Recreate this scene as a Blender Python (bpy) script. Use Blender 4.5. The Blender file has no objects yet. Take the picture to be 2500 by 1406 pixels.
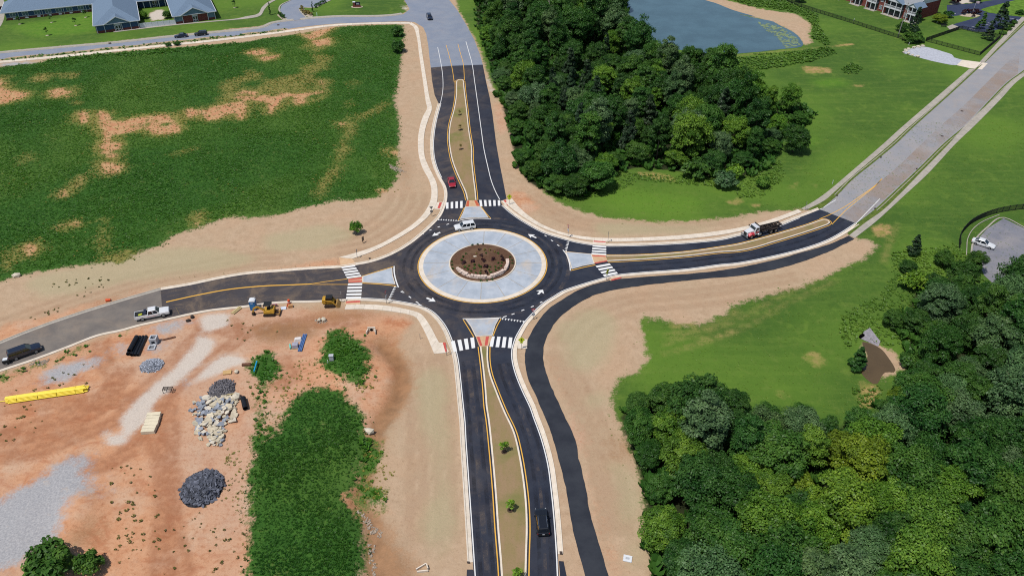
import bpy, bmesh, math, random
import numpy as np
from mathutils import Vector, Matrix

rnd = random.Random(7)
R = math.radians
sc = bpy.context.scene
col = sc.collection

# ---------------------------------------------------------------- camera, sky, sun, exposure
CAM_H, CAM_PITCH, LENS = 100.0, 36.7, 28.0
cam_d = bpy.data.cameras.new('camera')
cam = bpy.data.objects.new('camera', cam_d)
col.objects.link(cam)
cam.location = (0, 0, CAM_H)
cam.rotation_euler = (R(90 - CAM_PITCH), 0, 0)
cam_d.lens = LENS
cam_d.sensor_width = 36.0
cam_d.sensor_fit = 'HORIZONTAL'
cam_d.clip_start = 1.0
cam_d.clip_end = 9000.0
sc.camera = cam

SUN_EL, SHADOW_DIR = 66.0, Vector((0.75, 0.65, 0)).normalized()
world = bpy.data.worlds.new('World')
sc.world = world
world.use_nodes = True
wn = world.node_tree.nodes
sky = wn.new('ShaderNodeTexSky')
sky.sky_type = 'NISHITA'
sky.sun_disc = False
sky.sun_elevation = R(SUN_EL)
sky.sun_rotation = math.atan2(-SHADOW_DIR.x, -SHADOW_DIR.y)
sky.air_density = 1.0
sky.dust_density = 1.2
wn['Background'].inputs[1].default_value = 0.108
world.node_tree.links.new(sky.outputs[0], wn['Background'].inputs[0])

sun_d = bpy.data.lights.new('sun', 'SUN')
sun_d.energy = 4.4
sun_d.angle = R(0.53)
sun_d.color = (1.0, 0.955, 0.89)
sun = bpy.data.objects.new('sun', sun_d)
col.objects.link(sun)
ldir = Vector((SHADOW_DIR.x * math.cos(R(SUN_EL)), SHADOW_DIR.y * math.cos(R(SUN_EL)), -math.sin(R(SUN_EL))))
sun.rotation_euler = ldir.to_track_quat('-Z', 'Y').to_euler()
sun.location = (-60, -20, 180)

sc.view_settings.view_transform = 'Standard'
sc.view_settings.look = 'None'
sc.view_settings.exposure = 0.0
sc.view_settings.gamma = 1.0
sc.view_settings.use_curve_mapping = False
sc.cycles.use_denoising = False
sc.cycles.filter_width = 1.1
sc.cycles.sample_clamp_indirect = 4.0
sc.cycles.max_bounces = 6
sc.cycles.diffuse_bounces = 3
sc.cycles.transmission_bounces = 4
sc.cycles.transparent_max_bounces = 8

# ---------------------------------------------------------------- survey: photo pixel -> ground plane
FPX = LENS / 36.0 * 2500.0
_a = R(90 - CAM_PITCH)
_s, _c = math.sin(_a), math.cos(_a)

def G(u, v, z=0.0):
    dx = (u - 1250.0) / FPX
    dy = -(v - 703.0) / FPX
    t = (CAM_H - z) / -(dy * _s - _c)
    return Vector((dx * t, (dy * _c + _s) * t, z))

def GV(p, z=0.0):
    return [G(u, v, z) for u, v in p]

F7 = 700.0 / 2498.0
F3 = 300.0 / 2496.0
SHEET = {'Z1': (0, 0, F7), 'Z2': (600, 0, F7), 'Z3': (1200, 0, F7), 'Z4': (1800, 0, F7),
         'Z5': (0, 350, F7), 'Z6': (600, 350, F7), 'Z7': (1200, 350, F7), 'Z8': (1800, 350, F7),
         'Y1': (0, 700, F7), 'Y2': (600, 700, F7), 'Y3': (1200, 700, F7), 'Y4': (1800, 700, F7),
         'Y5': (0, 1012, F7), 'Y6': (600, 1012, F7), 'Y7': (1200, 1012, F7), 'Y8': (1800, 1012, F7),
         'A1': (560, 690, F3), 'A2': (280, 700, F3), 'A3': (430, 880, F3), 'A4': (0, 0, F3),
         'A5': (280, 0, F3), 'A6': (2020, 0, F3), 'A7': (2200, 0, F3), 'A8': (1740, 480, F3),
         'B1': (1030, 520, F3), 'B2': (1170, 730, 230.0 / 2488), 'B3': (2260, 480, .096),
         'B4': (1040, 400, .096), 'B5': (0, 800, .096), 'B6': (640, 0, F3), 'B7': (860, 640, .096),
         'B8': (1340, 540, .096), 'P': (0, 0, 1.0)}

def T(s):
    out = []
    k = SHEET['P']
    for w in s.split():
        if w in SHEET:
            k = SHEET[w]
        elif w != '/':
            x, y = w.split(',')
            out.append((k[0] + float(x) * k[2], k[1] + float(y) * k[2]))
    return out

def W(s, z=0.0):
    return GV(T(s), z)

def smooth(pts, step=1.2, closed=False):
    """Catmull-Rom through the points, resampled at an even step."""
    n = len(pts)
    if n < 3 and not closed:
        dense = [pts[0].lerp(pts[-1], i / 20) for i in range(21)]
    else:
        dense = []
        segs = n if closed else n - 1
        for i in range(segs):
            if closed:
                p0, p1, p2, p3 = pts[i - 1], pts[i], pts[(i + 1) % n], pts[(i + 2) % n]
            else:
                p1, p2 = pts[i], pts[i + 1]
                p0 = pts[i - 1] if i else p1 * 2 - p2
                p3 = pts[i + 2] if i + 2 < n else p2 * 2 - p1
            t0, t1 = 0.0, max((p1 - p0).length, .01) ** .5
            t2 = t1 + max((p2 - p1).length, .01) ** .5
            t3 = t2 + max((p3 - p2).length, .01) ** .5
            m = max(2, int((p2 - p1).length / .3))
            for j in range(m):
                t = t1 + (t2 - t1) * j / m
                a1 = p0 * ((t1 - t) / (t1 - t0)) + p1 * ((t - t0) / (t1 - t0))
                a2 = p1 * ((t2 - t) / (t2 - t1)) + p2 * ((t - t1) / (t2 - t1))
                a3 = p2 * ((t3 - t) / (t3 - t2)) + p3 * ((t - t2) / (t3 - t2))
                b1 = a1 * ((t2 - t) / (t2 - t0)) + a2 * ((t - t0) / (t2 - t0))
                b2 = a2 * ((t3 - t) / (t3 - t1)) + a3 * ((t - t1) / (t3 - t1))
                dense.append(b1 * ((t2 - t) / (t2 - t1)) + b2 * ((t - t1) / (t2 - t1)))
        dense.append(pts[0].copy() if closed else pts[-1].copy())
    return resample(dense, step)

def resample(dense, step=None, n=None):
    d = [0.0]
    for a, b in zip(dense, dense[1:]):
        d.append(d[-1] + (b - a).length)
    L = d[-1]
    n = n or max(2, int(round(L / step)) + 1)
    out = []
    j = 0
    for i in range(n):
        t = L * i / (n - 1)
        while j < len(d) - 2 and d[j + 1] < t:
            j += 1
        w = (t - d[j]) / max(d[j + 1] - d[j], 1e-9)
        out.append(dense[j].lerp(dense[j + 1], min(max(w, 0), 1)))
    return out

def offset(pts, o):
    """shift a polyline sideways; positive is to the left of its direction"""
    out = []
    n = len(pts)
    for i, p in enumerate(pts):
        d = pts[min(i + 1, n - 1)] - pts[max(i - 1, 0)]
        d.z = 0
        d.normalize()
        out.append(p + Vector((-d.y, d.x, 0)) * o)
    return out

# ---------------------------------------------------------------- object helpers
def tag(o, label=None, cat=None, group=None, kind=None):
    if label:
        o['label'] = label
    if cat:
        o['category'] = cat
    if group:
        o['group'] = group
    if kind:
        o['kind'] = kind
    return o

def empty(name, loc=(0, 0, 0), rz=0.0, label=None, cat=None, group=None):
    o = bpy.data.objects.new(name, None)
    o.empty_display_size = .3
    col.objects.link(o)
    o.location = loc
    o.rotation_euler = (0, 0, rz)
    return tag(o, label, cat, group)

def link(name, me, m=None, parent=None):
    if m is not None and not me.materials:
        me.materials.append(m)
    o = bpy.data.objects.new(name, me)
    col.objects.link(o)
    if parent is not None:
        o.parent = parent
    return o

class MB:
    """collects simple solids and links them as one mesh object"""
    def __init__(s):
        s.v, s.f = [], []

    def add(s, vs, fs):
        b = len(s.v)
        s.v += [tuple(v) for v in vs]
        s.f += [tuple(i + b for i in f) for f in fs]
        return s

    def box(s, c, d, rz=0.0, rx=0.0, ry=0.0, taper=1.0):
        m = Matrix.Rotation(rz, 3, 'Z') @ Matrix.Rotation(ry, 3, 'Y') @ Matrix.Rotation(rx, 3, 'X')
        vs = []
        for z in (-.5, .5):
            k = taper if z > 0 else 1.0
            for x, y in ((-.5, -.5), (.5, -.5), (.5, .5), (-.5, .5)):
                vs.append(m @ Vector((x * d[0] * k, y * d[1] * k, z * d[2])) + Vector(c))
        return s.add(vs, [(0, 3, 2, 1), (4, 5, 6, 7), (0, 1, 5, 4), (1, 2, 6, 5), (2, 3, 7, 6), (3, 0, 4, 7)])

    def bar(s, a, b, w, h=None):
        a, b = Vector(a), Vector(b)
        h = h or w
        d = (b - a).normalized()
        up = Vector((0, 0, 1)) if abs(d.z) < .95 else Vector((1, 0, 0))
        x = d.cross(up).normalized() * w * .5
        y = d.cross(x).normalized() * h * .5
        vs = [p + i * x + j * y for p in (a, b) for i, j in ((-1, -1), (1, -1), (1, 1), (-1, 1))]
        return s.add(vs, [(0, 3, 2, 1), (4, 5, 6, 7), (0, 1, 5, 4), (1, 2, 6, 5), (2, 3, 7, 6), (3, 0, 4, 7)])

    def cyl(s, a, b, r0, r1=None, n=10, caps=True):
        a, b = Vector(a), Vector(b)
        r1 = r0 if r1 is None else r1
        d = (b - a).normalized()
        up = Vector((0, 0, 1)) if abs(d.z) < .95 else Vector((1, 0, 0))
        x = d.cross(up).normalized()
        y = d.cross(x).normalized()
        vs = []
        for p, r in ((a, r0), (b, r1)):
            for i in range(n):
                t = 2 * math.pi * i / n
                vs.append(p + x * math.cos(t) * r + y * math.sin(t) * r)
        fs = [(i, (i + 1) % n, n + (i + 1) % n, n + i) for i in range(n)]
        if caps:
            fs += [tuple(range(n))[::-1], tuple(range(n, 2 * n))]
        return s.add(vs, fs)

    def tube(s, a, b, r, t, n=12):
        """open pipe with a wall"""
        a, b = Vector(a), Vector(b)
        d = (b - a).normalized()
        up = Vector((0, 0, 1)) if abs(d.z) < .95 else Vector((1, 0, 0))
        x = d.cross(up).normalized()
        y = d.cross(x).normalized()
        vs = []
        for p, q in ((a, r), (b, r), (b, r - t), (a, r - t)):
            for i in range(n):
                w = 2 * math.pi * i / n
                vs.append(p + x * math.cos(w) * q + y * math.sin(w) * q)
        fs = []
        for k in range(4):
            for i in range(n):
                j = (i + 1) % n
                fs.append((k * n + i, k * n + j, ((k + 1) % 4) * n + j, ((k + 1) % 4) * n + i))
        return s.add(vs, fs)

    def prism(s, poly, z0, z1, bottom=True):
        n = len(poly)
        vs = [(p[0], p[1], z0) for p in poly] + [(p[0], p[1], z1) for p in poly]
        fs = [tuple(range(n, 2 * n))] + [(i, (i + 1) % n, n + (i + 1) % n, n + i) for i in range(n)]
        if bottom:
            fs.append(tuple(range(n))[::-1])
        return s.add(vs, fs)

    def loft(s, rings, caps=True):
        n = len(rings[0])
        vs = [p for r in rings for p in r]
        fs = []
        for k in range(len(rings) - 1):
            for i in range(n):
                j = (i + 1) % n
                fs.append((k * n + i, k * n + j, (k + 1) * n + j, (k + 1) * n + i))
        if caps:
            fs += [tuple(range(n))[::-1], tuple(range((len(rings) - 1) * n, len(rings) * n))]
        return s.add(vs, fs)

    def mesh(s, name, smooth=False):
        me = bpy.data.meshes.new(name)
        me.from_pydata(s.v, [], s.f)
        me.validate()
        bm = bmesh.new()
        bm.from_mesh(me)
        bmesh.ops.recalc_face_normals(bm, faces=bm.faces)
        bm.to_mesh(me)
        bm.free()
        if smooth:
            me.polygons.foreach_set('use_smooth', [True] * len(me.polygons))
        me.update()
        return me

    def build(s, name, m, parent=None, smooth=False):
        return link(name, s.mesh(name, smooth), m, parent)

def copy_tree(o, parent=None):
    c = o.copy()
    col.objects.link(c)
    c.parent = parent
    for ch in list(o.children):
        copy_tree(ch, c)
    return c

def sheet(name, poly, z, m, parent=None, kind='structure', down=0.0):
    """a flat polygon at height z, with a skirt going down when asked"""
    poly = [(p[0], p[1]) for p in poly]
    area = sum(a[0] * b[1] - b[0] * a[1] for a, b in zip(poly, poly[1:] + poly[:1]))
    if area < 0:
        poly = poly[::-1]
    if down:
        o = MB().prism(poly, z - down, z, bottom=False).build(name, m, parent)
    else:
        me = bpy.data.meshes.new(name)
        me.from_pydata([(x, y, z) for x, y in poly], [], [tuple(range(len(poly)))])
        me.update()
        o = link(name, me, m, parent)
    if parent is None and kind:
        o['kind'] = kind
    return o

def sweep(name, pts, profile, m, parent=None, kind='structure', closed=False):
    """profile: list of (sideways offset, height); swept along the polyline"""
    rows = [offset(pts, o) for o, _ in profile]
    n, k = len(pts), len(profile)
    vs = [(rows[j][i].x, rows[j][i].y, profile[j][1]) for i in range(n) for j in range(k)]
    fs = [(i * k + j, (i + 1) * k + j, (i + 1) * k + j + 1, i * k + j + 1) for i in range(n - 1) for j in range(k - 1)]
    if not closed and k > 2:
        fs += [tuple(range(k)), tuple((n - 1) * k + j for j in range(k))[::-1]]
    me = bpy.data.meshes.new(name)
    me.from_pydata(vs, [], fs)
    bm = bmesh.new()
    bm.from_mesh(me)
    bmesh.ops.recalc_face_normals(bm, faces=bm.faces)
    if k == 2 and bm.faces and sum(f.normal.z for f in bm.faces) < 0:
        bmesh.ops.reverse_faces(bm, faces=bm.faces)
    bm.to_mesh(me)
    bm.free()
    me.update()
    o = link(name, me, m, parent)
    if parent is None and kind:
        o['kind'] = kind
    return o

# ---------------------------------------------------------------- materials
def srgb(r, g, b):
    f = lambda c: (c / 255 / 12.92) if c / 255 <= .04045 else ((c / 255 + .055) / 1.055) ** 2.4
    return (f(r), f(g), f(b), 1.0)

def D(r, g, b, k=.68):
    """base colour of a surface that shows as (r, g, b) in full sun"""
    return tuple(x * k for x in srgb(r, g, b)[:3]) + (1.0,)

class NT:
    """tiny node-tree helper"""
    def __init__(s, name):
        s.m = bpy.data.materials.new(name)
        s.m.use_nodes = True
        s.t = s.m.node_tree
        s.b = s.t.nodes['Principled BSDF']

    def n(s, kind, **kw):
        x = s.t.nodes.new('ShaderNode' + kind)
        for k, v in kw.items():
            setattr(x, k, v)
        return x

    def l(s, a, b):
        s.t.links.new(a, b)

    def val(s, x, inp):
        if isinstance(x, (int, float)):
            inp.default_value = x
        elif isinstance(x, tuple):
            inp.default_value = x
        else:
            s.l(x, inp)

    def math(s, op, a, b=None, c=None, clamp=False):
        x = s.n('Math', operation=op, use_clamp=clamp)
        for i, q in enumerate((a, b, c)):
            if q is not None:
                s.val(q, x.inputs[i])
        return x.outputs[0]

    def noise(s, scale, detail=4.0, rough=.6, coord=None, dist=0.0):
        x = s.n('TexNoise')
        x.inputs['Scale'].default_value = scale
        x.inputs['Detail'].default_value = detail
        x.inputs['Roughness'].default_value = rough
        x.inputs['Distortion'].default_value = dist
        if coord is not None:
            s.l(coord, x.inputs['Vector'])
        return x.outputs[0]

    def pos(s, sx=1, sy=1, sz=1):
        g = s.n('NewGeometry').outputs['Position']
        if (sx, sy, sz) == (1, 1, 1):
            return g
        v = s.n('VectorMath', operation='MULTIPLY')
        s.l(g, v.inputs[0])
        v.inputs[1].default_value = (sx, sy, sz)
        return v.outputs[0]

    def mix(s, f, a, b, blend='MIX'):
        x = s.n('Mix', data_type='RGBA', blend_type=blend)
        s.val(f, x.inputs[0])
        s.val(a, x.inputs[6])
        s.val(b, x.inputs[7])
        return x.outputs[2]

    def ramp(s, f, lo, hi, a=0.0, b=1.0):
        x = s.n('MapRange', interpolation_type='SMOOTHSTEP')
        s.val(f, x.inputs[0])
        for i, q in zip((1, 2, 3, 4), (lo, hi, a, b)):
            x.inputs[i].default_value = q
        return x.outputs[0]

    def attr(s, name):
        x = s.n('Attribute', attribute_name=name)
        return x.outputs['Fac']

    def bump(s, h, strength=.3, dist=.05):
        x = s.n('Bump')
        x.inputs['Strength'].default_value = strength
        x.inputs['Distance'].default_value = dist
        s.l(h, x.inputs['Height'])
        s.l(x.outputs[0], s.b.inputs['Normal'])

    def out(s, colour, rough=.8, spec=.3, metal=0.0):
        s.val(colour, s.b.inputs['Base Color'])
        s.val(rough, s.b.inputs['Roughness'])
        s.b.inputs['Specular IOR Level'].default_value = spec
        s.b.inputs['Metallic'].default_value = metal
        return s.m

_M = {}
def M(name, rgb=None, rough=.7, spec=.3, metal=0.0, var=.12, scale=2.0, bump=0.0, rand=0.0, coat=0.0):
    """plain procedural material: a colour mottled by noise, optionally varied from piece to piece"""
    if name in _M:
        return _M[name]
    t = NT(name)
    c = D(*rgb)
    p = t.n('TexCoord').outputs['Object']
    n = t.noise(scale, 5.0, .65, p)
    dark = tuple(x * (1 - var) for x in c[:3]) + (1,)
    light = tuple(min(1, x * (1 + var)) for x in c[:3]) + (1,)
    cc = t.mix(t.ramp(n, .3, .7), dark, light)
    if rand:
        oi = t.n('ObjectInfo').outputs['Random']
        k = t.math('MULTIPLY_ADD', oi, 2 * rand, 1 - rand)
        hs = t.n('HueSaturation')
        t.l(cc, hs.inputs['Color'])
        t.l(k, hs.inputs['Value'])
        cc = hs.outputs[0]
    if bump:
        t.bump(t.noise(scale * 4, 4, .6, p), bump, .03)
    t.out(cc, rough, spec, metal)
    if coat:
        t.b.inputs['Coat Weight'].default_value = coat
        t.b.inputs['Coat Roughness'].default_value = .05
    _M[name] = t.m
    return t.m
# ---------------------------------------------------------------- ground: one sheet with survey masks
GX0, GX1, GY0, GY1, GS = -225.0, 225.0, 48.0, 360.0, 0.6
gx = np.arange(GX0, GX1 + GS / 2, GS)
gy = np.arange(GY0, GY1 + GS / 2, GS)
NX, NY = len(gx), len(gy)

def raster(poly, out=None, val=1.0):
    """even-odd fill of a world polygon into a grid"""
    if out is None:
        out = np.zeros((NY, NX), np.float32)
    P = np.array([(p[0], p[1]) for p in poly])
    i0, i1 = np.searchsorted(gx, P[:, 0].min()), np.searchsorted(gx, P[:, 0].max())
    j0, j1 = np.searchsorted(gy, P[:, 1].min()), np.searchsorted(gy, P[:, 1].max())
    if i1 <= i0 or j1 <= j0:
        return out
    X, Y = np.meshgrid(gx[i0:i1], gy[j0:j1])
    ins = np.zeros(X.shape, bool)
    for (x0, y0), (x1, y1) in zip(P, np.roll(P, -1, 0)):
        if y0 == y1:
            continue
        c = ((y0 > Y) != (y1 > Y)) & (X < (x1 - x0) * (Y - y0) / (y1 - y0) + x0)
        ins ^= c
    out[j0:j1, i0:i1][ins] = val
    return out

def blur(a, r, times=2):
    for _ in range(times):
        for ax in (0, 1):
            p = np.pad(a, [(r + 1, r) if k == ax else (0, 0) for k in (0, 1)], mode='edge')
            c = np.cumsum(p, axis=ax, dtype=np.float64)
            n = a.shape[ax]
            hi = np.take(c, range(2 * r + 1, 2 * r + 1 + n), axis=ax)
            lo = np.take(c, range(0, n), axis=ax)
            a = ((hi - lo) / (2 * r + 1)).astype(np.float32)
    return a

def strip(line, w):
    p = smooth(W(line), 1.0)
    return offset(p, w / 2) + offset(p, -w / 2)[::-1]

def region(*polys):
    a = np.zeros((NY, NX), np.float32)
    for q in polys:
        raster(W(q) if isinstance(q, str) else q, a)
    return a

FIELD_NW = ("Z1 -600,640 0,590 400,540 800,500 1200,490 1600,460 2000,400 2350,330 Z2 300,325 500,290 800,235 1100,222 1370,215 "
            "1380,300 1365,450 1340,620 1320,760 1290,860 1330,1000 1340,1150 1330,1300 Z6 1330,200 1310,330 1230,430 1100,480 "
            "900,505 780,490 650,540 480,560 400,600 200,640 0,655 Z5 2000,640 1800,710 1700,750 1550,790 1430,830 1500,850 1350,900 "
            "1200,960 1080,1060 900,1040 700,1060 500,1090 200,1150 0,1210 -600,1380")
FIELD_S = ("Y2 370,1000 560,890 700,880 830,900 920,1040 1000,1100 1060,1190 Y6 1050,80 980,250 960,420 900,600 860,760 900,830 "
           "1010,880 1020,960 980,1050 1050,1130 1040,1260 1000,1406 950,1800 50,1800 20,1406 30,1100 15,700 20,550 60,350 100,200 250,230 300,80")
MOUND = ("Y2 780,340 860,360 870,450 950,480 1080,540 1100,620 1040,650 1110,720 1070,770 950,850 860,810 740,760 640,700 610,660 "
         "690,600 670,520 690,480 740,420")
CLUMP = "Y1 2200,640 2280,560 2390,560 2420,680 2490,760 2400,800 2300,830 2180,760 2120,720"
ROADSIDE = ["Y6 990,210 1100,230 1215,240 1180,400 1140,500 1100,440 1060,560 1000,700 940,650 1000,450", "Y6 1090,620 1220,640 1225,830 1150,870 1120,780 1020,760 1000,660", "Y2 960,830 1040,800 1060,860 960,900", "Y1 -100,800 0,770 200,705 430,645 600,572 850,480 850,515 700,575 450,680 200,750 0,830 -100,860",
            "Y1 960,425 1200,342 1195,365 980,445", "Y1 2230,800 2300,830 2320,1200 2260,1406 2180,1406 2230,1100",
            "Z1 0,520 600,462 1200,400 1800,338 2498,255 2498,268 1800,354 1200,414 600,478 0,538",
            "Z1 400,545 900,500 1500,470 2100,390 2100,372 1500,420 900,470 400,520"]
BARE = ["Z1 -300,700 0,690 330,665 650,650 680,665 400,695 100,720 0,745 -300,780", "Z1 -300,740 0,760 100,790 260,820 200,860 60,900 0,910 -300,950",
        "Z1 430,790 560,760 650,780 620,850 450,855", "Z1 670,970 780,980 770,1070 690,1085",
        "Z1 840,970 930,980 1000,1070 1250,1020 1450,1000 1560,1100 1570,1160 1420,1180 1330,1175 1250,1110 1080,1180 990,1170 960,1250 1040,1280 1000,1370 900,1400 860,1370 900,1250 900,1150",
        "Z1 1650,1060 1600,930 1700,960 1900,930 2050,880 2030,780 2240,760 2240,830 2150,880 2140,960 2110,1050 2080,1060 2050,980 1900,1040 1800,1060 1740,980",
        "Z2 20,870 100,840 260,810 420,820 680,795 690,825 520,900 440,930 400,840 290,880 230,1010 190,1000 200,900 140,890",
        "Z2 570,360 740,330 730,420 620,410", "Z2 640,690 700,700 700,790 650,760", "Z2 910,660 1000,760 960,790", "Z2 780,1050 900,1060 850,1110",
        "Z2 130,500 330,480 150,540", "Z2 0,460 150,430 190,470 40,500", "Z2 450,270 800,225 640,330 560,350 480,300",
        "Z5 870,0 1060,0 1050,100 940,160 1060,200 1040,270 890,270 880,120", "Z5 600,255 720,300 690,410 670,400 680,310",
        "Z5 530,400 580,400 580,480 520,480", "Z5 270,430 350,450 290,475", "Z5 480,710 560,710 500,790", "Z5 560,690 720,690 700,740",
        "Z5 190,950 250,850 320,900 300,1000", "Z5 100,1000 150,1080 130,1110", "Z5 1700,700 1740,550 1760,600 1730,720 1640,745",
        "Z6 1200,60 1330,40 1330,130 1260,90", "Z6 1130,400 1260,420 1180,440"]
DRY = ["Z5 130,140 310,70 300,180 150,190", "Z5 870,640 940,640 950,950 850,950", "Z5 0,930 120,950 100,1100 0,1150",
       "Z1 1900,720 2280,630 2400,700 2300,820 1900,900 1600,950 1580,1080 1900,850", "Z1 600,880 760,890 740,920 620,910",
       "Z1 780,1000 850,980 880,1150 780,1160", "Z2 880,880 930,900 920,940 870,950", "Z2 590,470 760,500 740,600 600,640 400,660 420,630 600,560",
       "Z2 880,1010 930,980 880,1200 840,1200", "Z5 850,1000 1250,900 1300,930 1080,1060 900,1040", "Z2 480,400 640,360 740,420 640,460 500,450",
       "Z2 0,600 300,640 560,560 600,700 420,900 0,850", "Z5 1450,100 1750,20 1700,60 1480,120"]
yard = region("Y1 -600,1050 0,770 850,460 1200,345 1700,230 2141,175 Y2 300,180 860,210 1100,215 1400,255 1480,280 1350,420 1290,520 1380,650 1370,900 1250,1050 1150,1200 Y6 1150,100 1000,800 950,1406 950,1900 Y5 -600,1900")
weed = region(FIELD_NW, FIELD_S, MOUND, CLUMP, *ROADSIDE)
weed = np.maximum(weed, region("Y5 220,1270 330,1180 500,1140 640,1190 680,1280 640,1380 480,1450 300,1420", "Y5 690,1320 760,1220 850,1210 905,1270 880,1360 760,1390"))
bare = region(*BARE)
dry = np.maximum(region(*DRY), blur(bare, 3, 2) > .12).astype(np.float32)
for q in ("Z6 880,0 860,100 800,220 680,370 620,480", "Z2 1290,880 1100,980 980,1040 900,1180 840,1330"):
    raster(strip(q, 3.0), dry)
lawn = region("Z1 -700,540 0,455 500,405 1000,362 1500,308 1900,268 2300,226 Z2 330,188 570,162 800,146 1150,144 1300,134 1370,122 1430,78 1380,0 1300,-900 Z1 -700,-900",
              "Z2 1790,-200 1850,80 1930,220 2000,350 2060,480 2110,650 2170,800 2220,890 2600,900 2600,-900 1500,-900",
              "Z3 1400,-900 Z4 3600,-900 3600,-300 2498,220 2110,545 2020,605 1110,1406 Z8 555,572 480,592 300,585 0,625 Z7 2300,605 2000,655 1700,682 1450,688 1200,662 1000,652 850,612 700,562 560,502 450,422 380,340 600,200 1000,0 Z3 600,400",
              "Z4 3600,100 2498,680 2420,745 2060,1125 Z8 1920,20 1660,290 1460,480 1320,610 1200,700 1040,840 1180,830 1220,880 1150,980 1000,1050 850,1120 700,1190 550,1260 300,1310 100,1390 "
              "Y3 2400,60 2250,110 2100,170 2050,240 1900,290 1750,340 1600,310 1500,290 1350,250 1290,290 1330,400 1350,560 1380,640 1250,750 1100,800 1050,900 1050,1100 1180,1300 "
              "Y7 1200,200 1250,420 1340,680 1320,850 1400,1050 1500,1250 1570,1406 1750,1900 Y8 4200,1900 Y4 4200,0 Z8 4200,0")
for el, er in (("Z8 600,583 760,500 855,418 1000,290 1345,0 Z4 1462,1140 1765,880 2065,605", "Z4 2140,560 1900,790 1500,1150 Z8 1390,8 1200,168 1000,330 860,472 740,572"),
               ("Z4 2152,547 2342,345 2470,212 2700,-20", "Z4 2900,-150 2498,228 2170,545"),
               ("Z8 975,803 1120,690 1262,590 1400,460 1600,255 1850,0 Z4 2000,1080 2250,850 2400,695 2498,635 2700,480", "Z4 2900,270 2498,606 2350,716 2200,866 2000,1076 Z8 1800,-4 1600,194 1400,384 1200,569 1040,700 960,780")):
    raster(W(el) + W(er), lawn)
lawndry = region("Z4 560,580 800,590 830,640 600,640", "Z4 990,745 1120,735 1050,770", "Y4 580,570 700,560 760,640 740,720 600,660", "Z7 1200,250 1500,260 1650,330 1500,330", "Z8 1170,720 1330,700 1340,800 1200,820",
                 "Z8 0,480 70,490 40,520 0,520", "Z8 130,530 230,530 220,560 140,560", "Z7 2020,500 2200,490 2100,540", "Z8 420,400 540,330 520,390", "Z8 640,400 700,340 690,390",
                 "Z4 830,400 1020,380 1000,395 880,408", "Y4 300,900 500,950 350,960", "Y4 1060,830 1240,860 1180,1050 1080,1050")
lawntrack = np.zeros((NY, NX), np.float32)
raster(W("Z8 600,560 1280,-20 Z4 2020,590 2900,-200 3600,-200 3600,150 2498,690 2060,1125 Z8 1460,490 1050,840"), lawn)
for q, w in (("Y3 3000,-60 2498,190 2100,400 1800,500 1500,590", .5), ("Y3 2900,-100 2400,150 2050,330 1700,430 1500,500", .5), ("Y3 2250,330 1900,450 1750,470", .7),
             ("Y3 1560,300 1620,380", 1), ("Y3 1610,290 1670,360", 1), ("Y3 1670,280 1730,340", 1), ("Y3 1730,290 1790,350", 1), ("Y3 1500,420 1700,400 2000,300 2150,210", .6),
             ("Z3 1960,505 2300,470 Z4 0,490 400,445 700,420 850,405 1000,388", .9), ("Z8 1270,1050 1330,850 1390,700", .6)):
    raster(strip(q, w), lawntrack)
fresh = region("Z4 480,1280 560,1180 720,1190 700,1250 560,1310", "Z4 640,700 900,680 980,740 700,770", "Z1 60,230 840,120 850,280 300,330", "Z7 850,430 1100,400 1300,420 1900,500 1600,640 1100,600", "Z5 1480,420 1650,380 1700,440 1560,500")
bank = region("Z4 -500,-60 -150,-10 200,80 350,105 500,120 600,180 650,220 620,290 650,370 570,408 540,330 480,280 350,210 180,160 0,120 -150,80", "Z4 2000,-40 2100,20 1860,50 1850,30", "A5 720,430 680,300 850,200 1000,200 1040,400", "Z2 2090,640 2130,700 2160,800 2130,800 2105,700", "Z2 1310,20 1420,80 1380,90 1330,40", "Y4 1080,690 1200,860 1290,760 1400,760 1480,740 1440,640 1300,520 1230,500 1060,470 1120,600")
lawn = lawn * (1 - bank)
hydro = region("Z5 300,1150 700,1080 1200,960 1600,900 2100,950 2300,1000 1900,1100 1500,1150 1200,1200 700,1300 400,1350 200,1250", "Y2 1450,800 1700,640 1750,900 1700,1300 1650,1406 1550,1300",
               "Y6 1600,0 1750,100 1780,600 1830,950 1760,1200 1600,1300 1560,1000 1650,600", "Y3 560,330 900,160 1100,300 1000,600 800,800 650,700 600,500", "Y3 800,950 1000,900 1050,1100 900,1100",
               "Y7 1000,350 1250,500 1330,700 1250,1100 1450,1250 1400,1406 1200,1300 1100,700", "Z7 900,690 1700,720 2498,580 Z8 300,560 530,570 0,680 Z7 1700,790 900,800", "Z6 150,800 700,700 1000,800 700,900 200,960")
clay = np.maximum(yard, region("Y1 -400,660 0,490 350,345 700,225 1050,115 1400,20 1250,20 900,110 600,200 300,290 100,300 -100,420", "Y7 640,150 760,230 800,430 850,680 900,900 950,1100 1040,1406 1150,1406 1000,1050 900,700 830,430 740,120",
                               "Y3 470,480 520,700 620,1000 740,1406 860,1406 760,1200 640,960 560,700", "Z2 2160,900 2230,900 2300,1100 2240,1200 2190,1150", "Z6 850,1060 830,1000 400,1060 0,1100 0,1110 830,1075", "Z7 200,560 330,640 420,560 300,440 150,400"))
GULLY = strip("Y2 1150,470 1260,560 1335,660 1362,760 1345,900 1300,1000 1240,1110 1170,1200 Y6 1130,200 1060,420 1035,560 990,700 1000,800 1090,920 1130,1050 1130,1300 1200,1406 1250,1600", 3.4)
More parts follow.
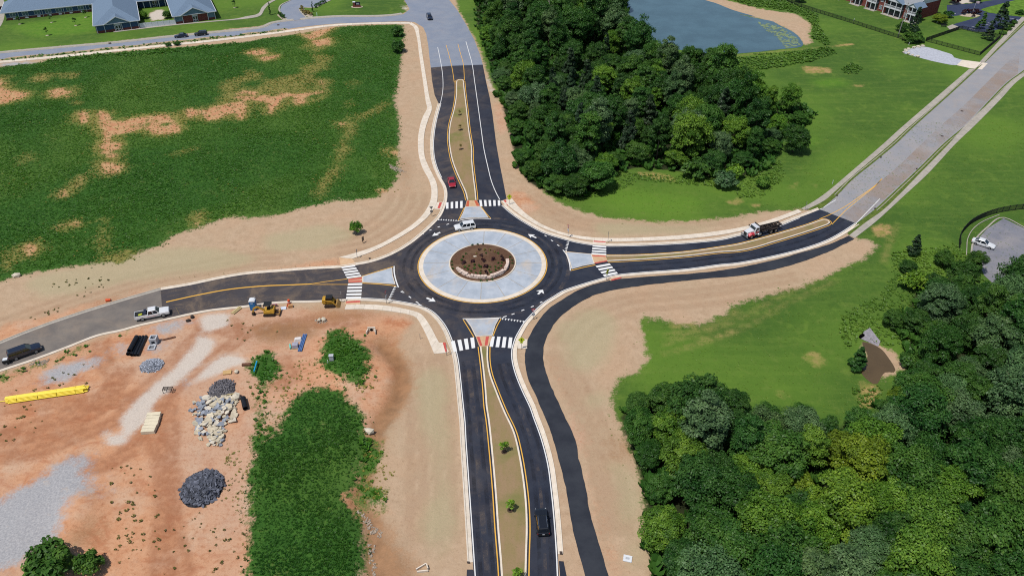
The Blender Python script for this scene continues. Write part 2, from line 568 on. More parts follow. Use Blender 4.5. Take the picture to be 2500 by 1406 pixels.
brown = region(GULLY, "Y6 1110,1060 1180,1000 1200,1200 1280,1290 1400,1310 1480,1380 1420,1450 1100,1480 1080,1200", "Y2 450,200 860,205 1250,230 1280,260 1000,285 800,290 600,270", "Y2 0,330 400,300 700,350 600,440 400,480 100,480", "Y2 1050,430 1200,400 1340,420 1280,540 1340,600 1380,680 1370,900 1330,1060 1240,1200 1180,1190 1280,1000 1300,880 1340,760 1300,660 1200,560 1080,480",
               "Y5 550,1020 700,990 800,900 880,820 890,850 800,960 960,1000 900,1080 650,1170 560,1130", "Y6 1180,940 1280,960 1300,1180 1440,1230 1510,1340 1500,1500 1050,1500 1030,1180 1080,1050 1160,1030",
               "Y6 960,560 1040,480 1080,440 1060,560 1000,700", "Y1 860,130 1150,35 1200,60 1050,110 850,190 700,210", "Y7 1010,220 1120,190 1200,250 1260,380 1200,450 1130,380 1150,320 1010,300", "Z6 1360,60 1410,130 1420,300 1410,480 1375,480 1370,320 1340,300", "Y4 1080,700 1200,820 1100,830",
               "Y1 870,560 1000,600 1020,660 920,680", "Y5 620,560 720,450 1000,320 1010,340 760,470 640,580")
gravel = region("Y5 -300,900 0,760 150,640 400,540 600,500 760,520 830,600 760,700 600,690 560,850 520,980 540,1090 380,1140 230,1270 0,1355 -300,1480", "Y5 830,760 900,620 970,620 970,670 900,700 870,780",
                "Y1 1550,850 1620,800 1690,800 1640,880", "Z1 0,550 250,545 400,560 100,580 0,580", "Y1 1010,590 980,500 1100,480 1110,590", "Y1 1250,500 1470,490 1480,540 1300,580", "Y1 60,900 180,880 120,930",
                "Y1 330,830 420,720 900,590 840,700 600,780 500,870", "Y1 1250,380 1450,320 1720,260 1680,310 1560,340 1500,420 1330,400", "Y5 380,520 560,380 800,350 850,420 650,480 500,540")
pale = region("Y1 1740,410 1870,470 1850,560 1650,750 1450,900 1330,1050 1250,1200 1130,1300 1080,1390 950,1390 890,1290 950,1190 980,1300 1060,1290 1040,1200 1050,1130 1180,1000 1350,850 1500,720 1620,600 1700,500",
              "Y1 1850,650 1950,580 2100,600 2170,650 2110,690 2000,700 1900,760 1700,830 1620,860 1720,780", "Y1 1750,250 2000,230 1980,340 1820,400 1760,400", "Y5 860,520 960,500 960,540 880,560",
              "Z4 2000,-40 2100,20 1860,50 1850,30",
              "Z2 2090,640 2130,700 2160,800 2130,800 2105,700", "Z2 1310,20 1420,80 1380,90 1330,40", "A5 720,430 680,300 850,200 1000,200 1040,400")
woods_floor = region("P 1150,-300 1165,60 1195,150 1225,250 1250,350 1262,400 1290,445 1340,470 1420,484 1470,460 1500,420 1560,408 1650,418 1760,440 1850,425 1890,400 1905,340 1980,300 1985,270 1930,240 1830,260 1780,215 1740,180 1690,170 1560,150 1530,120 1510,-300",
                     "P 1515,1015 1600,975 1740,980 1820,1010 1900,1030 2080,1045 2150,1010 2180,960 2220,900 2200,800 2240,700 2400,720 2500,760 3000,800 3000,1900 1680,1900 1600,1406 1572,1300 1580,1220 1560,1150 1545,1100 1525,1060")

# wheel ruts and grading marks
track = np.zeros((NY, NX), np.float32)
for q, w, gap in (("Y1 870,440 890,560 920,680 1000,770 960,900 700,1050 300,1200 -100,1330", .7, .95), ("Y1 1780,330 1730,420 1560,600 1380,790 1150,960 900,1020 500,1010 0,1060", .7, .95), ("Y1 1990,300 2100,420 1950,560 1830,650 1600,800 1450,960 1350,1100 1200,1300 1100,1406", .7, .95),
                  ("Y5 1150,300 950,420 700,500 500,640 200,740 -100,900", .8, .95), ("Y5 1450,-100 1480,200 1430,500 1450,800 1420,1100 1400,1500", .8, .95), ("Y5 1250,-20 1350,250 1500,600 1480,900 1600,1406", .8, .95), ("Y5 700,360 600,480 620,560", 1.0, 1.0), ("Y2 -400,330 0,400 300,330 700,300 1000,300", .8, 1.0), ("Y2 300,600 380,800 200,900", .7, .9),
                  ("Y5 -100,380 300,330 700,180 1000,60 Y1 1250,900", .8, .95), ("Y5 -100,240 400,160 800,0 Y1 1000,900 1100,700", .8, .95)):
    c = smooth(W(q), 1.0)
    for o_ in (-gap, gap):
        raster(offset(c, o_ + w / 2) + offset(c, o_ - w / 2)[::-1], track)
graded = np.zeros((NY, NX), np.float32)
for q, offs in (("Y3 240,390 470,135 700,15 Z7 800,1228 1100,1148 1700,1098 2498,972", (-7.5, -9.6, -12.5)), ("Z6 1755,430 1735,560 1560,777 1200,1002 830,1084", (-5.5, -8.2, -11, -14)), ("Z6 300,1119 0,1143 Z5 1650,1237 1400,1279 Y1 700,240 0,500", (-3.2, -5.5, -8.0)), ("Y2 1824,560 1862,800 1902,1200 Y6 1927,500 1967,1100", (-2.6, -4.6, -7.0, -9.0)),
                ("Y7 567,1050 530,650 440,200 Y3 350,1060 215,750 187,600", (-7.2, -9.0, -11.0)), ("Z8 620,617 0,805 Z7 1300,888 750,863 320,706 95,540", (-6.0, -8.0, -10.0)), ("Z2 1625,700 1590,400", (-9, -13))):
    c = smooth(W(q), 1.0)
    for o_ in offs:
        raster(offset(c, o_ + .3) + offset(c, o_ - .3)[::-1], graded)
def soft(a, r=1):
    return blur(a, r, 2)
height = np.zeros((NY, NX), np.float32)
rng = np.random.default_rng(5)
lump = blur(rng.random((NY, NX)).astype(np.float32), 4, 2)
lump = (lump - lump.mean()) / lump.std()
big = blur(rng.random((NY, NX)).astype(np.float32), 14, 2)
big = (big - big.mean()) / big.std()
fine = blur(rng.random((NY, NX)).astype(np.float32), 1, 1)
fine = (fine - fine.mean()) / fine.std()
bare = bare * (lump * .7 + fine * .45 + big * .25 > -.42)
dry = dry * (lump * .7 + fine * .5 > -.8)
height += soft(yard, 3) * (lump * .05 + fine * .015)
height += soft(region(MOUND), 3) * 1.1 + soft(region("Y5 560,850 600,690 680,660 780,700 880,820 800,900 700,980 560,1030 520,960"), 2) * 1.0
height += soft(weed, 2) * (1 - soft(bare, 1)) * (.12 + .06 * lump)
height += soft(region("Y6 1050,1020 1160,1030 1200,1200 1170,1500 1030,1500 1030,1180", "Y2 1080,480 1200,560 1300,660 1340,760 1300,880 1280,1000 1320,1040 1370,900 1380,680 1340,600 1250,520"), 1) * -.25
height -= soft(region(GULLY), 1) * .55
height += soft(region(FIELD_S), 2) * .15
height[-1, :] = height[0, :] = 0

# the sheet goes on to the horizon in coarse steps
ex = [900, 2500, 6000]
ax = np.concatenate([[GX0 - e for e in ex[::-1]], gx, [GX1 + e for e in ex]])
ay = np.concatenate([[GY0 - e for e in ex[::-1]], gy, [GY1 + e for e in ex]])
PADW = [(3, 3), (3, 3)]
X, Y = np.meshgrid(ax, ay)
hz = np.pad(height, PADW)
co = np.stack([X, Y, hz], -1).reshape(-1, 3).astype(np.float32)
nx, ny = len(ax), len(ay)
idx = np.arange(nx * ny).reshape(ny, nx)
q = np.stack([idx[:-1, :-1], idx[:-1, 1:], idx[1:, 1:], idx[1:, :-1]], -1).reshape(-1, 4)
me = bpy.data.meshes.new('ground')
me.vertices.add(len(co))
me.vertices.foreach_set('co', co.ravel())
me.loops.add(q.size)
me.loops.foreach_set('vertex_index', q.ravel().astype(np.int32))
me.polygons.add(len(q))
me.polygons.foreach_set('loop_start', np.arange(0, q.size, 4, dtype=np.int32))
me.polygons.foreach_set('use_smooth', np.ones(len(q), bool))
me.update(calc_edges=True)
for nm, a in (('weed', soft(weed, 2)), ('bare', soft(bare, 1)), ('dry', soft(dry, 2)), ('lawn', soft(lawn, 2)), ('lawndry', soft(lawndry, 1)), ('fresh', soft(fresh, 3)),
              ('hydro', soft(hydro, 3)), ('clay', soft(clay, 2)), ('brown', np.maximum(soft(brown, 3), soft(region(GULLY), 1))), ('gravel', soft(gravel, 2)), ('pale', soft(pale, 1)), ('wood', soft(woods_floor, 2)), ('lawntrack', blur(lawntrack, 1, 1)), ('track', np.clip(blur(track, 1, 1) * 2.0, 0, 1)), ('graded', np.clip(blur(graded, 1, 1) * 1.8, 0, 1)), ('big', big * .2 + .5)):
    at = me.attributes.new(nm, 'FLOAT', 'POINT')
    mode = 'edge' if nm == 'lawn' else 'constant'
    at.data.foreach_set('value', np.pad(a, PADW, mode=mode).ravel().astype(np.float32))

t = NT('earth_and_grass')
p = t.pos()
nf, nm_, nl, nxl = t.noise(3.2, 6, .7, p), t.noise(.55, 6, .65, p), t.noise(.13, 4, .6, p), t.noise(.03, 3, .55, p)
nstreak = t.noise(.28, 7, .72, t.pos(.6, 1, 1), .6)
nff = t.noise(11, 3, .7, p)
def edge(name, amp=.9, w=.12, n=None, floor_=0.0):
    a = t.attr(name)
    rim = t.math('MINIMUM', t.math('MULTIPLY', t.math('MULTIPLY', a, t.math('SUBTRACT', 1.0, a)), 6.0), 1.0)
    rim = t.math('MAXIMUM', rim, floor_)
    k = t.math('MULTIPLY_ADD', t.math('MULTIPLY', t.math('SUBTRACT', n or nm_, .5), rim), amp, a)
    fine_ = t.math('MULTIPLY_ADD', t.math('MULTIPLY', t.math('SUBTRACT', nf, .5), rim), amp * .5, k)
    return t.ramp(fine_, .5 - w, .5 + w)
nclod = t.noise(1.6, 6, .75, p)
soil = t.mix(t.ramp(nm_, .25, .75), D(182, 155, 126), D(202, 175, 146))
soil = t.mix(t.ramp(nl, .4, .68, 0, .6), soil, D(196, 163, 132))
soil = t.mix(t.ramp(nxl, .45, .65, 0, .5), soil, D(190, 168, 138))
soil = t.mix(t.ramp(nclod, .5, .72, 0, .65), soil, D(162, 132, 104))
soil = t.mix(t.math('MULTIPLY', t.attr('graded'), t.ramp(nm_, .35, .6, .1, .6)), soil, D(156, 122, 94))
soil = t.mix(t.math('MULTIPLY', edge('hydro', 1.2, .4, nl, .5), .6), soil, t.mix(t.ramp(nf, .35, .7), D(184, 174, 140), D(170, 166, 128)))
clayc = t.mix(t.ramp(nm_, .25, .75), D(204, 148, 110), D(214, 166, 130))
clayc = t.mix(t.ramp(nstreak, .48, .66, 0, .8), clayc, D(184, 118, 82))
clayc = t.mix(t.ramp(nl, .48, .7, 0, .75), clayc, D(210, 178, 150))
clayc = t.mix(t.ramp(nxl, .46, .62, 0, .6), clayc, D(200, 170, 146))
clayc = t.mix(t.ramp(nclod, .48, .7, 0, .7), clayc, D(172, 114, 78))
clayc = t.mix(t.math('MULTIPLY', t.attr('track'), t.ramp(nm_, .3, .6, .2, .75)), clayc, D(162, 106, 74))
soil = t.mix(edge('clay', 1.1, .4), soil, clayc)
soil = t.mix(t.math('MULTIPLY', edge('brown', 1.3, .45, None, .5), .85), soil, t.mix(t.ramp(nm_, .3, .7), D(138, 100, 66), D(168, 124, 86)))
grav = t.mix(t.ramp(nf, .3, .7), D(150, 154, 160), D(188, 190, 192))
grav = t.mix(t.ramp(nm_, .58, .8, 0, .6), grav, D(200, 182, 164))
soil = t.mix(t.math('MULTIPLY', edge('gravel', 1.5, .38, None, .5), .93), soil, grav)
soil = t.mix(t.math('MULTIPLY', edge('pale', 1.5, .4, nstreak, .5), .9), soil, t.mix(t.ramp(nf, .3, .7), D(200, 190, 178), D(222, 212, 200)))
soil = t.mix(t.ramp(nff, .58, .76, 0, .38), soil, D(120, 88, 62))
soil = t.mix(t.ramp(nf, .60, .75, 0, .3), soil, D(222, 196, 168))
# mown grass
g1 = t.mix(t.ramp(nm_, .25, .75), D(68, 100, 34), D(96, 126, 46))
g1 = t.mix(t.ramp(nl, .35, .7, 0, .8), g1, D(74, 108, 38))
g1 = t.mix(t.ramp(nxl, .4, .62, 0, .6), g1, D(60, 94, 34))
g1 = t.mix(t.ramp(t.noise(.25, 6, .7, t.pos(.8, .8, 1), .8), .52, .7, 0, .5), g1, D(116, 142, 54))
g1 = t.mix(t.math('MULTIPLY', t.attr('fresh'), .75), g1, t.mix(t.ramp(nm_, .3, .7), D(90, 138, 34), D(110, 150, 44)))
g1 = t.mix(t.ramp(nff, .45, .75, 0, .5), g1, D(50, 84, 26))
g1 = t.mix(t.ramp(nf, .52, .74, 0, .6), g1, D(130, 150, 58))
g1 = t.mix(t.math('MULTIPLY', edge('lawndry', 1.1, .35), .75), g1, t.mix(t.ramp(nm_, .4, .6), D(158, 148, 80), D(206, 160, 116)))
mp = t.n('Mapping'); mp.vector_type = 'POINT'
mp.inputs['Rotation'].default_value = (0, 0, R(-62)); mp.inputs['Scale'].default_value = (.05, .6, 1)
t.l(p, mp.inputs[0])
mow = t.noise(1.0, 4, .6, mp.outputs[0])
g1 = t.mix(t.ramp(mow, .48, .66, 0, .28), g1, D(108, 134, 54))
g1 = t.mix(t.ramp(nclod, .48, .68, 0, .45), g1, D(54, 92, 28))
g1 = t.mix(t.ramp(t.attr('big'), .4, .8, 0, .65), g1, D(100, 134, 44))
g1 = t.mix(t.ramp(t.noise(.4, 6, .75, p), .5, .72, 0, .35), g1, D(124, 138, 66))
g1 = t.mix(t.math('MULTIPLY', t.attr('lawntrack'), t.ramp(nm_, .35, .65, .15, .8)), g1, t.mix(t.ramp(nf, .4, .6), D(150, 146, 74), D(190, 158, 110)))
cc = t.mix(edge('lawn', 1.6, .2), soil, g1)
# rank weeds
wc = t.mix(t.ramp(nm_, .3, .7), D(46, 86, 26), D(64, 108, 36))
wc = t.mix(t.ramp(nl, .45, .75, 0, .5), wc, D(72, 106, 40))
wc = t.mix(t.ramp(t.attr('big'), .45, .8, 0, .6), wc, D(88, 118, 44))
wc = t.mix(t.ramp(nf, .45, .7, 0, .35), wc, D(40, 74, 24))
wc = t.mix(t.math('MULTIPLY', edge('dry', 2.0, .5, None, .5), .7), wc, t.mix(t.ramp(nf, .3, .7), D(128, 124, 58), D(174, 152, 92)))
bc = t.mix(t.ramp(nm_, .35, .65), D(200, 138, 104), D(202, 164, 120))
bc = t.mix(t.ramp(nclod, .48, .66, 0, .7), bc, D(150, 122, 70))
wc = t.mix(edge('bare', 2.6, .35, t.math('ADD', t.math('MULTIPLY', nm_, .55), t.math('MULTIPLY', nl, .45)), .75), wc, bc)
cc = t.mix(edge('weed', 1.7, .2), cc, wc)
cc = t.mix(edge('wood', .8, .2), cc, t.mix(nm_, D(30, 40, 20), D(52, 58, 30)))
t.bump(t.math('ADD', t.math('MULTIPLY', nm_, 1.0), t.math('MULTIPLY', nf, .5)), .7, .18)
t.out(cc, t.math('SUBTRACT', .95, t.math('MULTIPLY', t.attr('brown'), .45)), .2)
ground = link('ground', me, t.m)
ground['kind'] = 'structure'
# ---------------------------------------------------------------- road surfaces
def asphalt(name, a, b, dust=None, rough=.75, dx=None, speck=.25):
    t = NT(name)
    p = t.pos()
    n1, n2, n3 = t.noise(.22, 5, .6, p), t.noise(2.5, 5, .7, p), t.noise(.05, 3, .5, p)
    c = t.mix(t.ramp(n1, .3, .7), a, b)
    if dust is not None:
        k = t.ramp(t.noise(.16, 6, .7, p, 1.0), .42, .72)
        if dx is not None:
            sp = t.n('SeparateXYZ')
            t.l(p, sp.inputs[0])
            k = t.math('MULTIPLY', k, t.ramp(sp.outputs[0], dx[0], dx[1], .85, .10))
            k = t.math('ADD', k, t.ramp(sp.outputs[0], dx[0], dx[1], .30, 0.0), clamp=True)
        else:
            k = t.math('MULTIPLY', k, .35)
        c = t.mix(k, c, dust)
    c = t.mix(t.ramp(n2, .55, .8, 0, speck), c, tuple(min(1, x * 1.9) for x in a[:3]) + (1,))
    c = t.mix(t.ramp(t.noise(9, 2, .6, p), .70, .78, 0, speck), c, D(120, 122, 126))
    t.bump(n2, .25, .02)
    return t.out(c, rough, .25)

ASPH = asphalt('fresh_asphalt', D(35, 41, 57), D(50, 56, 70), D(112, 98, 86), dx=(-42, 4))
ASPH_W = asphalt('dusty_asphalt', D(112, 106, 102), D(132, 124, 116), D(164, 144, 124))
ASPH_N = asphalt('weathered_asphalt', D(132, 142, 160), D(144, 152, 166), D(158, 156, 160), speck=.12)
ASPH_E = asphalt('sunbleached_asphalt', D(150, 152, 158), D(162, 160, 162), D(176, 160, 146), speck=.12)
ASPH_L = asphalt('parking_asphalt', D(130, 132, 142), D(152, 148, 150), D(84, 88, 104))
ASPH_B = asphalt('sealed_asphalt', D(48, 58, 86), D(60, 68, 94))
ASPH_P = asphalt('path_asphalt', D(40, 44, 54), D(56, 60, 68), None, .8, None, .35)

def concrete(name, a, b, rand=.05, scale=.8, stain=None):
    t = NT(name)
    p = t.pos()
    n1, n2 = t.noise(scale, 5, .65, p), t.noise(6, 4, .7, p)
    c = t.mix(t.ramp(n1, .3, .7), a, b)
    c = t.mix(t.ramp(n2, .55, .8, 0, .2), c, tuple(x * .75 for x in a[:3]) + (1,))
    if stain:
        c = t.mix(t.ramp(t.noise(.11, 5, .7, p, .6), .52, .7, 0, .75), c, stain)
        c = t.mix(t.ramp(t.noise(.5, 6, .75, p, 1.5), .58, .75, 0, .45), c, D(140, 150, 166))
    hs = t.n('HueSaturation')
    t.l(c, hs.inputs['Color'])
    t.l(t.math('MULTIPLY_ADD', t.n('ObjectInfo').outputs['Random'], 2 * rand, 1 - rand), hs.inputs['Value'])
    t.bump(n2, .15, .01)
    return t.out(hs.outputs[0], .85, .2)

CONC = concrete('new_concrete', D(222, 208, 188), D(238, 226, 210))
CONC_G = concrete('apron_concrete', D(168, 178, 190), D(192, 200, 210), .04, .35, D(204, 190, 174))
CONC_OLD = concrete('old_concrete', D(168, 162, 152), D(186, 178, 166))
CONC_T = concrete('tan_concrete', D(206, 168, 130), D(222, 188, 150))
RED = M('red_tactile', (206, 92, 84), .8, .2, var=.15, scale=3)
RED_DK = M('brick_red_tactile', (200, 100, 70), .8, .2, var=.15, scale=3)

def paint(name, rgb, wear=.25):
    t = NT(name)
    p = t.pos()
    n = t.noise(7, 5, .75, p)
    c = t.mix(t.ramp(n, .6, .85, 0, wear), D(*rgb), D(110, 108, 106))
    return t.out(c, .6, .3)
WHITE = paint('white_road_paint', (240, 240, 238))
YELLOW = paint('yellow_road_paint', (240, 184, 74), .2)

ZR, ZM = .03, .038
e_nl = W("Z2 1612,592 1622,700 1645,830 1680,904")
e_nw = smooth(W("Z2 1696,905 1662,1030 1642,1130 1632,1220 Z6 1630,0 1638,120 1661,210 1701,300 1741,370 1756,430 1752,500 1735,560 1700,635 1650,692 1560,777 1450,867 1330,942 1200,1002 1070,1042 950,1064 830,1084 600,1096 300,1119 0,1143 Z5 1900,1184 1650,1237 1400,1279"))
e_nw2 = smooth(W("Z5 1400,1279 Y1 1050,132 700,240 350,360 0,500 -400,680 -1200,1060"))
e_sw2 = smooth(W("Y1 -1200,1200 -400,870 0,722 250,640 550,530 856,413 1050,372 1200,330 1420,282"))
e_sw = smooth(W("Y1 1420,282 1500,264 1800,202 2141,163 Y2 250,131 650,118 870,107 1000,105 1100,108 1250,120 1400,143 1500,163 1570,190 1630,225 1690,285 1740,355 1775,430 1797,490 1824,560 1844,650 1862,800 1882,1000 1902,1200 Y6 1907,200 1927,500 1947,800 1967,1100 1987,1406 2012,1800 2035,2200"))
e_se = smooth(W("Y7 655,2200 620,1800 587,1406 580,1250 567,1050 551,850 530,650 500,430 440,200 367,0 Y3 350,1060 270,890 215,750 188,640 185,560 198,500 219,440 246,390 291,315 341,258 401,195 471,135 561,80 Z7 620,1292 800,1230 1000,1172 1100,1150 1300,1130 1700,1100 2000,1060 Z8 0,1047 300,990 580,920 780,850 900,787 1036,699"))
e_ne = smooth(W("Z8 720,577 620,617 500,662 370,715 200,760 0,805 Z7 2000,838 1700,868 1300,888 1000,893 880,883 750,863 600,824 450,775 320,706 230,650 150,590 95,540"))
e_nr = W("Z7 78,506 130,484 105,350 75,200 40,0 Z2 2150,1000 2125,850 2095,720 2065,567")
cutN = W("Z2 1780,577")
poly = e_nl + e_nw + e_sw + e_se + e_ne + e_nr + cutN
road = sheet('road', poly, ZR, ASPH)
sheet('road', e_nw2 + e_sw2, ZR + .002, ASPH_W)
# older road going north, with the side street
st_up = smooth(W("Z1 -900,560 0,470 500,425 1000,382 1500,328 1900,290 2300,245 Z2 240,208 330,194 420,184"), 2)
st_up2 = smooth(W("Z2 480,178 570,168 800,154 1150,151 1300,141 1372,129"), 2)
st_lo = smooth(W("Z1 -900,610 0,520 600,464 1200,402 1800,341 2300,284 Z2 357,258 450,243 750,212 1100,198 1380,190 1470,196"), 2)
north = [*W("Z2 1612,592 1600,500 1590,400 1572,300 1545,240"), *st_lo[::-1], *st_up, *st_up2, *W("Z2 1428,84 1380,0 1290,-160 1100,-420"), *W("Z2 1480,-420 1620,-200 1770,0 1840,88 1920,218 1990,348 2040,478 2065,567"), *cutN]
sheet('road', north, ZR - .003, ASPH_N)
e_el = smooth(W("Z8 720,577 860,465 1000,322 1200,160 1390,0 Z4 1500,1143 1900,783 2160,540 2498,222 2900,-150"), 3)
e_er = smooth(W("Z8 1036,699 1200,575 1400,390 1600,200 1800,2 Z4 2000,1082 2200,872 2350,722 2498,612 2900,280"), 3)
sheet('road', e_el + e_er[::-1], ZR - .002, ASPH_E)
sheet('driveway', W("B6 470,440 540,430 430,310 360,215 400,110 600,10 800,-120 1600,-120 1390,5 1250,70 1060,155 830,158 750,195 780,260 900,385 700,420"), ZR + .003, ASPH_N)
sheet('parking_lot', W("Z8 2050,920 2062,870 2180,742 2320,655 2498,740 2900,900 2900,1500 2250,1242 2150,1150 2110,1050 2062,960"), ZR, ASPH_L)
sheet('parking_lot', W("A7 930,110 1480,75 1900,5 2300,-70 2900,-150 2900,700 2480,510 2330,440 2230,500 2000,600 1700,660 1500,650 1190,575 1060,500 1560,360 1620,320 1190,320 1000,345 930,340"), ZR, ASPH_B)
sheet('lawn_island', W("A7 1620,205 1750,160 2300,20 2900,-90 2900,395 2150,320 1760,265"), ZR + .09, M('kerbed_turf', (98, 132, 48), .95, .1, var=.3, scale=.6), down=.12)
sheet('gravel_pad', smooth(W("A7 20,1075 150,1010 430,950 900,1070 1040,1120 1080,1180 1240,1222 1130,1332 700,1262 350,1172 130,1112"), 1.5, True)[:-1], ZR, M('pale_gravel', (186, 190, 200), .95, .1, var=.14, scale=1.2, bump=.3))
sheet('driveway_apron', W("A7 1240,1222 1760,1292 1640,1420 1400,1392 1130,1332"), ZR + .012, CONC, down=.03)
sheet('concrete_pad', W("A7 990,610 930,550 1040,505 1190,560 1100,600"), ZR + .01, CONC_OLD, down=.03)
sheet('path', smooth(W("A4 90,340 80,200 60,0 -200,-100 -300,500 -100,640 10,540"), 2, True)[:-1], ZR, CONC_OLD)

# multi-use path
pl = smooth(W("Z8 972,806 800,880 600,940 350,1010 100,1066 Z7 2050,1100 1800,1130 1300,1167 1050,1192 900,1227 750,1282 600,1372 Y3 500,190 400,310 340,410 310,480 292,580 295,700 330,830 390,960 450,1100 Y7 510,130 560,300 610,480 650,650 680,830 710,1000 750,1170 800,1340 880,1700 940,2000"), 1.0)
pr = smooth(W("Z8 1022,832 850,920 600,1020 300,1105 0,1158 Z7 2100,1160 1700,1197 1300,1242 1000,1292 850,1342 740,1406 Y3 600,260 530,350 480,440 455,530 450,640 470,730 510,840 560,960 620,1090 Y7 700,150 735,240 758,380 785,470 830,700 860,860 890,980 950,1180 1025,1406 1110,1700 1190,2000"), 1.0)
jr = random.Random(3)
pl = [q + Vector((jr.uniform(-.05, .05), jr.uniform(-.05, .05), 0)) for q in pl]
pr = [q + Vector((jr.uniform(-.08, .08), jr.uniform(-.08, .08), 0)) for q in pr]
sheet('path', pl + pr[::-1], ZR + .02, ASPH_P, down=.04)

t = NT('verge_turf')
p = t.pos()
c = t.mix(t.ramp(t.noise(.8, 5, .7, p), .3, .7), D(74, 98, 38), D(112, 126, 58))
c = t.mix(t.ramp(t.noise(5, 4, .7, p), .5, .75, 0, .6), c, D(52, 76, 30))
t.bump(t.noise(6, 3, .7, p), .5, .08)
TURF = t.out(c, .95, .1)
for el, er in (("Z8 600,583 760,500 855,418 1000,290 1345,0 Z4 1462,1140 1765,880 2065,605", "Z4 2140,560 1900,783 1500,1143 Z8 1390,0 1200,160 1000,322 860,465 740,567"),
               ("Z4 2152,547 2342,345 2470,212 2700,-20", "Z4 2900,-150 2498,222 2160,545"),
               ("Z8 975,803 1120,690 1262,590 1400,460 1600,255 1850,0 Z4 2000,1080 2250,850 2400,695 2498,635 2700,480", "Z4 2900,280 2498,612 2350,722 2200,872 2000,1082 Z8 1800,2 1600,200 1400,390 1200,575 1045,702 960,785")):
    sheet('verge', smooth(W(el), 2) + smooth(W(er), 2), .07, TURF)
# ---------------------------------------------------------------- kerbs and gutters
KERB = [(0, .04), (.52, .032), (.58, .15), (.78, .155), (.79, -.06)]
def kerb(pts, side, prof=KERB, m=None, name='kerb'):
    return sweep(name, pts, [(o * side, z) for o, z in prof], m or CONC)
def part_of(pts, a, b):
    n = len(pts)
    return pts[int(a * n):max(int(b * n), int(a * n) + 2)]
kerb(e_nw, -1)
kerb(e_nw2, -1, m=CONC_OLD)
kerb(e_sw2, -1)
kerb([q for q in e_sw if q.y > G(0, 1012 + 1345 * F7).y], -1)
kerb([q for q in e_se if q.y > G(0, 1012 + 1270 * F7).y], -1)
kerb(e_ne, -1)
KO = [(0, .036), (.45, .034), (.5, .13), (.66, .135), (.67, -.05)]
kerb(e_el[3:], 1, KO, CONC_OLD)
kerb(e_er[3:], -1, KO, CONC_OLD)
for e in (st_up, st_up2):
    sweep('kerb', e, [(0, .036), (.4, .034), (.45, .15), (2.0, .155), (2.01, -.05)], CONC_OLD)
sweep('kerb', smooth(W("B6 540,432 430,312 360,215 400,110 600,10"), 1), [(0, .12), (.5, .12), (.5, -.05)], CONC_OLD)
sweep('kerb', smooth(W("B6 900,388 780,262 748,192 830,158 1060,157 1250,70 1390,3"), 1), [(0, .12), (-.6, .12), (-.6, -.05)], CONC_OLD)
# paved strips of shoulder below the kerb ends
sheet('shoulder', W("Y6 1927,1347 1980,1347 1992,1406 2015,1800 1900,1800"), ZR - .004, ASPH)
sheet('shoulder', W("Y7 586,1272 628,1276 655,1406 740,1800 630,1800"), ZR - .004, ASPH)
sweep('kerb', smooth(W("Z8 2045,960 2062,870 2180,740 2320,653 2498,738"), 1), [(0, .13), (.35, .13), (.35, -.05)], CONC_OLD)

# ---------------------------------------------------------------- sidewalks laid slab by slab
def sidewalk(left, right, m=CONC, z=.145, pitch=1.8, name='sidewalk'):
    a, b = smooth(W(left), .5), smooth(W(right), .5)
    La = sum((q - p).length for p, q in zip(a, a[1:]))
    Lb = sum((q - p).length for p, q in zip(b, b[1:]))
    n = max(1, int((La + Lb) / 2 / pitch))
    sub = 2
    a, b = resample(a, n=n * sub + 1), resample(b, n=n * sub + 1)
    root = empty(name, ((a[0] + b[0]) / 2).to_tuple())
    root['kind'] = 'structure'
    o = root.location
    for i in range(n):
        s = slice(i * sub, i * sub + sub + 1)
        pa, pb = [q.copy() for q in a[s]], [q.copy() for q in b[s]]
        for r in (pa, pb):
            r[0] = r[0].lerp(r[1], .012)
            r[-1] = r[-1].lerp(r[-2], .012)
        ring = [(q - o) for q in pa + pb[::-1]]
        MB().prism([(q.x, q.y) for q in ring], -.04, z + jr.uniform(-.004, .004), bottom=False).build('slab', m, root)
    return root
sidewalk("Z2 1425,214 1460,240 1490,330 1510,480 1545,720 1570,900 1580,945 1540,1030 1512,1130 1500,1240 Z6 1510,120 1545,230 1590,310 1615,390 1615,470 1590,550 1530,640 1440,720 1300,810 1150,890 1000,945 815,997",
         "Z2 1440,200 1495,235 1516,320 1540,480 1575,700 1600,850 1622,950 1592,1040 1562,1140 1551,1240 Z6 1560,120 1590,200 1630,280 1665,360 1672,440 1665,520 1640,572 1580,650 1480,735 1330,830 1180,910 1040,970 930,1008")
sidewalk("Z7 180,488 240,560 330,640 450,715 600,775 750,808 900,825 1050,830 1300,825 1700,800 2000,765 Z8 0,742 250,680 530,580",
         "Z7 120,520 150,548 230,612 320,674 450,742 600,796 750,831 880,848 1000,857 1300,854 1700,834 2000,799 Z8 0,774 250,713 560,603")
sidewalk("Y2 862,200 1000,198 1100,201 1250,215 1400,240 1478,266 1530,340 1580,440 1610,510 1640,583", "Y2 875,158 1000,157 1100,160 1250,172 1400,200 1520,236 1572,292 1622,372 1662,450 1690,495 1720,500")
sidewalk("Z8 555,572 690,493 800,412 950,285 1280,0 Z4 1400,1140 1700,880 2020,605", "Z8 600,583 760,500 855,418 1000,290 1345,0 Z4 1462,1140 1765,880 2065,605", CONC_OLD, .1, 3.6)
sidewalk("Z4 2110,545 2300,340 2405,230 2640,-20", "Z4 2152,547 2342,345 2470,212 2700,-20", CONC_OLD, .1, 3.6)
sidewalk("Z8 975,803 1120,690 1262,590 1400,460 1600,255 1850,0 Z4 2000,1080 2250,850 2400,695 2498,635 2700,480", "Z8 1022,828 1200,690 1310,592 1450,462 1655,272 1908,0 Z4 2060,1105 2300,862 2420,730 2498,668 2720,510", CONC_OLD, .1, 3.6)
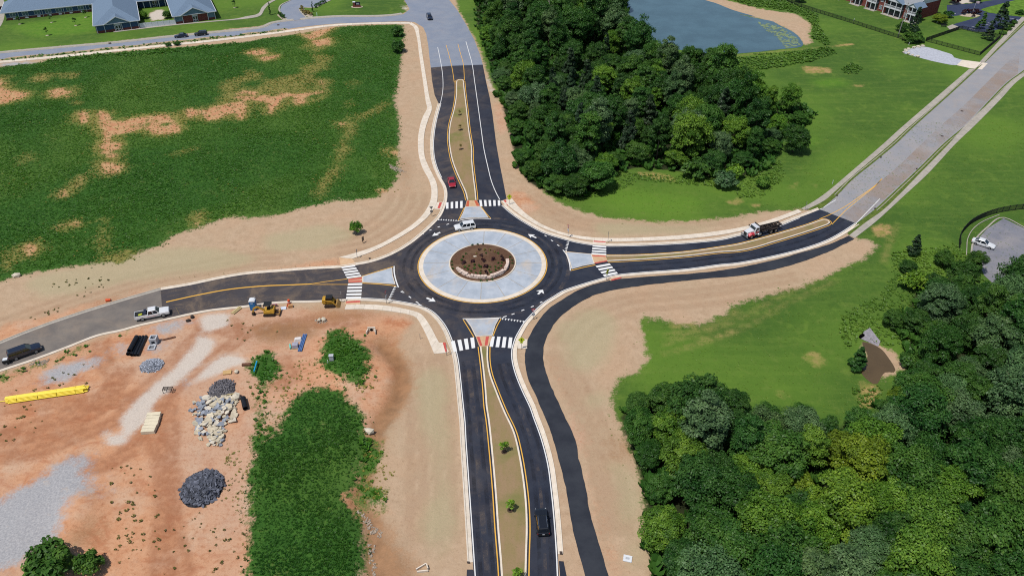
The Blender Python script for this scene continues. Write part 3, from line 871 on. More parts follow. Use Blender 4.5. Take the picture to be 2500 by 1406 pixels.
sidewalk("Z1 -600,596 0,535 600,478 1200,415 1800,355 2300,295 Z2 450,256 750,218 1100,201 1430,199", "Z1 -600,614 0,553 600,497 1200,432 1800,372 2300,312 Z2 450,273 750,233 1100,214 1430,212", CONC, .1, 3.6)
sidewalk("A4 2300,650 A5 330,605 1000,525 1800,450 2498,385 Z2 0,148 100,128 140,70 190,25 250,-5 330,-60", "A4 2310,668 A5 340,622 1000,545 1800,468 2498,408 Z2 0,168 115,148 165,85 210,35 275,-2 355,-60", CONC_OLD, .1, 3.6)

# crosswalk ramps with red tactile plates
def pad(poly, z, m, name='ramp', parent=None):
    return sheet(name, W(poly), z, m, parent, down=.1)
pad("Z6 1668,517 1722,514 1700,578 1640,573", .11, CONC); pad("Z6 1688,520 1711,519 1691,570 1670,570", .122, RED, 'tactile_plate')
pad("Z6 813,998 930,1009 958,1052 828,1074", .11, CONC_T)
pad("Z7 84,503 178,487 190,500 150,548 105,528", .10, CONC); pad("Z7 104,500 122,497 158,538 141,546", .115, RED, 'tactile_plate')
pad("Z7 884,850 996,857 996,886 880,876", .12, CONC); pad("Z7 889,852 994,858 994,868 888,862", .132, RED, 'tactile_plate')
pad("Y2 872,118 1000,116 1000,158 868,160", .12, CONC_T); pad("Y2 876,132 998,124 998,138 874,146", .132, RED, 'tactile_plate')
pad("Y2 1680,492 1722,488 1772,568 1760,576 1640,585", .12, CONC); pad("Y2 1716,490 1740,488 1756,572 1740,574", .15, RED, 'tactile_plate')
pad("Y3 232,457 312,460 310,541 228,541", .12, CONC)
pad("Z7 1000,1180 1100,1160 1128,1180 1040,1200", .12, CONC_T); pad("Z7 1042,1190 1128,1168 1132,1178 1046,1200", .162, RED, 'tactile_plate')

# ---------------------------------------------------------------- splitter islands and medians
t = NT('straw_turf')
p = t.pos()
n1, n2 = t.noise(.5, 5, .7, t.pos(1, .35, 1)), t.noise(4, 4, .7, p)
c = t.mix(t.ramp(n1, .35, .65), D(160, 134, 104), D(150, 132, 92))
c = t.mix(t.ramp(t.noise(.12, 3, .6, p), .48, .68, 0, .7), c, D(118, 124, 68))
c = t.mix(t.ramp(n2, .55, .75, 0, .6), c, D(92, 104, 48))
t.bump(n2, .5, .06)
STRAW = t.out(c, .95, .1)

def median(left, right, nose=None, back=None):
    a, b = smooth(W(left), 1.0), smooth(W(right), 1.0)
    if nose:
        tip = smooth([a[-1]] + W(nose) + [b[-1]], .4)[1:-1]
    else:
        tip = []
    line = a + tip + b[::-1]
    o = empty('median', line[0].to_tuple())
    o['kind'] = 'structure'
    rel = [q - o.location for q in line]
    side = 1 if sum((p.x * q.y - q.x * p.y) for p, q in zip(line, line[1:] + line[:1])) > 0 else -1
    sweep('kerb', rel, [(0, .0), (0, .16), (.28 * side, .165), (.285 * side, .05)], CONC, o, None)
    inner = offset(rel, .27 * side)
    sheet('planting', inner, .125, STRAW, o, None)
    return a, b, tip, side
mN = median("Z6 1928,497 1912,430 1872,340 1832,250 1797,150 1777,50 Z2 1768,1200 1780,1080 1812,960 1832,830 1833,730", "Z6 2010,497 2003,420 1988,300 1973,150 Z2 1972,1300 1948,1150 1926,950 1908,800 1900,712", "Z2 1840,706 1865,698 1890,700")
mE = median("Z7 1000,980 1300,976 1700,948 2000,906 Z8 0,883 200,833 400,776 600,716 700,680", "Z7 1010,1030 1300,1015 1700,985 2000,950 Z8 0,941 150,913 300,868 500,808 700,743 785,712", "Z8 760,665 795,676 806,695")
mS = median("Y2 2040,524 2062,700 2082,900 2092,1040 Y6 2112,60 2142,350 2172,700 2192,1000 2217,1300 2240,1700 2255,2100", "Y2 2112,522 2112,640 2132,760 2182,900 2242,1050 Y6 2270,0 2340,150 2390,350 2430,600 2450,800 2456,1000 2450,1200 2445,1406 2440,1700 2440,2100")

def splitter(pad_poly, cross, reds, redm):
    o = empty('splitter_island', W(pad_poly)[0].to_tuple())
    o['kind'] = 'structure'
    P = [q - o.location for q in smooth(W(pad_poly), .6, False)]
    Q = [q - o.location for q in W(cross)]
    base = W(pad_poly)
    P = [q - o.location for q in base]
    sheet('kerb_top', P, .14, CONC, o, None, down=.15)
    c = sum(P, Vector()) / len(P)
    sheet('paving', [c.lerp(q, .955 - .015) for q in P], .152, CONC_G, o, None)
    sheet('crossing_pad', Q, .075, CONC_T, o, None, down=.08)
    for r in reds:
        sheet('tactile_plate', [q - o.location for q in W(r)], .086, redm, o, None)
splitter("Z6 1912,556 2042,551 2080,600 2116,652 2000,652 1930,656 1864,664 1892,610", "Z6 1926,497 2012,497 2042,550 1912,555", ["Z6 1928,503 1948,502 1943,552 1918,554", "Z6 1990,502 2011,500 2039,549 2013,551"], RED_DK)
splitter("Z7 646,948 870,968 898,1052 800,1070 698,1098 682,1040", "Z7 871,970 994,975 1012,1030 898,1051", ["Z7 876,976 993,983 996,992 880,985", "Z7 896,1042 1004,1022 1008,1031 900,1051"], RED)
splitter("Y2 1912,283 2050,283 2208,278 2175,340 2148,430 2002,436 1960,350", "Y2 2004,437 2147,431 2116,518 2034,522", ["Y2 2012,440 2036,438 2062,514 2042,518", "Y2 2092,436 2120,434 2106,512 2082,514"], RED)
splitter("Z6 1015,1163 1276,1086 1280,1150 1304,1230 1015,1213", "Z6 892,1182 1014,1164 1014,1214 896,1217", ["Z6 894,1186 1012,1169 1012,1183 895,1199", "Z6 896,1204 1012,1196 1012,1210 897,1215"], RED)

# ---------------------------------------------------------------- roundabout
RC = Vector((-6.45, 143.05, 0))
def circ(r, n=96):
    return [RC + Vector((math.cos(2 * math.pi * i / n) * r, math.sin(2 * math.pi * i / n) * r, 0)) for i in range(n)]
def ring(name, prof, m, parent=None, n=128):
    vs, fs = [], []
    k = len(prof)
    for i in range(n):
        a = 2 * math.pi * i / n
        for r, z in prof:
            vs.append((math.cos(a) * r, math.sin(a) * r, z))
    for i in range(n):
        for j in range(k - 1):
            b = ((i + 1) % n) * k
            fs.append((i * k + j, b + j, b + j + 1, i * k + j + 1))
    o = MB().add(vs, fs).build(name, m, parent)
    if parent is None:
        o.location = RC
    return o
isl = empty('roundabout_island', RC.to_tuple())
isl['kind'] = 'structure'
RO = 14.0
ring('yellow_line', [(RO, ZM + .002), (RO + .18, ZM + .002)], YELLOW, isl)
ring('kerb', [(RO - .06, .0), (RO - .08, .10), (RO - 1.05, .13), (RO - 1.06, .10)], CONC, isl)
# apron poured in panels
NAP = 16
for i in range(NAP):
    vs, fs = [], []
    for r, z in ((RO - 1.05, .125), (7.35, .26)):
        for j in range(9):
            a = 2 * math.pi * (i + .016 + .968 * j / 8) / NAP
            vs.append((math.cos(a) * r, math.sin(a) * r, z))
    fs = [(j, j + 1, 10 + j, 9 + j) for j in range(8)]
    MB().add(vs, fs).build('apron_panel', CONC_G, isl)
ring('apron_bed', [(RO - 1.05, .11), (7.35, .245)], CONC_OLD, isl)
ring('island_kerb', [(7.36, .22), (7.34, .40), (7.08, .41), (7.07, .30)], CONC, isl)
t = NT('bark_mulch')
p = t.pos()
c = t.mix(t.ramp(t.noise(5, 5, .7, p), .3, .7), D(86, 62, 48), D(116, 88, 70))
c = t.mix(t.ramp(t.noise(.35, 3, .6, p), .5, .65, 0, .5), c, D(128, 104, 82))
t.bump(t.noise(9, 3, .7, p), .6, .05)
MULCH = t.out(c, .95, .1)
vs, fs = [(0, 0, .95)], []
nr, na = 8, 48
def mound_z(r):
    return .36 + .60 * math.cos(min(r / 7.1, 1) * math.pi / 2) ** 1.4
for k in range(1, nr + 1):
    for i in range(na):
        a = 2 * math.pi * i / na
        r = 7.1 * k / nr
        vs.append((math.cos(a) * r, math.sin(a) * r, mound_z(r) + (jr.uniform(-.02, .02) if k < nr else -.03)))
for i in range(na):
    fs.append((0, 1 + i, 1 + (i + 1) % na))
    for k in range(nr - 1):
        b, d = 1 + k * na, 1 + (k + 1) * na
        fs.append((b + i, d + i, d + (i + 1) % na, b + (i + 1) % na))
MB().add(vs, fs).build('planting_bed', MULCH, isl, True)

# ---------------------------------------------------------------- road markings
def line(pts, w, m, name='lane_line', z=ZM, parent=None, o=0.0):
    return sweep(name, pts, [(o - w / 2, z), (o + w / 2, z)], m, parent)
def wline(tr, w=.16, m=WHITE, name='edge_line', z=ZM, step=1.0):
    return line(smooth(W(tr), step), w, m, name, z)
# white edge lines beside the kerbs
line(part_of(e_nw, .0, .36), .16, WHITE, 'edge_line', o=.18)
line([q for q in e_sw if q.y > G(0, 1012).y and q.x > G(880, 735).x], .16, WHITE, 'edge_line', o=.2)
line([q for q in e_sw if q.y <= G(0, 1012).y + 1], .16, WHITE, 'edge_line', o=.2)
line(e_se, .18, WHITE, 'edge_line', o=.2)
line(e_ne[6:], .16, WHITE, 'edge_line', o=.22)
wline("Z2 1672,415 1690,500 1708,600 1718,700 1716,800 1696,905")
wline("Z2 1918,365 1945,460 1972,560 1995,720 2020,900 2050,1120 Z6 2075,50 2110,210 2140,330 2180,430 2212,490", .18)
wline("Z8 720,577 790,535 858,495"); wline("Z8 1036,697 1130,600 1242,485")
# yellow lines beside the medians
def yel(pts, o, w=.17, z=ZM):
    line(pts, w, YELLOW, 'median_line', z, o=o)
for a, b, tip, s in (mN, mE, mS):
    loop = a + tip + b[::-1] if tip else None
    if tip:
        yel(loop, -.35 * s)
    else:
        yel(a, -.35 * s)
        yel(b[::-1], -.35 * s)
wline("Z2 1817,722 1798,600 1770,480 1745,395", .17, YELLOW, 'median_line'); wline("Z2 1906,715 1895,560 1868,460 1848,385", .17, YELLOW, 'median_line')
wline("Z8 715,660 800,625 950,545 1060,470 1200,370 1262,312", .17, YELLOW, 'median_line'); wline("Z8 825,706 860,670 960,570 1070,480 1200,375 1258,310", .17, YELLOW, 'median_line')
wline("Z5 1447,1383 1700,1327 2000,1272 2300,1243 2500,1235 Z6 575,1226", .34, YELLOW, 'centre_line')
wline("Z6 575,1224 700,1205 885,1182", .17, YELLOW, 'centre_line'); wline("Z6 575,1230 740,1230 895,1230", .17, YELLOW, 'centre_line')
# splitter outlines
wline("Z6 1852,672 1880,610 1905,560", .17, YELLOW, 'median_line'); wline("Z6 2050,552 2090,605 2134,655", .17, YELLOW, 'median_line')
wline("Z6 1844,680 1900,665 2000,656 2137,659", .2)
wline("Z7 640,944 750,955 868,966", .17, YELLOW, 'median_line'); wline("Z7 692,1109 800,1082 905,1060", .22, YELLOW, 'median_line')
wline("Z7 622,930 650,965 672,1020 684,1075 686,1110", .22)
wline("Y2 1895,288 1945,370 1988,440", .17, YELLOW, 'median_line'); wline("Y2 2224,280 2190,340 2155,428", .17, YELLOW, 'median_line'); wline("Y2 1890,279 2050,278 2226,270", .22)
wline("Z6 1012,1160 1150,1115 1290,1074", .17, YELLOW, 'median_line'); wline("Z6 1015,1219 1150,1226 1310,1243", .22, YELLOW, 'median_line'); wline("Z6 1292,1070 1294,1130 1310,1200 1330,1255", .26)
wline("Y2 1505,150 1545,172 1570,188", .2)
# dashes round the circle
for d in ("Z6 1345,1288 1380,1305", "Z6 1350,1290 1378,1304", "Z6 1420,1333 1440,1347", "Z6 1482,1380 1505,1392", "Z6 1748,710 1770,702", "Z6 1672,732 1692,726", "Z6 1600,760 1618,754", "Z6 1535,793 1552,787",
          "Z7 462,802 480,812", "Z7 518,843 535,854", "Z7 572,884 590,895", "Y3 100,266 132,256", "Y3 175,243 200,234", "Y3 260,210 285,200", "Y3 343,178 368,168", "Y3 422,140 442,131"):
    if d.startswith("Z6 1345"):
        continue
    line(W(d), .24, WHITE, 'dash')
wline("Z6 1362,1288 1380,1304", .24, name='dash')
# yield triangles
def yields(a, b, n, tipdir):
    A, B = W(a)[0], W(a)[1]
    root = empty('yield_line', A.to_tuple()); root['kind'] = 'structure'
    d = (B - A)
    u = d.normalized()
    for i in range(n):
        c = A + d * (i / (n - 1)) - A
        w = d.length / (n - 1) * .36
        tip = Vector((u.y, -u.x, 0)) * tipdir * .62
        sheet('triangle', [c - u * w - tip * .5, c + u * w - tip * .5, c + tip * .5], ZM + .001, WHITE, root, None)
yields("B1 345,135 695,152", None, 8, -1)
yields("B8 478,540 420,755", None, 7, 1)
yields("B2 615,530 1165,605", None, 8, 1)
yields("B7 1100,635 955,940", None, 8, -1)
# arrows
def arrow(tail, tip, w=1.0):
    a, b = W(tail)[0], W(tip)[0]
    d = b - a
    L = d.length
    u = d.normalized(); v = Vector((-u.y, u.x, 0))
    pts = [a + v * .22, a + u * L * .5 + v * .22, a + u * L * .42 + v * w * .62, b, a + u * L * .42 - v * w * .62, a + u * L * .5 - v * .22, a - v * .22]
    sheet('lane_arrow', pts, ZM, WHITE)
arrow("B1 372,397", "B1 208,470", 1.3); arrow("B1 2325,510", "B1 2155,432", 1.3); arrow("B7 1890,912", "B7 2120,1005", 1.3); arrow("Z7 405,1315", "Z7 448,1275", 1.6)
# crosswalk bars
def crosswalk(a0, a1, b0, b1, n, fill=.52):
    """bars between two ends; a0-a1 runs along one kerb side of the bars, b0-b1 along the other"""
    A0, A1, B0, B1 = W(a0)[0], W(a1)[0], W(b0)[0], W(b1)[0]
    root = empty('crosswalk', A0.to_tuple()); root['kind'] = 'structure'
    for i in range(n):
        f0 = (i + .5 - fill / 2) / n
        f1 = (i + .5 + fill / 2) / n
        q = [A0.lerp(A1, f0), A0.lerp(A1, f1), B0.lerp(B1, f1), B0.lerp(B1, f0)]
        sheet('bar', [x - A0 for x in q], ZM + .002, WHITE, root, None)
crosswalk("B4 480,990", "B4 960,945", "B4 480,1150", "B4 960,1125", 4)
crosswalk("B4 1325,925", "B4 1915,930", "B4 1350,1090", "B4 1915,1068", 5)
crosswalk("B8 1118,595", "B8 1080,862", "B8 1458,630", "B8 1460,880", 4, .6)
crosswalk("B8 1175,1125", "B8 1420,1425", "B8 1530,1062", "B8 1770,1350", 4, .6)
crosswalk("Y2 1775,478", "Y2 2000,438", "Y2 1800,572", "Y2 2010,530", 4, .58)
crosswalk("B2 288,980", "B2 910,1020", "B2 235,1255", "B2 880,1300", 4, .58)
crosswalk("Z6 828,1072", "Z6 885,1182", "Z6 945,1056", "Z6 1012,1165", 5, .62)
crosswalk("Z6 892,1216", "Z6 872,1362", "Z6 1016,1212", "Z6 1004,1360", 5, .6)
for a in ("A7 975,325 1110,283", "A7 1310,560 1500,615", "A7 1430,540 1640,598", "A7 1720,505 1830,530", "A7 1760,470 1830,485", "A7 2180,372 2400,415"):
    line(W(a), .16, WHITE, 'bay_line')
line(W("A7 2320,450 2430,420"), .7, WHITE, 'stop_line')
# drain grates let into the gutters
for g in ("Y6 1925,1280 1952,1282 1954,1300 1928,1298", "Y7 592,1192 618,1194 620,1222 594,1220", "Z8 860,455 878,452 876,462 862,464", "Z8 1190,568 1208,566 1206,576 1192,577", "Z8 1555,222 1570,220 1568,230 1556,232",
          "Z1 945,378 970,376 970,386 946,388", "B6 300,512 350,508 352,525 305,528", "Z8 1242,122 1258,120 1256,130 1244,131", "Z6 1070,1003 1088,1000 1086,1010 1072,1012"):
    sheet('drain_grate', W(g), .17, M('rusted_iron', (74, 62, 56), .8, .3, var=.3))
sheet('manhole_cover', [W("Z4 1785,1188")[0] + Vector((math.cos(i * .524) * .45, math.sin(i * .524) * .45, 0)) for i in range(12)], ZM, M('rusted_iron'))
sheet('manhole_cover', [W("Z4 1958,970")[0] + Vector((math.cos(i * .524) * .45, math.sin(i * .524) * .45, 0)) for i in range(12)], ZM, M('rusted_iron'))

# dust and tyre marks drawn out along the lanes
t = NT('tyre_dust')
p = t.pos()
n1 = t.noise(.35, 6, .75, p, .5)
t.out(D(156, 138, 120), .95, .1)
tb = t.n('BsdfTransparent'); mx = t.n('MixShader')
t.l(t.ramp(n1, .42, .75, .0, .30), mx.inputs[0]); t.l(tb.outputs[0], mx.inputs[1]); t.l(t.b.outputs[0], mx.inputs[2])
t.l(mx.outputs[0], t.t.nodes['Material Output'].inputs[0])
DUST = t.m
t = NT('tyre_polish')
t.out(D(34, 36, 44), .6, .3)
tb = t.n('BsdfTransparent'); mx = t.n('MixShader')
t.l(t.ramp(t.noise(.3, 5, .7, t.pos()), .35, .7, .0, .4), mx.inputs[0]); t.l(tb.outputs[0], mx.inputs[1]); t.l(t.b.outputs[0], mx.inputs[2])
t.l(mx.outputs[0], t.t.nodes['Material Output'].inputs[0])
POLISH = t.m
sS = [q for q in e_sw if q.y < G(0, 880).y]
for o_, w_, m_ in ((1.9, .8, DUST), (3.4, .5, DUST), (1.0, .6, POLISH), (2.8, .6, POLISH)):
    line(sS, w_, m_, 'tyre_track', ZM - .004, o=o_)
sE = [q for q in e_se if q.y < G(0, 880).y]
for o_, w_, m_ in ((1.0, .6, POLISH), (2.7, .6, POLISH), (1.9, .5, DUST)):
    line(sE, w_, m_, 'tyre_track', ZM - .004, o=o_)
sE = [q for q in e_se if q.x > G(1500, 670).x and q.y > 120]
for o_ in (1.0, 2.8):
    line(sE, .6, POLISH, 'tyre_track', ZM - .004, o=o_)
sW = [q for q in e_sw if q.x < G(850, 735).x]
for o_, w_, m_ in ((.9, .8, DUST), (2.6, .7, DUST), (1.7, .5, DUST)):
    line(sW, w_, m_, 'tyre_track', ZM - .004, o=o_)
sW = [q for q in e_nw if q.x < G(820, 655).x]
for o_, w_, m_ in ((1.0, .7, DUST), (2.7, .6, DUST)):
    line(sW, w_, m_, 'tyre_track', ZM - .004, o=o_)
for tr in ("A2 1850,420 1950,320 2100,210 2350,60", "A2 1950,420 2050,330 2250,180 2450,110", "A2 2080,400 2180,320 2300,200 2480,30", "A2 2200,390 2250,280 2380,160", "A2 1780,430 1700,380 1500,350 1300,370", "A2 1900,400 1800,330 1650,280"):
    line(smooth(W(tr), .8), .55, DUST, 'tyre_track', ZM - .003)
for r_, w_, m_ in ((15.4, .7, POLISH), (17.2, .7, POLISH), (18.9, .9, DUST), (16.3, .5, DUST)):
    line(smooth([RC + Vector((math.cos(a_ * .2618) * r_, math.sin(a_ * .2618) * r_, 0)) for a_ in range(24)], 1.0, True), w_, m_, 'tyre_track', ZM - .0045)

t = NT('road_dust')
t.out(D(186, 158, 134), .95, .1)
tb = t.n('BsdfTransparent'); mx = t.n('MixShader')
t.l(t.ramp(t.noise(.07, 6, .72, t.pos(), .3), .34, .66, .0, .42), mx.inputs[0]); t.l(tb.outputs[0], mx.inputs[1]); t.l(t.b.outputs[0], mx.inputs[2])
t.l(mx.outputs[0], t.t.nodes['Material Output'].inputs[0])
ne_ = int(len(e_el) * .7)
mid_ = [a_.lerp(b_, .55) for a_, b_ in zip(e_el, resample(e_er, n=len(e_el)))]
sheet('dust_film', mid_[:ne_] + offset(e_er[:int(len(e_er) * .7)], .3)[::-1], ZR + .004, t.m)
def at(s):
    return W(s)[0]
# ---------------------------------------------------------------- water
def water(name, rgb, rough, scale, k=.1):
    t = NT(name)
    p = t.pos()
    n = t.noise(scale, 4, .6, p)
    c = t.mix(t.ramp(t.noise(.12, 4, .6, p), .35, .65), D(*rgb), tuple(x * 1.25 for x in D(*rgb)[:3]) + (1,))
    t.bump(n, k, .05)
    t.out(c, rough, .5)
    return t.m
POND_W = water('pond_water', (76, 102, 112), .12, 1.6, .10)
MUD_W = water('muddy_water', (132, 96, 60), .15, 2.0, .08)
pond = sheet('pond_water', smooth(W("P 1490,-120 1525,20 1540,62 1600,102 1700,132 1765,138 Z3 2020,486 2498,441 Z4 200,452 400,430 565,407 548,340 490,285 350,215 310,190 180,165 0,125 Z3 2300,150 2100,90 1950,30 1850,0 1750,-80 1500,-320"), 2, True)[:-1], .05, POND_W)
sheet('stream_water', smooth(W("Y4 1090,480 1135,600 1112,660 1075,742 1200,852 1290,745 1375,742 1310,610 1235,530"), .8, True)[:-1], .04, water('creek_water', (92, 76, 52), .06, 1.0))
b = MB()
lp = W("Z4 180,195 350,225 520,330 520,395 420,420 360,330 200,235")
lilyr = random.Random(12)
lily = region("Z4 180,195 350,225 520,330 540,395 420,425 350,330 200,235")
jj, ii = np.nonzero(lily > .5)
for _ in range(260):
    k = lilyr.randrange(len(jj))
    x, y = gx[ii[k]] + lilyr.uniform(-.3, .3), gy[jj[k]] + lilyr.uniform(-.3, .3)
    r = lilyr.uniform(.25, .6)
    a0 = lilyr.uniform(0, 6)
    b.add([(x + math.cos(a0 + i * .9) * r, y + math.sin(a0 + i * .9) * r, .07 + lilyr.uniform(0, .02)) for i in range(7)], [tuple(range(7))])
lo = b.build('lily_pads', M('lily_leaf', (128, 146, 104), .5, .4, var=.25, scale=.7))
tag(lo, 'pale green lily pads floating in the corner of the pond', 'lily pads', kind='stuff')

# ---------------------------------------------------------------- leaf materials
def leafmat(name, base=None, trans=.32, var=.5):
    t = NT(name)
    nt = t.t
    if base is None:
        c0 = t.n('ObjectInfo').outputs['Color']
    else:
        c0 = t.n('RGB').outputs[0]
        c0.default_value = base
    tn = t.attr('tint')
    hs = t.n('HueSaturation')
    t.l(c0, hs.inputs['Color'])
    t.l(t.math('MULTIPLY_ADD', tn, var * 2, 1 - var), hs.inputs['Value'])
    t.l(t.math('MULTIPLY_ADD', tn, -.04, .52), hs.inputs['Hue'])
    d = t.n('BsdfDiffuse'); g = t.n('BsdfTranslucent'); gl = t.n('BsdfGlossy')
    gl.inputs['Roughness'].default_value = .45
    m1 = t.n('MixShader'); m2 = t.n('MixShader')
    t.l(hs.outputs[0], d.inputs[0]); t.l(hs.outputs[0], g.inputs[0])
    m1.inputs[0].default_value = trans
    t.l(d.outputs[0], m1.inputs[1]); t.l(g.outputs[0], m1.inputs[2])
    m2.inputs[0].default_value = .012
    t.l(m1.outputs[0], m2.inputs[1]); t.l(gl.outputs[0], m2.inputs[2])
    nt.nodes.remove(t.b)
    t.l(m2.outputs[0], nt.nodes['Material Output'].inputs[0])
    return t.m
LEAF = leafmat('tree_leaf')
BARK = M('tree_bark', (112, 98, 84), .95, .1, var=.3, scale=4)

def quads_mesh(name, co, tint, smooth=False):
    """co: (n, 4, 3)"""
    n = len(co)
    me = bpy.data.meshes.new(name)
    me.vertices.add(n * 4)
    me.vertices.foreach_set('co', co.reshape(-1).astype(np.float32))
    me.loops.add(n * 4)
    me.loops.foreach_set('vertex_index', np.arange(n * 4, dtype=np.int32))
    me.polygons.add(n)
    me.polygons.foreach_set('loop_start', np.arange(0, n * 4, 4, dtype=np.int32))
    me.update(calc_edges=True)
    at = me.attributes.new('tint', 'FLOAT', 'FACE')
    at.data.foreach_set('value', np.clip(tint, 0, 1).astype(np.float32))
    return me

def leaf_quads(c, nrm, size, g):
    n = len(c)
    nrm = nrm / np.maximum(np.linalg.norm(nrm, axis=1, keepdims=True), 1e-6)
    r = g.normal(size=(n, 3))
    u = np.cross(nrm, r)
    u /= np.maximum(np.linalg.norm(u, axis=1, keepdims=True), 1e-6)
    v = np.cross(nrm, u)
    s = size * g.uniform(.6, 1.25, (n, 1))
    u, v = u * s * .62, v * s * .42
    b = nrm * s * .12
    return np.stack([c - u - b, c - v * 1.0, c + u - b, c + v * 1.0], 1)

def crown(seed, rx, rz, zc, nb, nl, leaf, form='round', rb=.42):
    g = np.random.default_rng(seed)
    C, N, S = [], [], []
    for k in range(nb):
        d = g.normal(size=3); d /= np.linalg.norm(d)
        if form == 'cone':
            h = g.random() ** .8
            a = g.uniform(0, 6.283)
            rad = rx * (1 - h) * g.uniform(.6, 1.0) + .15
            bc = np.array([math.cos(a) * rad, math.sin(a) * rad, zc - rz + h * 2 * rz])
            rr = rx * (.38 - .2 * h)
        elif form == 'column':
            h = (k + .5) / nb
            a = g.uniform(0, 6.283)
            bc = np.array([math.cos(a) * rx * .4, math.sin(a) * rx * .4, zc - rz + h * 2 * rz])
            rr = rx * .62 * (1 - .6 * h)
        else:
            if d[2] < -.7:
                d[2] = -d[2] * .6
            q = g.uniform(.45, .9) ** .7
            bc = np.array([d[0] * rx * q, d[1] * rx * q, zc + d[2] * rz * q])
            rr = rx * rb * g.uniform(.7, 1.2)
        e = g.normal(size=(nl, 3)); e /= np.linalg.norm(e, axis=1, keepdims=True)
        e[:, 2] = np.where(e[:, 2] < -.25, -e[:, 2] * .5, e[:, 2])
        sq = np.array([1, 1, .78])
        C.append(bc + e * sq * rr * g.uniform(.6, 1.05, (nl, 1)))
        N.append(e * .75 + np.array([0, 0, .55]) + g.normal(size=(nl, 3)) * .35)
        S.append(np.clip(g.normal(.5, .16, nl) + g.normal(0, .17), 0, 1))
    C, N, S = np.concatenate(C), np.concatenate(N), np.concatenate(S)
    return quads_mesh('crown', leaf_quads(C, N, leaf, g), S)

def trunk(seed, h, r, limbs, zc, reach):
    g = random.Random(seed)
    b = MB()
    p = Vector((0, 0, -.2)); top = Vector((g.uniform(-.2, .2), g.uniform(-.2, .2), h))
    mid = p.lerp(top, .5) + Vector((g.uniform(-.15, .15), g.uniform(-.15, .15), 0))
    b.cyl(p, mid, r, r * .75, 7).cyl(mid, top, r * .75, r * .3, 7)
    for i in range(limbs):
        a = 6.283 * i / max(limbs, 1) + g.uniform(-.4, .4)
        s = p.lerp(top, g.uniform(.4, .85))
        e = s + Vector((math.cos(a) * reach, math.sin(a) * reach, g.uniform(.3, .9) * reach))
        b.cyl(s, e, r * .4, r * .12, 5)
    return b.mesh('trunk', True)

def proto(kind, seeds, rx, rz, zc, nb, nl, leaf, form, th, tr, limbs, rb=.42):
    return [(crown(s, rx, rz, zc, nb, nl, leaf, form, rb), trunk(s, th, tr, limbs, zc, rx * .6)) for s in seeds]
PT = {'broad': proto('broad', range(1, 8), 4.1, 4.3, 4.7, 86, 205, .29, 'round', 6.6, .2, 6, .30),
      'tall': proto('tall', range(11, 15), 3.0, 5.6, 6.2, 78, 190, .29, 'round', 9.5, .2, 6, .36),
      'cedar': proto('cedar', range(21, 24), 2.0, 3.3, 3.9, 44, 80, .42, 'cone', 6.4, .14, 0),
      'shrub': proto('shrub', range(31, 35), 1.9, 1.15, 1.25, 22, 75, .36, 'round', 1.2, .07, 4, .45),
      'young': proto('young', range(41, 44), .75, 1.0, 2.0, 10, 34, .26, 'round', 2.2, .045, 3, .5),
      'column': proto('column', range(51, 53), .55, 2.0, 2.3, 16, 40, .22, 'column', 3.2, .05, 0),
      'tuftplant': proto('tuftplant', range(61, 64), .34, .26, .28, 6, 18, .17, 'round', .3, .02, 2, .5)}
for v in PT.values():
    for a, b_ in v:
        a.materials.append(LEAF); b_.materials.append(BARK)
TONE = {'dark': D(62, 104, 44), 'mid': D(76, 118, 48), 'light': D(102, 144, 50), 'yellow': D(118, 148, 46), 'grey': D(94, 128, 80), 'cedar': D(56, 82, 54), 'fresh': D(104, 150, 56), 'purple': D(66, 40, 46), 'lime': D(120, 160, 50), 'straw': D(140, 132, 72)}
tree_r = random.Random(99)
def tree(name, loc, kind, s, tone, label, cat, group=None, zs=1.0, jit=.12, i=None):
    v = PT[kind]
    cm, tm = v[(i if i is not None else tree_r.randrange(len(v))) % len(v)]
    o = empty(name, (loc[0], loc[1], loc[2] if len(loc) > 2 else 0.0), tree_r.uniform(0, 6.283), label, cat, group)
    o.scale = (s * tree_r.uniform(.82, 1.18), s * tree_r.uniform(.82, 1.18), s * zs)
    c = link('crown', cm, None, o)
    k = tree_r.uniform(1 - jit, 1 + jit)
    col3 = TONE[tone]
    c.color = (col3[0] * k * tree_r.uniform(.92, 1.1), col3[1] * k, col3[2] * k * tree_r.uniform(.88, 1.1), 1)
    link('trunk', tm, None, o)
    return o

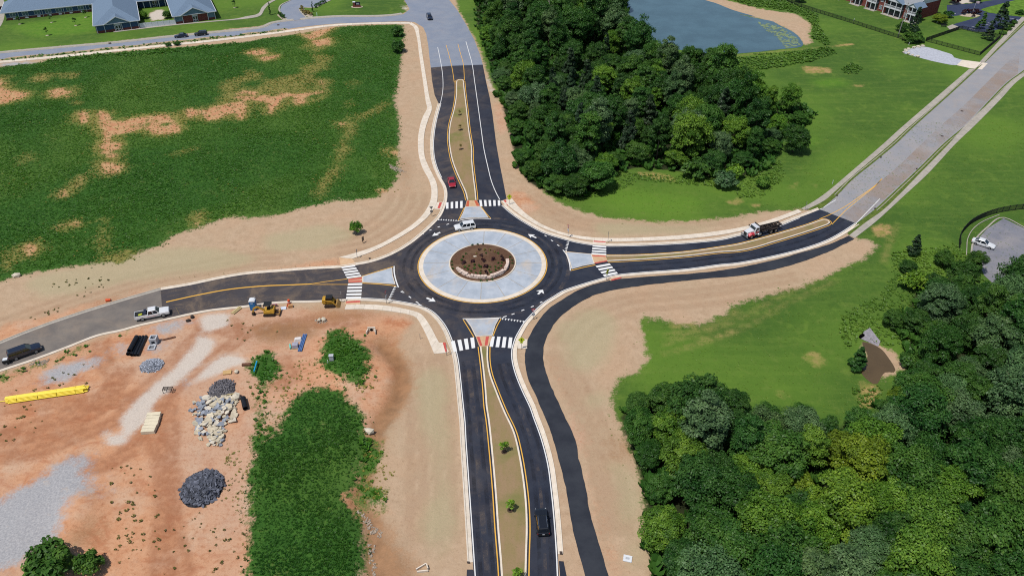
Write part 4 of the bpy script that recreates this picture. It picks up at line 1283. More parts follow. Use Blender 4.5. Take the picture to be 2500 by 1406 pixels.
# ---------------------------------------------------------------- rank weeds and brush, as one mass each
def tufts(name, mask, dens, size, mats, label, cat, seed, blades=6, near=None, tall=.5, wide=.9):
    g = np.random.default_rng(seed)
    w = mask.ravel().astype(np.float64)
    n = int(w.sum() * GS * GS * dens)
    if n < 2:
        return
    pick = g.choice(len(w), n, p=w / w.sum())
    j, i = np.divmod(pick, NX)
    x = gx[i] + g.uniform(-GS / 2, GS / 2, n)
    y = gy[j] + g.uniform(-GS / 2, GS / 2, n)
    z = height[j, i]
    s = g.uniform(size[0], size[1], n) * (1 + .15 * lump[j, i].clip(-1.5, 1.5))
    s = np.maximum(s, size[0] * .5)
    co = np.zeros((n, blades, 4, 3))
    a0 = g.uniform(0, 6.283, n)
    base = g.normal(.5, .12, n) + .05 * lump[j, i] + .13 * big[j, i]
    for k in range(blades):
        a = a0 + 6.283 * k / blades + g.normal(0, .35, n)
        dx, dy = np.cos(a), np.sin(a)
        r0, r1 = .02 * s, g.uniform(.35, .7, n) * s * wide
        h1 = g.uniform(.5, 1.0, n) * s * tall
        wd = g.uniform(.16, .3, n) * s * wide
        px, py = -dy * wd, dx * wd
        co[:, k, 0] = np.stack([x + dx * r0 - px * .5, y + dy * r0 - py * .5, z - .03], -1)
        co[:, k, 1] = np.stack([x + dx * r0 + px * .5, y + dy * r0 + py * .5, z - .03], -1)
        co[:, k, 2] = np.stack([x + dx * r1 + px, y + dy * r1 + py, z + h1], -1)
        co[:, k, 3] = np.stack([x + dx * r1 - px, y + dy * r1 - py, z + h1 * .92], -1)
    tint = np.repeat(base, blades) + g.normal(0, .1, n * blades)
    me = quads_mesh(name, co.reshape(-1, 4, 3), tint)
    o = link(name, me, mats)
    return tag(o, label, cat, kind='stuff')
WEED = leafmat('weed_leaf', D(70, 120, 36), .3, .27)
WEED_D = leafmat('dry_weed_leaf', D(150, 146, 70), .25, .4)
BRUSH = leafmat('brush_leaf', D(88, 128, 46), .25, .4)
GRASS = leafmat('long_grass_blade', D(92, 130, 44), .3, .35)
wm = soft(weed, 2) ** 1.5 * (1 - .97 * soft(bare, 2)) * (1 - .75 * soft(dry, 2))
nwf = soft(region(FIELD_NW), 3)
tufts('weed_field', wm * nwf, 8.0, (.2, .46), WEED, 'wide dark green field of rank weeds left of the north road', 'weeds', 101, 4)
tufts('weed_patch', wm * soft(region(FIELD_S), 3), 15.0, (.18, .4), leafmat('dense_weed_leaf', D(50, 94, 28), .3, .35), 'dark green block of weeds beside the south road ditch', 'weeds', 102, 4)
tufts('weed_patch', wm * soft(region(MOUND), 3), 8, (.3, .65), WEED, 'green weeds covering the small mound below the west road', 'weeds', 103, 6)
tufts('weed_patch', wm * soft(region(CLUMP, *ROADSIDE), 1), 2.6, (.5, .9), WEED, 'weeds along the kerb and round the rubble', 'weeds', 104, 6)
tufts('dry_weeds', soft(dry, 2) * nwf * (1 - .8 * soft(bare, 2)) + .012 * nwf, 1.6, (.25, .5), WEED_D, 'yellowing dry weeds round the bare clay scars', 'weeds', 105, 5)
tufts('dry_weeds', region("Y2 0,800 340,780 480,600 600,640 640,730 860,830 560,880 360,1000 250,1240 170,1240 60,1400 0,1400 100,1100", "Y6 1000,200 1200,200 1300,480 1220,820 1160,860 1000,780 960,600 1030,420", "Y2 960,860 1080,770 1200,800 1000,1000", "Y5 1960,250 2180,350 2140,1300 2060,900 1960,700"), 1.3, (.22, .5), WEED_D, 'thin straw coloured weeds on the construction dirt', 'weeds', 106, 5)
tufts('weed_clumps', region("Y5 950,420 1150,400 1350,550 1400,1250 900,1300 960,900 950,650", "Y5 1560,780 2000,560 2150,500 2150,1400 1400,1400 1450,1000", "Y1 0,960 850,600 800,900 500,880 100,960", "Y1 0,1030 250,1020 450,1150 300,1290 0,1380", "Z5 450,1200 1000,1150 1000,1230 700,1350 450,1250", "Y1 1950,260 2498,400 2100,500", "Y1 230,200 500,180 500,260 300,300"), .34, (.22, .55), leafmat('scrub_leaf', D(104, 104, 50), .2, .5), 'small scattered weed clumps dotting the orange clay yard', 'weeds', 107, 6)
tufts('brush_bank', region("Z3 2040,515 2498,480 Z4 100,478 500,452 800,412 860,470 640,540 300,600 60,640 Z3 2150,640", "Z4 430,0 700,130 720,240 810,380 770,402 650,330 660,220 560,130 400,90 100,60 -100,-20 0,-80", "Z4 900,600 1000,550 1090,590 1040,650 930,640"), 2.6, (.45, 1.0), BRUSH, 'tangled green brush along the pond banks', 'brush', 108, 8)
tufts('rough_grass', region("Y4 900,250 1200,100 1500,50 1700,150 1500,500 1250,520 1100,420 950,560 900,400", "Y4 1000,880 1250,870 1200,1080 1080,1080", "Z8 1350,950 1500,930 1900,880 2050,1000 2150,1200 1600,1400 1200,1400 1350,1150", "Z7 400,350 600,400 1050,400 1100,250 1900,300 2498,250 2498,330 1900,380 1300,330 1080,420 700,520 560,480", "Z8 0,280 380,150 420,300 200,480 0,480"), 3.2, (.28, .65), GRASS, 'long rough grass fringing the woods and creek', 'grass', 109, 6)
tufts('undergrowth', soft(woods_floor, 1), .7, (1.0, 2.0), leafmat('undergrowth_leaf', D(70, 114, 46), .3, .4), 'dark leafy undergrowth filling the gaps between the trees', 'undergrowth', 111, 8, None, .9)

tufts('field_grass', soft(lawn, 2) * (1 - soft(woods_floor, 1)) * (gy[:, None] < 215) * (1 - .8 * soft(lawndry, 1)), 1.0, (.14, .32), leafmat('field_grass_blade', D(112, 146, 52), .4, .35), 'uneven tufts of grass in the mown fields', 'grass', 110, 4, None, .3)
# ---------------------------------------------------------------- woods
def inside(poly, x, y):
    c = False
    n = len(poly)
    for k in range(n):
        x0, y0 = poly[k][0], poly[k][1]
        x1, y1 = poly[k - 1][0], poly[k - 1][1]
        if (y0 > y) != (y1 > y) and x < (x1 - x0) * (y - y0) / (y1 - y0) + x0:
            c = not c
    return c
def edge_dist(poly, x, y):
    best = 1e9
    n = len(poly)
    p = Vector((x, y, 0))
    for k in range(n):
        a, b = poly[k], poly[k - 1]
        d = b - a
        t = max(0, min(1, (p - a).dot(d) / max(d.length_squared, 1e-9)))
        best = min(best, (a + d * t - p).length)
    return best
def wood(poly_s, spacing, seed, chooser, cap):
    poly = W(poly_s)
    g = random.Random(seed)
    xs = [p.x for p in poly]; ys = [p.y for p in poly]
    pts = []
    tries = 0
    while tries < 12000 and len(pts) < cap:
        tries += 1
        x, y = g.uniform(min(xs), max(xs)), g.uniform(min(ys), max(ys))
        if not inside(poly, x, y):
            continue
        # leave out what stands outside the picture
        if abs(x) > (y * .80 + 60) * .68 + 6 or y > 345 or y < 56:
            continue
        sp = spacing(x, y)
        if any((x - a) ** 2 + (y - b) ** 2 < sp * sp for a, b in pts):
            continue
        pts.append((x, y))
    for x, y in pts:
        chooser(x, y, edge_dist(poly, x, y), g)
    return pts
WOOD1 = "P 1156,-140 1172,60 1205,150 1235,250 1262,350 1275,400 1300,436 1345,460 1390,468 1440,470 1476,450 1500,414 1560,402 1650,410 1700,418 1760,432 1850,418 1885,395 1895,335 1965,298 1975,280 1930,250 1830,268 1780,232 1745,190 1690,176 1605,150 1548,108 1530,60 1500,-140"
def zone(x, y, anchors):
    return min(anchors, key=lambda k: (at('P ' + k[0]) - Vector((x, y, 0))).length * k[2])[1]
Z1A = (('1200,120', 'beside the north road', 1), ('1245,300', 'beside the sandy verge', 1), ('1330,420', 'at its southern tip', 1), ('1600,400', 'behind the grassy clearing', 1), ('1680,210', 'near the pond', 1), ('1900,310', 'at its right end', 1), ('1330,20', 'by the top edge', 1), ('1480,60', 'left of the pond', 1), ('1450,280', 'in its middle', 1.1))
Z2A = (('2180,980', 'near the creek pool', 1), ('1570,1120', 'along the sandy verge', 1), ('1620,1330', 'at the lower left corner', 1), ('1800,1010', 'next to the grass field', 1), ('1900,1390', 'by the bottom edge', 1), ('2380,760', 'below the car park', 1), ('2450,950', 'toward the right edge', 1), ('2350,1300', 'in the bottom right corner', 1), ('2000,1180', 'in its middle', 1.1))
def pick1(x, y, e, g):
    far = y > 250
    if e < 3.2:
        tone = g.choice(['mid', 'mid', 'dark', 'grey', 'light'])
        k, s, zs = 'broad', g.uniform(.55, .8), g.uniform(.75, .95)
    else:
        right = x > 46
        tone = g.choice(['dark', 'dark', 'mid', 'mid', 'grey', 'dark', 'light' if g.random() < .5 else 'mid'])
        if right or far:
            k = g.choice(['broad', 'tall', 'broad'])
            s, zs = g.uniform(.68, 1.28), g.uniform(1.1, 1.5)
        else:
            k = g.choice(['broad', 'broad', 'tall'])
            s, zs = g.uniform(.58, 1.12), g.uniform(.85, 1.25)
        if g.random() < .11:
            k, tone, s, zs = 'cedar', 'cedar', g.uniform(1.1, 1.5), 1.2
    word = {'dark': 'dark green', 'mid': 'mid green', 'grey': 'grey green', 'light': 'light green', 'cedar': 'dusky green'}[tone]
    nm = 'cedar_tree' if k == 'cedar' else ('slender_tree' if k == 'tall' else 'broadleaf_tree')
    kw = 'conical cedar' if k == 'cedar' else ('tall slender tree' if k == 'tall' else 'round crowned tree')
    lab = f'{word} {kw} of the upper wood {zone(x, y, Z1A)}'
    tree(nm, (x, y), k, s, tone, lab, 'tree', lab.replace('tree', 'trees', 1), zs)
wood(WOOD1, lambda x, y: 4.6 if y < 230 else 5.5, 4, pick1, 215)
WOOD2 = "P 1530,1040 1560,1000 1620,985 1740,985 1820,1012 1900,1035 2080,1060 2150,1030 2195,975 2235,900 2215,830 2235,760 2262,715 2330,705 2400,735 2500,775 2760,800 2900,1700 1690,1700 1625,1406 1592,1300 1600,1220 1580,1150 1565,1100 1545,1070"
YELW = W('P 1880,1200 1990,1130 2120,1110 2260,1190 2340,1260 2290,1320 2100,1290 1960,1310')
def pick2(x, y, e, g):
    u = g.random()
    p = (x, y)
    yel = inside(YELW, x, y)
    if e < 2.6:
        tone = g.choice(['mid', 'light', 'dark', 'mid'])
        k, s, zs = 'broad', g.uniform(.5, .72), g.uniform(.8, 1.0)
    else:
        tone = g.choice(['yellow', 'light', 'yellow', 'mid'] if yel else ['dark', 'mid', 'dark', 'mid', 'grey', 'mid', 'light' if x < 60 else 'dark'])
        k = g.choice(['broad', 'broad', 'broad', 'tall'])
        s, zs = g.uniform(.62, 1.22), g.uniform(.9, 1.25)
        if k == 'tall':
            s *= .85
    word = {'dark': 'dark green', 'mid': 'mid green', 'grey': 'silvery green', 'light': 'bright green', 'yellow': 'yellow green'}[tone]
    kw = 'tall slender tree' if k == 'tall' else 'round crowned tree'
    lab = f'{word} {kw} of the lower wood {zone(x, y, Z2A)}'
    tree('slender_tree' if k == 'tall' else 'broadleaf_tree', p, k, s, tone, lab, 'tree', lab.replace('tree', 'trees', 1), zs)
wood(WOOD2, lambda x, y: 4.4, 8, pick2, 150)
# trees and shrubs one can pick out
for pos, kind, s, tone, zs, name, lab, cat in (
    ("P 1358,470", 'broad', .72, 'mid', .75, 'broadleaf_tree', 'bushy tree bulging over the sandy verge above the roundabout', 'tree'),
    ("P 1402,478", 'broad', .8, 'dark', .8, 'broadleaf_tree', 'dark bushy tree at the southern tip of the upper wood', 'tree'),
    ("P 1455,462", 'broad', .95, 'mid', .85, 'broadleaf_tree', 'big dense tree beside the grassy clearing of the upper wood', 'tree'),
    ("P 1770,456", 'shrub', 1.35, 'grey', 1.2, 'shrub', 'grey green round shrub in the grass below the upper wood', 'shrub'),
    ("P 1692,434", 'shrub', 1.5, 'mid', 1.3, 'shrub', 'large rounded shrub at the back of the grassy clearing', 'shrub'),
    ("P 1791,436", 'shrub', 1.1, 'lime', 1.4, 'shrub', 'yellow green shrub beside the grey shrub below the wood', 'shrub'),
    ("P 1861,458", 'shrub', .9, 'fresh', 1.3, 'shrub', 'small lone green shrub in the grass near the east road', 'shrub'),
    ("P 1935,372", 'broad', .8, 'dark', 1.1, 'broadleaf_tree', 'dark tree at the right end of the upper wood', 'tree'),
    ("P 870,571", 'shrub', .62, 'fresh', 2.2, 'young_tree', 'lone leafy young tree on the bare sandy verge', 'tree'),
    ("P 2090,896", 'cedar', .8, 'dark', .8, 'shrub', 'dark conical bush at the left bank of the creek pool', 'shrub'),
    ("P 2228,620", 'cedar', .75, 'cedar', .9, 'cedar_tree', 'small dark cedar in the grass near the car park fence', 'tree'),
    ("P 2212,665", 'broad', .42, 'dark', .8, 'broadleaf_tree', 'low dark tree left of the car park thicket', 'tree'),
    ("P 2226,705", 'shrub', 1.2, 'lime', 1.4, 'shrub', 'bright yellow green shrub left of the car park thicket', 'shrub'),
    ("P 2300,650", 'broad', .5, 'mid', .9, 'broadleaf_tree', 'small tree just below the curved fence end', 'tree'),
    ("P 2340,700", 'broad', .7, 'dark', 1.0, 'broadleaf_tree', 'dark tree leaning toward the car park kerb', 'tree'),
    ("P 2375,665", 'broad', .55, 'mid', 1.1, 'broadleaf_tree', 'upright tree touching the car park edge', 'tree'),
    ("P 2478,740", 'broad', 1.05, 'dark', 1.15, 'broadleaf_tree', 'large dark tree in front of the car park at the right edge', 'tree'),
    ("P 2212,890", 'shrub', 1.0, 'mid', 1.1, 'shrub', 'green bush on the right bank of the creek pool', 'shrub'),
    ("P 2175,800", 'broad', .5, 'mid', .9, 'broadleaf_tree', 'small tree standing right above the creek headwall', 'tree'),
    ("P 2196,990", 'broad', .6, 'yellow', .7, 'broadleaf_tree', 'sunlit yellow green tree at the foot of the creek pool', 'tree'),
    ("P 2230,76", 'cedar', 1.15, 'cedar', 1.05, 'cedar_tree', 'dark evergreen in front of the apartment corner', 'tree'),
    ("P 2293,57", 'broad', .62, 'yellow', .62, 'shrub', 'round yellow green bush beside the brick gable end', 'shrub'),
    ("P 2200,78", 'shrub', 1.2, 'dark', 1.1, 'shrub', 'dark shrub left of the evergreen by the apartments', 'shrub'),
    ("P 2225,103", 'shrub', 1.5, 'mid', .9, 'shrub', 'spreading shrub at the end of the long black fence', 'shrub'),
    ("P 2247,104", 'shrub', .7, 'dark', .9, 'shrub', 'small dark shrub next to the corner of the fenced lawn', 'shrub'),
    ("P 2393,72", 'cedar', .85, 'mid', 1.0, 'cedar_tree', 'conifer between the two parking rows by the apartments', 'tree'),
    ("P 2437,68", 'cedar', 1.25, 'cedar', 1.05, 'cedar_tree', 'tall dark conifer at the apartment car park entrance', 'tree'),
    ("P 2410,97", 'cedar', .85, 'cedar', .9, 'cedar_tree', 'dark conifer inside the far corner of the fenced lawn', 'tree'),
    ("P 2313,44", 'shrub', .9, 'dark', 1.2, 'shrub', 'dark shrub at the back corner of the brick gable end', 'shrub'),
    ("P 2330,9", 'broad', .55, 'purple', .6, 'shrub', 'dark red leaved shrub behind the apartment roof', 'shrub'),
    ("P 2380,6", 'broad', .5, 'dark', .6, 'shrub', 'dark green shrub at the top edge behind the car park', 'shrub'),
    ("P 2448,84", 'shrub', .62, 'mid', .7, 'shrub', 'hedge shrub nearest the fenced lawn beside the sidewalk', 'shrub'),
    ("P 2461,74", 'shrub', .62, 'mid', .7, 'shrub', 'second hedge shrub from the fenced lawn beside the sidewalk', 'shrub'),
    ("P 2470,66", 'shrub', .62, 'mid', .7, 'shrub', 'third hedge shrub from the fenced lawn beside the sidewalk', 'shrub'),
    ("P 2476,58", 'shrub', .62, 'mid', .7, 'shrub', 'hedge shrub farthest from the fenced lawn beside the sidewalk', 'shrub'),
    ("P 2488,36", 'shrub', .9, 'dark', .7, 'shrub', 'low dark shrub on the lawn at the top right corner', 'shrub'),
    ("P 352,46", 'broad', .42, 'light', .75, 'young_tree', 'olive green tree in the courtyard left of the gravel', 'tree'),
    ("P 410,45", 'broad', .42, 'mid', .75, 'young_tree', 'green tree in the courtyard right of the gravel', 'tree'),
    ("P 970,90", 'shrub', 1.1, 'dark', 1.2, 'shrub', 'dark shrub at the corner of the weed field by the intersection', 'shrub'),
    ("P 972,128", 'shrub', 1.3, 'dark', 1.2, 'shrub', 'large dark shrub on the right edge of the weed field', 'shrub'),
    ("P 411,113", 'shrub', .6, 'dark', .8, 'shrub', 'left of the two small dark bushes on the street sidewalk', 'shrub'),
    ("P 433,111", 'shrub', .6, 'dark', .8, 'shrub', 'right of the two small dark bushes on the street sidewalk', 'shrub'),
    ("Y5 450,1370", 'shrub', 1.75, 'mid', 1.0, 'shrub', 'large bush on the gravel at the bottom left corner', 'shrub'),
    ("Y5 800,1350", 'shrub', .98, 'mid', 1.2, 'shrub', 'smaller round bush right of the large corner bush', 'shrub'),
    ("A4 30,230", 'shrub', .6, 'purple', 1.2, 'shrub', 'purple flowering shrub at the left end of the long building', 'shrub'),
    ("Z4 540,20", 'broad', .55, 'dark', .6, 'shrub', 'dark thicket at the far end of the long black fence', 'shrub'),
    ("P 1528,80", 'broad', .75, 'light', .95, 'broadleaf_tree', 'light green willowy tree leaning over the pond shore', 'tree'),
    ("P 1512,20", 'broad', .8, 'light', 1.0, 'broadleaf_tree', 'light green tree at the pond shore near the top edge', 'tree'),
    ("P 1730,205", 'tall', .95, 'mid', 1.1, 'broadleaf_tree', 'pointed tree standing against the pond at the right', 'tree'),
    ("P 1680,196", 'broad', 1.1, 'mid', 1.15, 'broadleaf_tree', 'large dome shaped tree standing against the pond', 'tree')):
    tree(name, at(pos).to_tuple(), kind, s, tone, lab, cat, None, zs)
# bare dead trees among the wood
for pos, h in (("P 1338,96", 17), ("P 1418,118", 13)):
    o = empty('dead_tree', at(pos).to_tuple(), 0, 'tall bare dead trunk rising from the back of the wood' if h > 15 else 'shorter bare trunk among the trees left of the pond', 'tree')
    b = MB().cyl((0, 0, 0), (.2, .1, h), .2, .06, 7)
    b.build('trunk', M('dead_wood', (170, 160, 150), .95, .1, var=.2), o)
    b = MB()
    for k in range(9):
        z = h * (.35 + .07 * k)
        a = k * 2.4
        b.cyl((0, 0, z), (math.cos(a) * 1.9, math.sin(a) * 1.9, z + .5), .06, .02, 5)
    b.build('limbs', M('dead_wood'), o)
# young trees of the lawn and the medians
for k, (pos, lab) in enumerate((("A4 400,497", 'young lawn tree closest to the left end of the long building'), ("A4 1050,462", 'young lawn tree in front of the middle windows'), ("A4 1540,525", 'young lawn tree nearest the left porch'),
                   ("A4 960,728", 'young lawn tree closest to the street'), ("A4 1740,360", 'faint young tree right under the last windows'), ("P 573,20", 'young tree on the lawn right of the brick porch'))):
    tree('young_tree', at(pos).to_tuple(), 'young', .95, 'dark', lab, 'tree', None, 1.1)
    sheet('mulch_ring', [at(pos) + Vector((math.cos(i * .524) * .55, math.sin(i * .524) * .55, 0)) for i in range(12)], .035, M('mulch_pale', (190, 180, 160), .95, .1))
tree('columnar_tree', at("B6 165,312").to_tuple(), 'column', 1.15, 'dark', 'slender columnar tree between the curved path and the driveway', 'tree', None, 1.05)
tree('columnar_tree', at("B6 1030,245").to_tuple(), 'column', .95, 'dark', 'slender columnar tree on the lawn right of the driveway', 'tree', None, 1.0)
for k, (pos, s, lab) in enumerate((("P 1122,282", .8, 'sparse sapling closest to the far nose of the north median'), ("P 1123,319", .85, 'middle sapling of the north median'), ("P 1124.5,366", .85, 'sapling of the north median nearest the roundabout'),
                   ("P 1231,1104", 1.05, 'sapling of the south median nearest the roundabout'), ("P 1246,1246", 1.0, 'middle sapling of the south median'), ("P 1262,1412", 1.0, 'sapling of the south median cut by the bottom edge'))):
    p = at(pos)
    tree('sapling', (p.x, p.y, .13), 'young', s * (.78 if k > 2 else .7), 'lime' if k > 2 else 'straw', lab, 'tree', 'saplings planted in the medians')
    sheet('mulch_ring', [p + Vector((math.cos(i * .524) * .5, math.sin(i * .524) * .5, 0)) for i in range(12)], .14, M('mulch_dark', (84, 68, 56), .95, .1))
# beds beside the driveway and the parking island
for k, s in enumerate("B6 800,190|B6 815,230|B6 840,262|B6 885,285|B6 935,290|B6 960,300|B6 990,318|B6 880,300|B6 350,305|B6 400,335|B6 410,375|B6 450,372|B6 1090,160|B6 1130,135|B6 1180,108|B6 1230,85|B6 1280,65".split('|')):
    tree('bed_shrub', at(s).to_tuple(), 'tuftplant', 2.3, 'straw' if k < 8 else 'dark', 'small ornamental shrub in the beds beside the driveway mouth', 'shrub', 'ornamental shrubs beside the driveway mouth')
sheet('planting_bed', W("B6 790,170 845,175 880,230 960,265 1030,330 1010,375 900,340 830,280"), .04, M('bed_gravel', (190, 176, 156), .95, .1, var=.2))
sheet('planting_bed', W("B6 300,312 350,290 430,360 500,425 400,405"), .04, M('bed_gravel'))
sheet('planting_bed', W("A7 1180,318 1300,290 1520,280 1610,325 1500,365 1250,340"), .045, M('bed_gravel'))
for s in "A7 1260,295|A7 1330,275|A7 1380,268|A7 1520,290|A7 1560,300|A7 1450,350|A7 1470,285".split('|'):
    tree('bed_shrub', at(s).to_tuple(), 'tuftplant', 3.2, 'purple', 'dark red shrub in the flagpole bed of the car park', 'shrub', 'dark red shrubs round the flagpole')
# plants of the roundabout island
ipl = [("1175,755", 'purple', 1.5), ("1280,755", 'straw', 1.3), ("1380,765", 'straw', 1.3), ("900,840", 'dark', 1.1), ("1105,830", 'straw', 1.0), ("1300,825", 'dark', 1.0), ("1475,800", 'straw', 1.0), ("1550,830", 'mid', 1.1), ("1215,880", 'purple', 1.6), ("1615,885", 'purple', 1.2),
       ("1795,905", 'dark', 1.0), ("1830,965", 'dark', 1.0), ("1840,1030", 'dark', 1.0), ("1640,955", 'purple', 1.8), ("1445,955", 'purple', 1.9), ("1240,985", 'purple', 1.9), ("1030,1000", 'purple', 1.8), ("840,1025", 'purple', 1.9), ("800,965", 'dark', 1.2), ("840,905", 'dark', 1.1),
       ("610,995", 'dark', 1.0), ("610,1068", 'dark', 1.0), ("632,1138", 'dark', 1.0), ("955,1080", 'mid', 1.0), ("865,1108", 'mid', 1.2), ("925,1150", 'mid', 1.1), ("1065,1068", 'mid', 1.1), ("1160,1068", 'mid', 1.0), ("1185,1110", 'mid', 1.2), ("1060,1130", 'mid', 1.2),
       ("1290,1105", 'purple', 2.0), ("1380,1100", 'dark', 1.0), ("1370,1160", 'dark', 1.0), ("1490,1100", 'mid', 1.1), ("1495,1165", 'mid', 1.2), ("1395,1205", 'mid', 1.1), ("1315,1225", 'purple', 1.8), ("1190,1230", 'mid', 1.2), ("1095,1225", 'mid', 1.2), ("1000,1195", 'mid', 1.0),
       ("1195,1168", 'straw', 1.0), ("1600,1080", 'mid', 1.0), ("1625,1020", 'mid', 1.0), ("1545,1020", 'dark', 1.0), ("1550,1130", 'mid', 1.0), ("1205,1388", 'dark', 1.0), ("1320,1385", 'dark', 1.0), ("1425,1362", 'dark', 1.0), ("1030,655", 'dark', .9), ("1135,645", 'dark', .9), ("1240,642", 'dark', .9), ("745,1235", 'straw', .9)]
names = {'purple': 'dark purple shrub planted in the roundabout mulch', 'dark': 'small dark green plant in the roundabout mulch', 'mid': 'small olive green plant in the roundabout mulch', 'straw': 'straw coloured grass clump in the roundabout mulch'}
for s, tone, k in ipl:
    u, v = T("B1 " + s)[0]
    z = .4
    for _ in range(4):
        p = G(u, v, z)
        z = mound_z((Vector((p.x, p.y, 0)) - RC).length)
    tree('bed_plant', (p.x, p.y, z - .04), 'tuftplant', k * .72, tone, names[tone], 'plant', names[tone].replace('shrub', 'shrubs').replace('plant ', 'plants ').replace('clump', 'clumps'))

# stones washed into the ditch
sg = random.Random(44)
sm = region("Y6 950,820 1010,830 1090,900 1170,1000 1160,1040 1080,1010 1030,900", "Y6 1050,1090 1110,1100 1130,1300 1100,1406 1060,1200", "Y2 600,280 700,270 720,300 640,310", "Z6 1250,190 1340,220 1400,250 1340,260 1260,225", "Y1 250,660 420,630 400,680 280,690")
jj, ii = np.nonzero(sm > .5)
b = MB()
for _ in range(420):
    k = sg.randrange(len(jj))
    x, y = gx[ii[k]] + sg.uniform(-.3, .3), gy[jj[k]] + sg.uniform(-.3, .3)
    q = sg.uniform(.06, .2)
    b.box((x, y, height[jj[k], ii[k]] + q * .3), (q * 2, q * 1.5, q), sg.uniform(0, 6), sg.uniform(-.4, .4), sg.uniform(-.4, .4), .7)
tag(b.build('ditch_stones', M('washed_stone', (172, 158, 142), .95, .1, var=.25, scale=2)), 'loose pale stones washed along the ditch and kerbs', 'stones', kind='stuff')
# ---------------------------------------------------------------- buildings
ROOFM = M('blue_grey_shingle', (116, 136, 158), .9, .15, var=.14, scale=3.5, bump=.2)
SIDING = M('blue_siding', (62, 92, 128), .75, .25, var=.08, scale=2)
SIDING_L = M('pale_blue_siding', (112, 142, 160), .75, .25, var=.06)
TRIM = M('white_trim', (226, 230, 234), .6, .3, var=.04)
def brick_mat(name, a, b, mort):
    t = NT(name)
    p = t.n('TexCoord').outputs['Object']
    x = t.n('TexBrick')
    x.inputs['Scale'].default_value = 4.0
    x.inputs['Color1'].default_value = a; x.inputs['Color2'].default_value = b; x.inputs['Mortar'].default_value = mort
    x.inputs['Mortar Size'].default_value = .02
    mp = t.n('Mapping'); mp.inputs['Rotation'].default_value = (R(90), 0, 0)
    t.l(p, mp.inputs[0]); t.l(mp.outputs[0], x.inputs['Vector'])
    c = t.mix(t.ramp(t.noise(1.2, 4, .6, p), .3, .7, 0, .4), x.outputs[0], a)
    return t.out(c, .9, .15)
BRICK = brick_mat('red_brick', D(126, 62, 56), D(104, 52, 50), D(150, 120, 110))
BRICK_A = brick_mat('apartment_brick', D(138, 66, 58), D(118, 58, 54), D(160, 130, 120))
GLASS = M('window_glass', (34, 44, 58), .08, .6, var=.1)
GLASS_C = M('curtained_glass', (88, 112, 128), .12, .6, var=.15)
VINYL = M('white_vinyl', (232, 236, 242), .5, .35, var=.03)

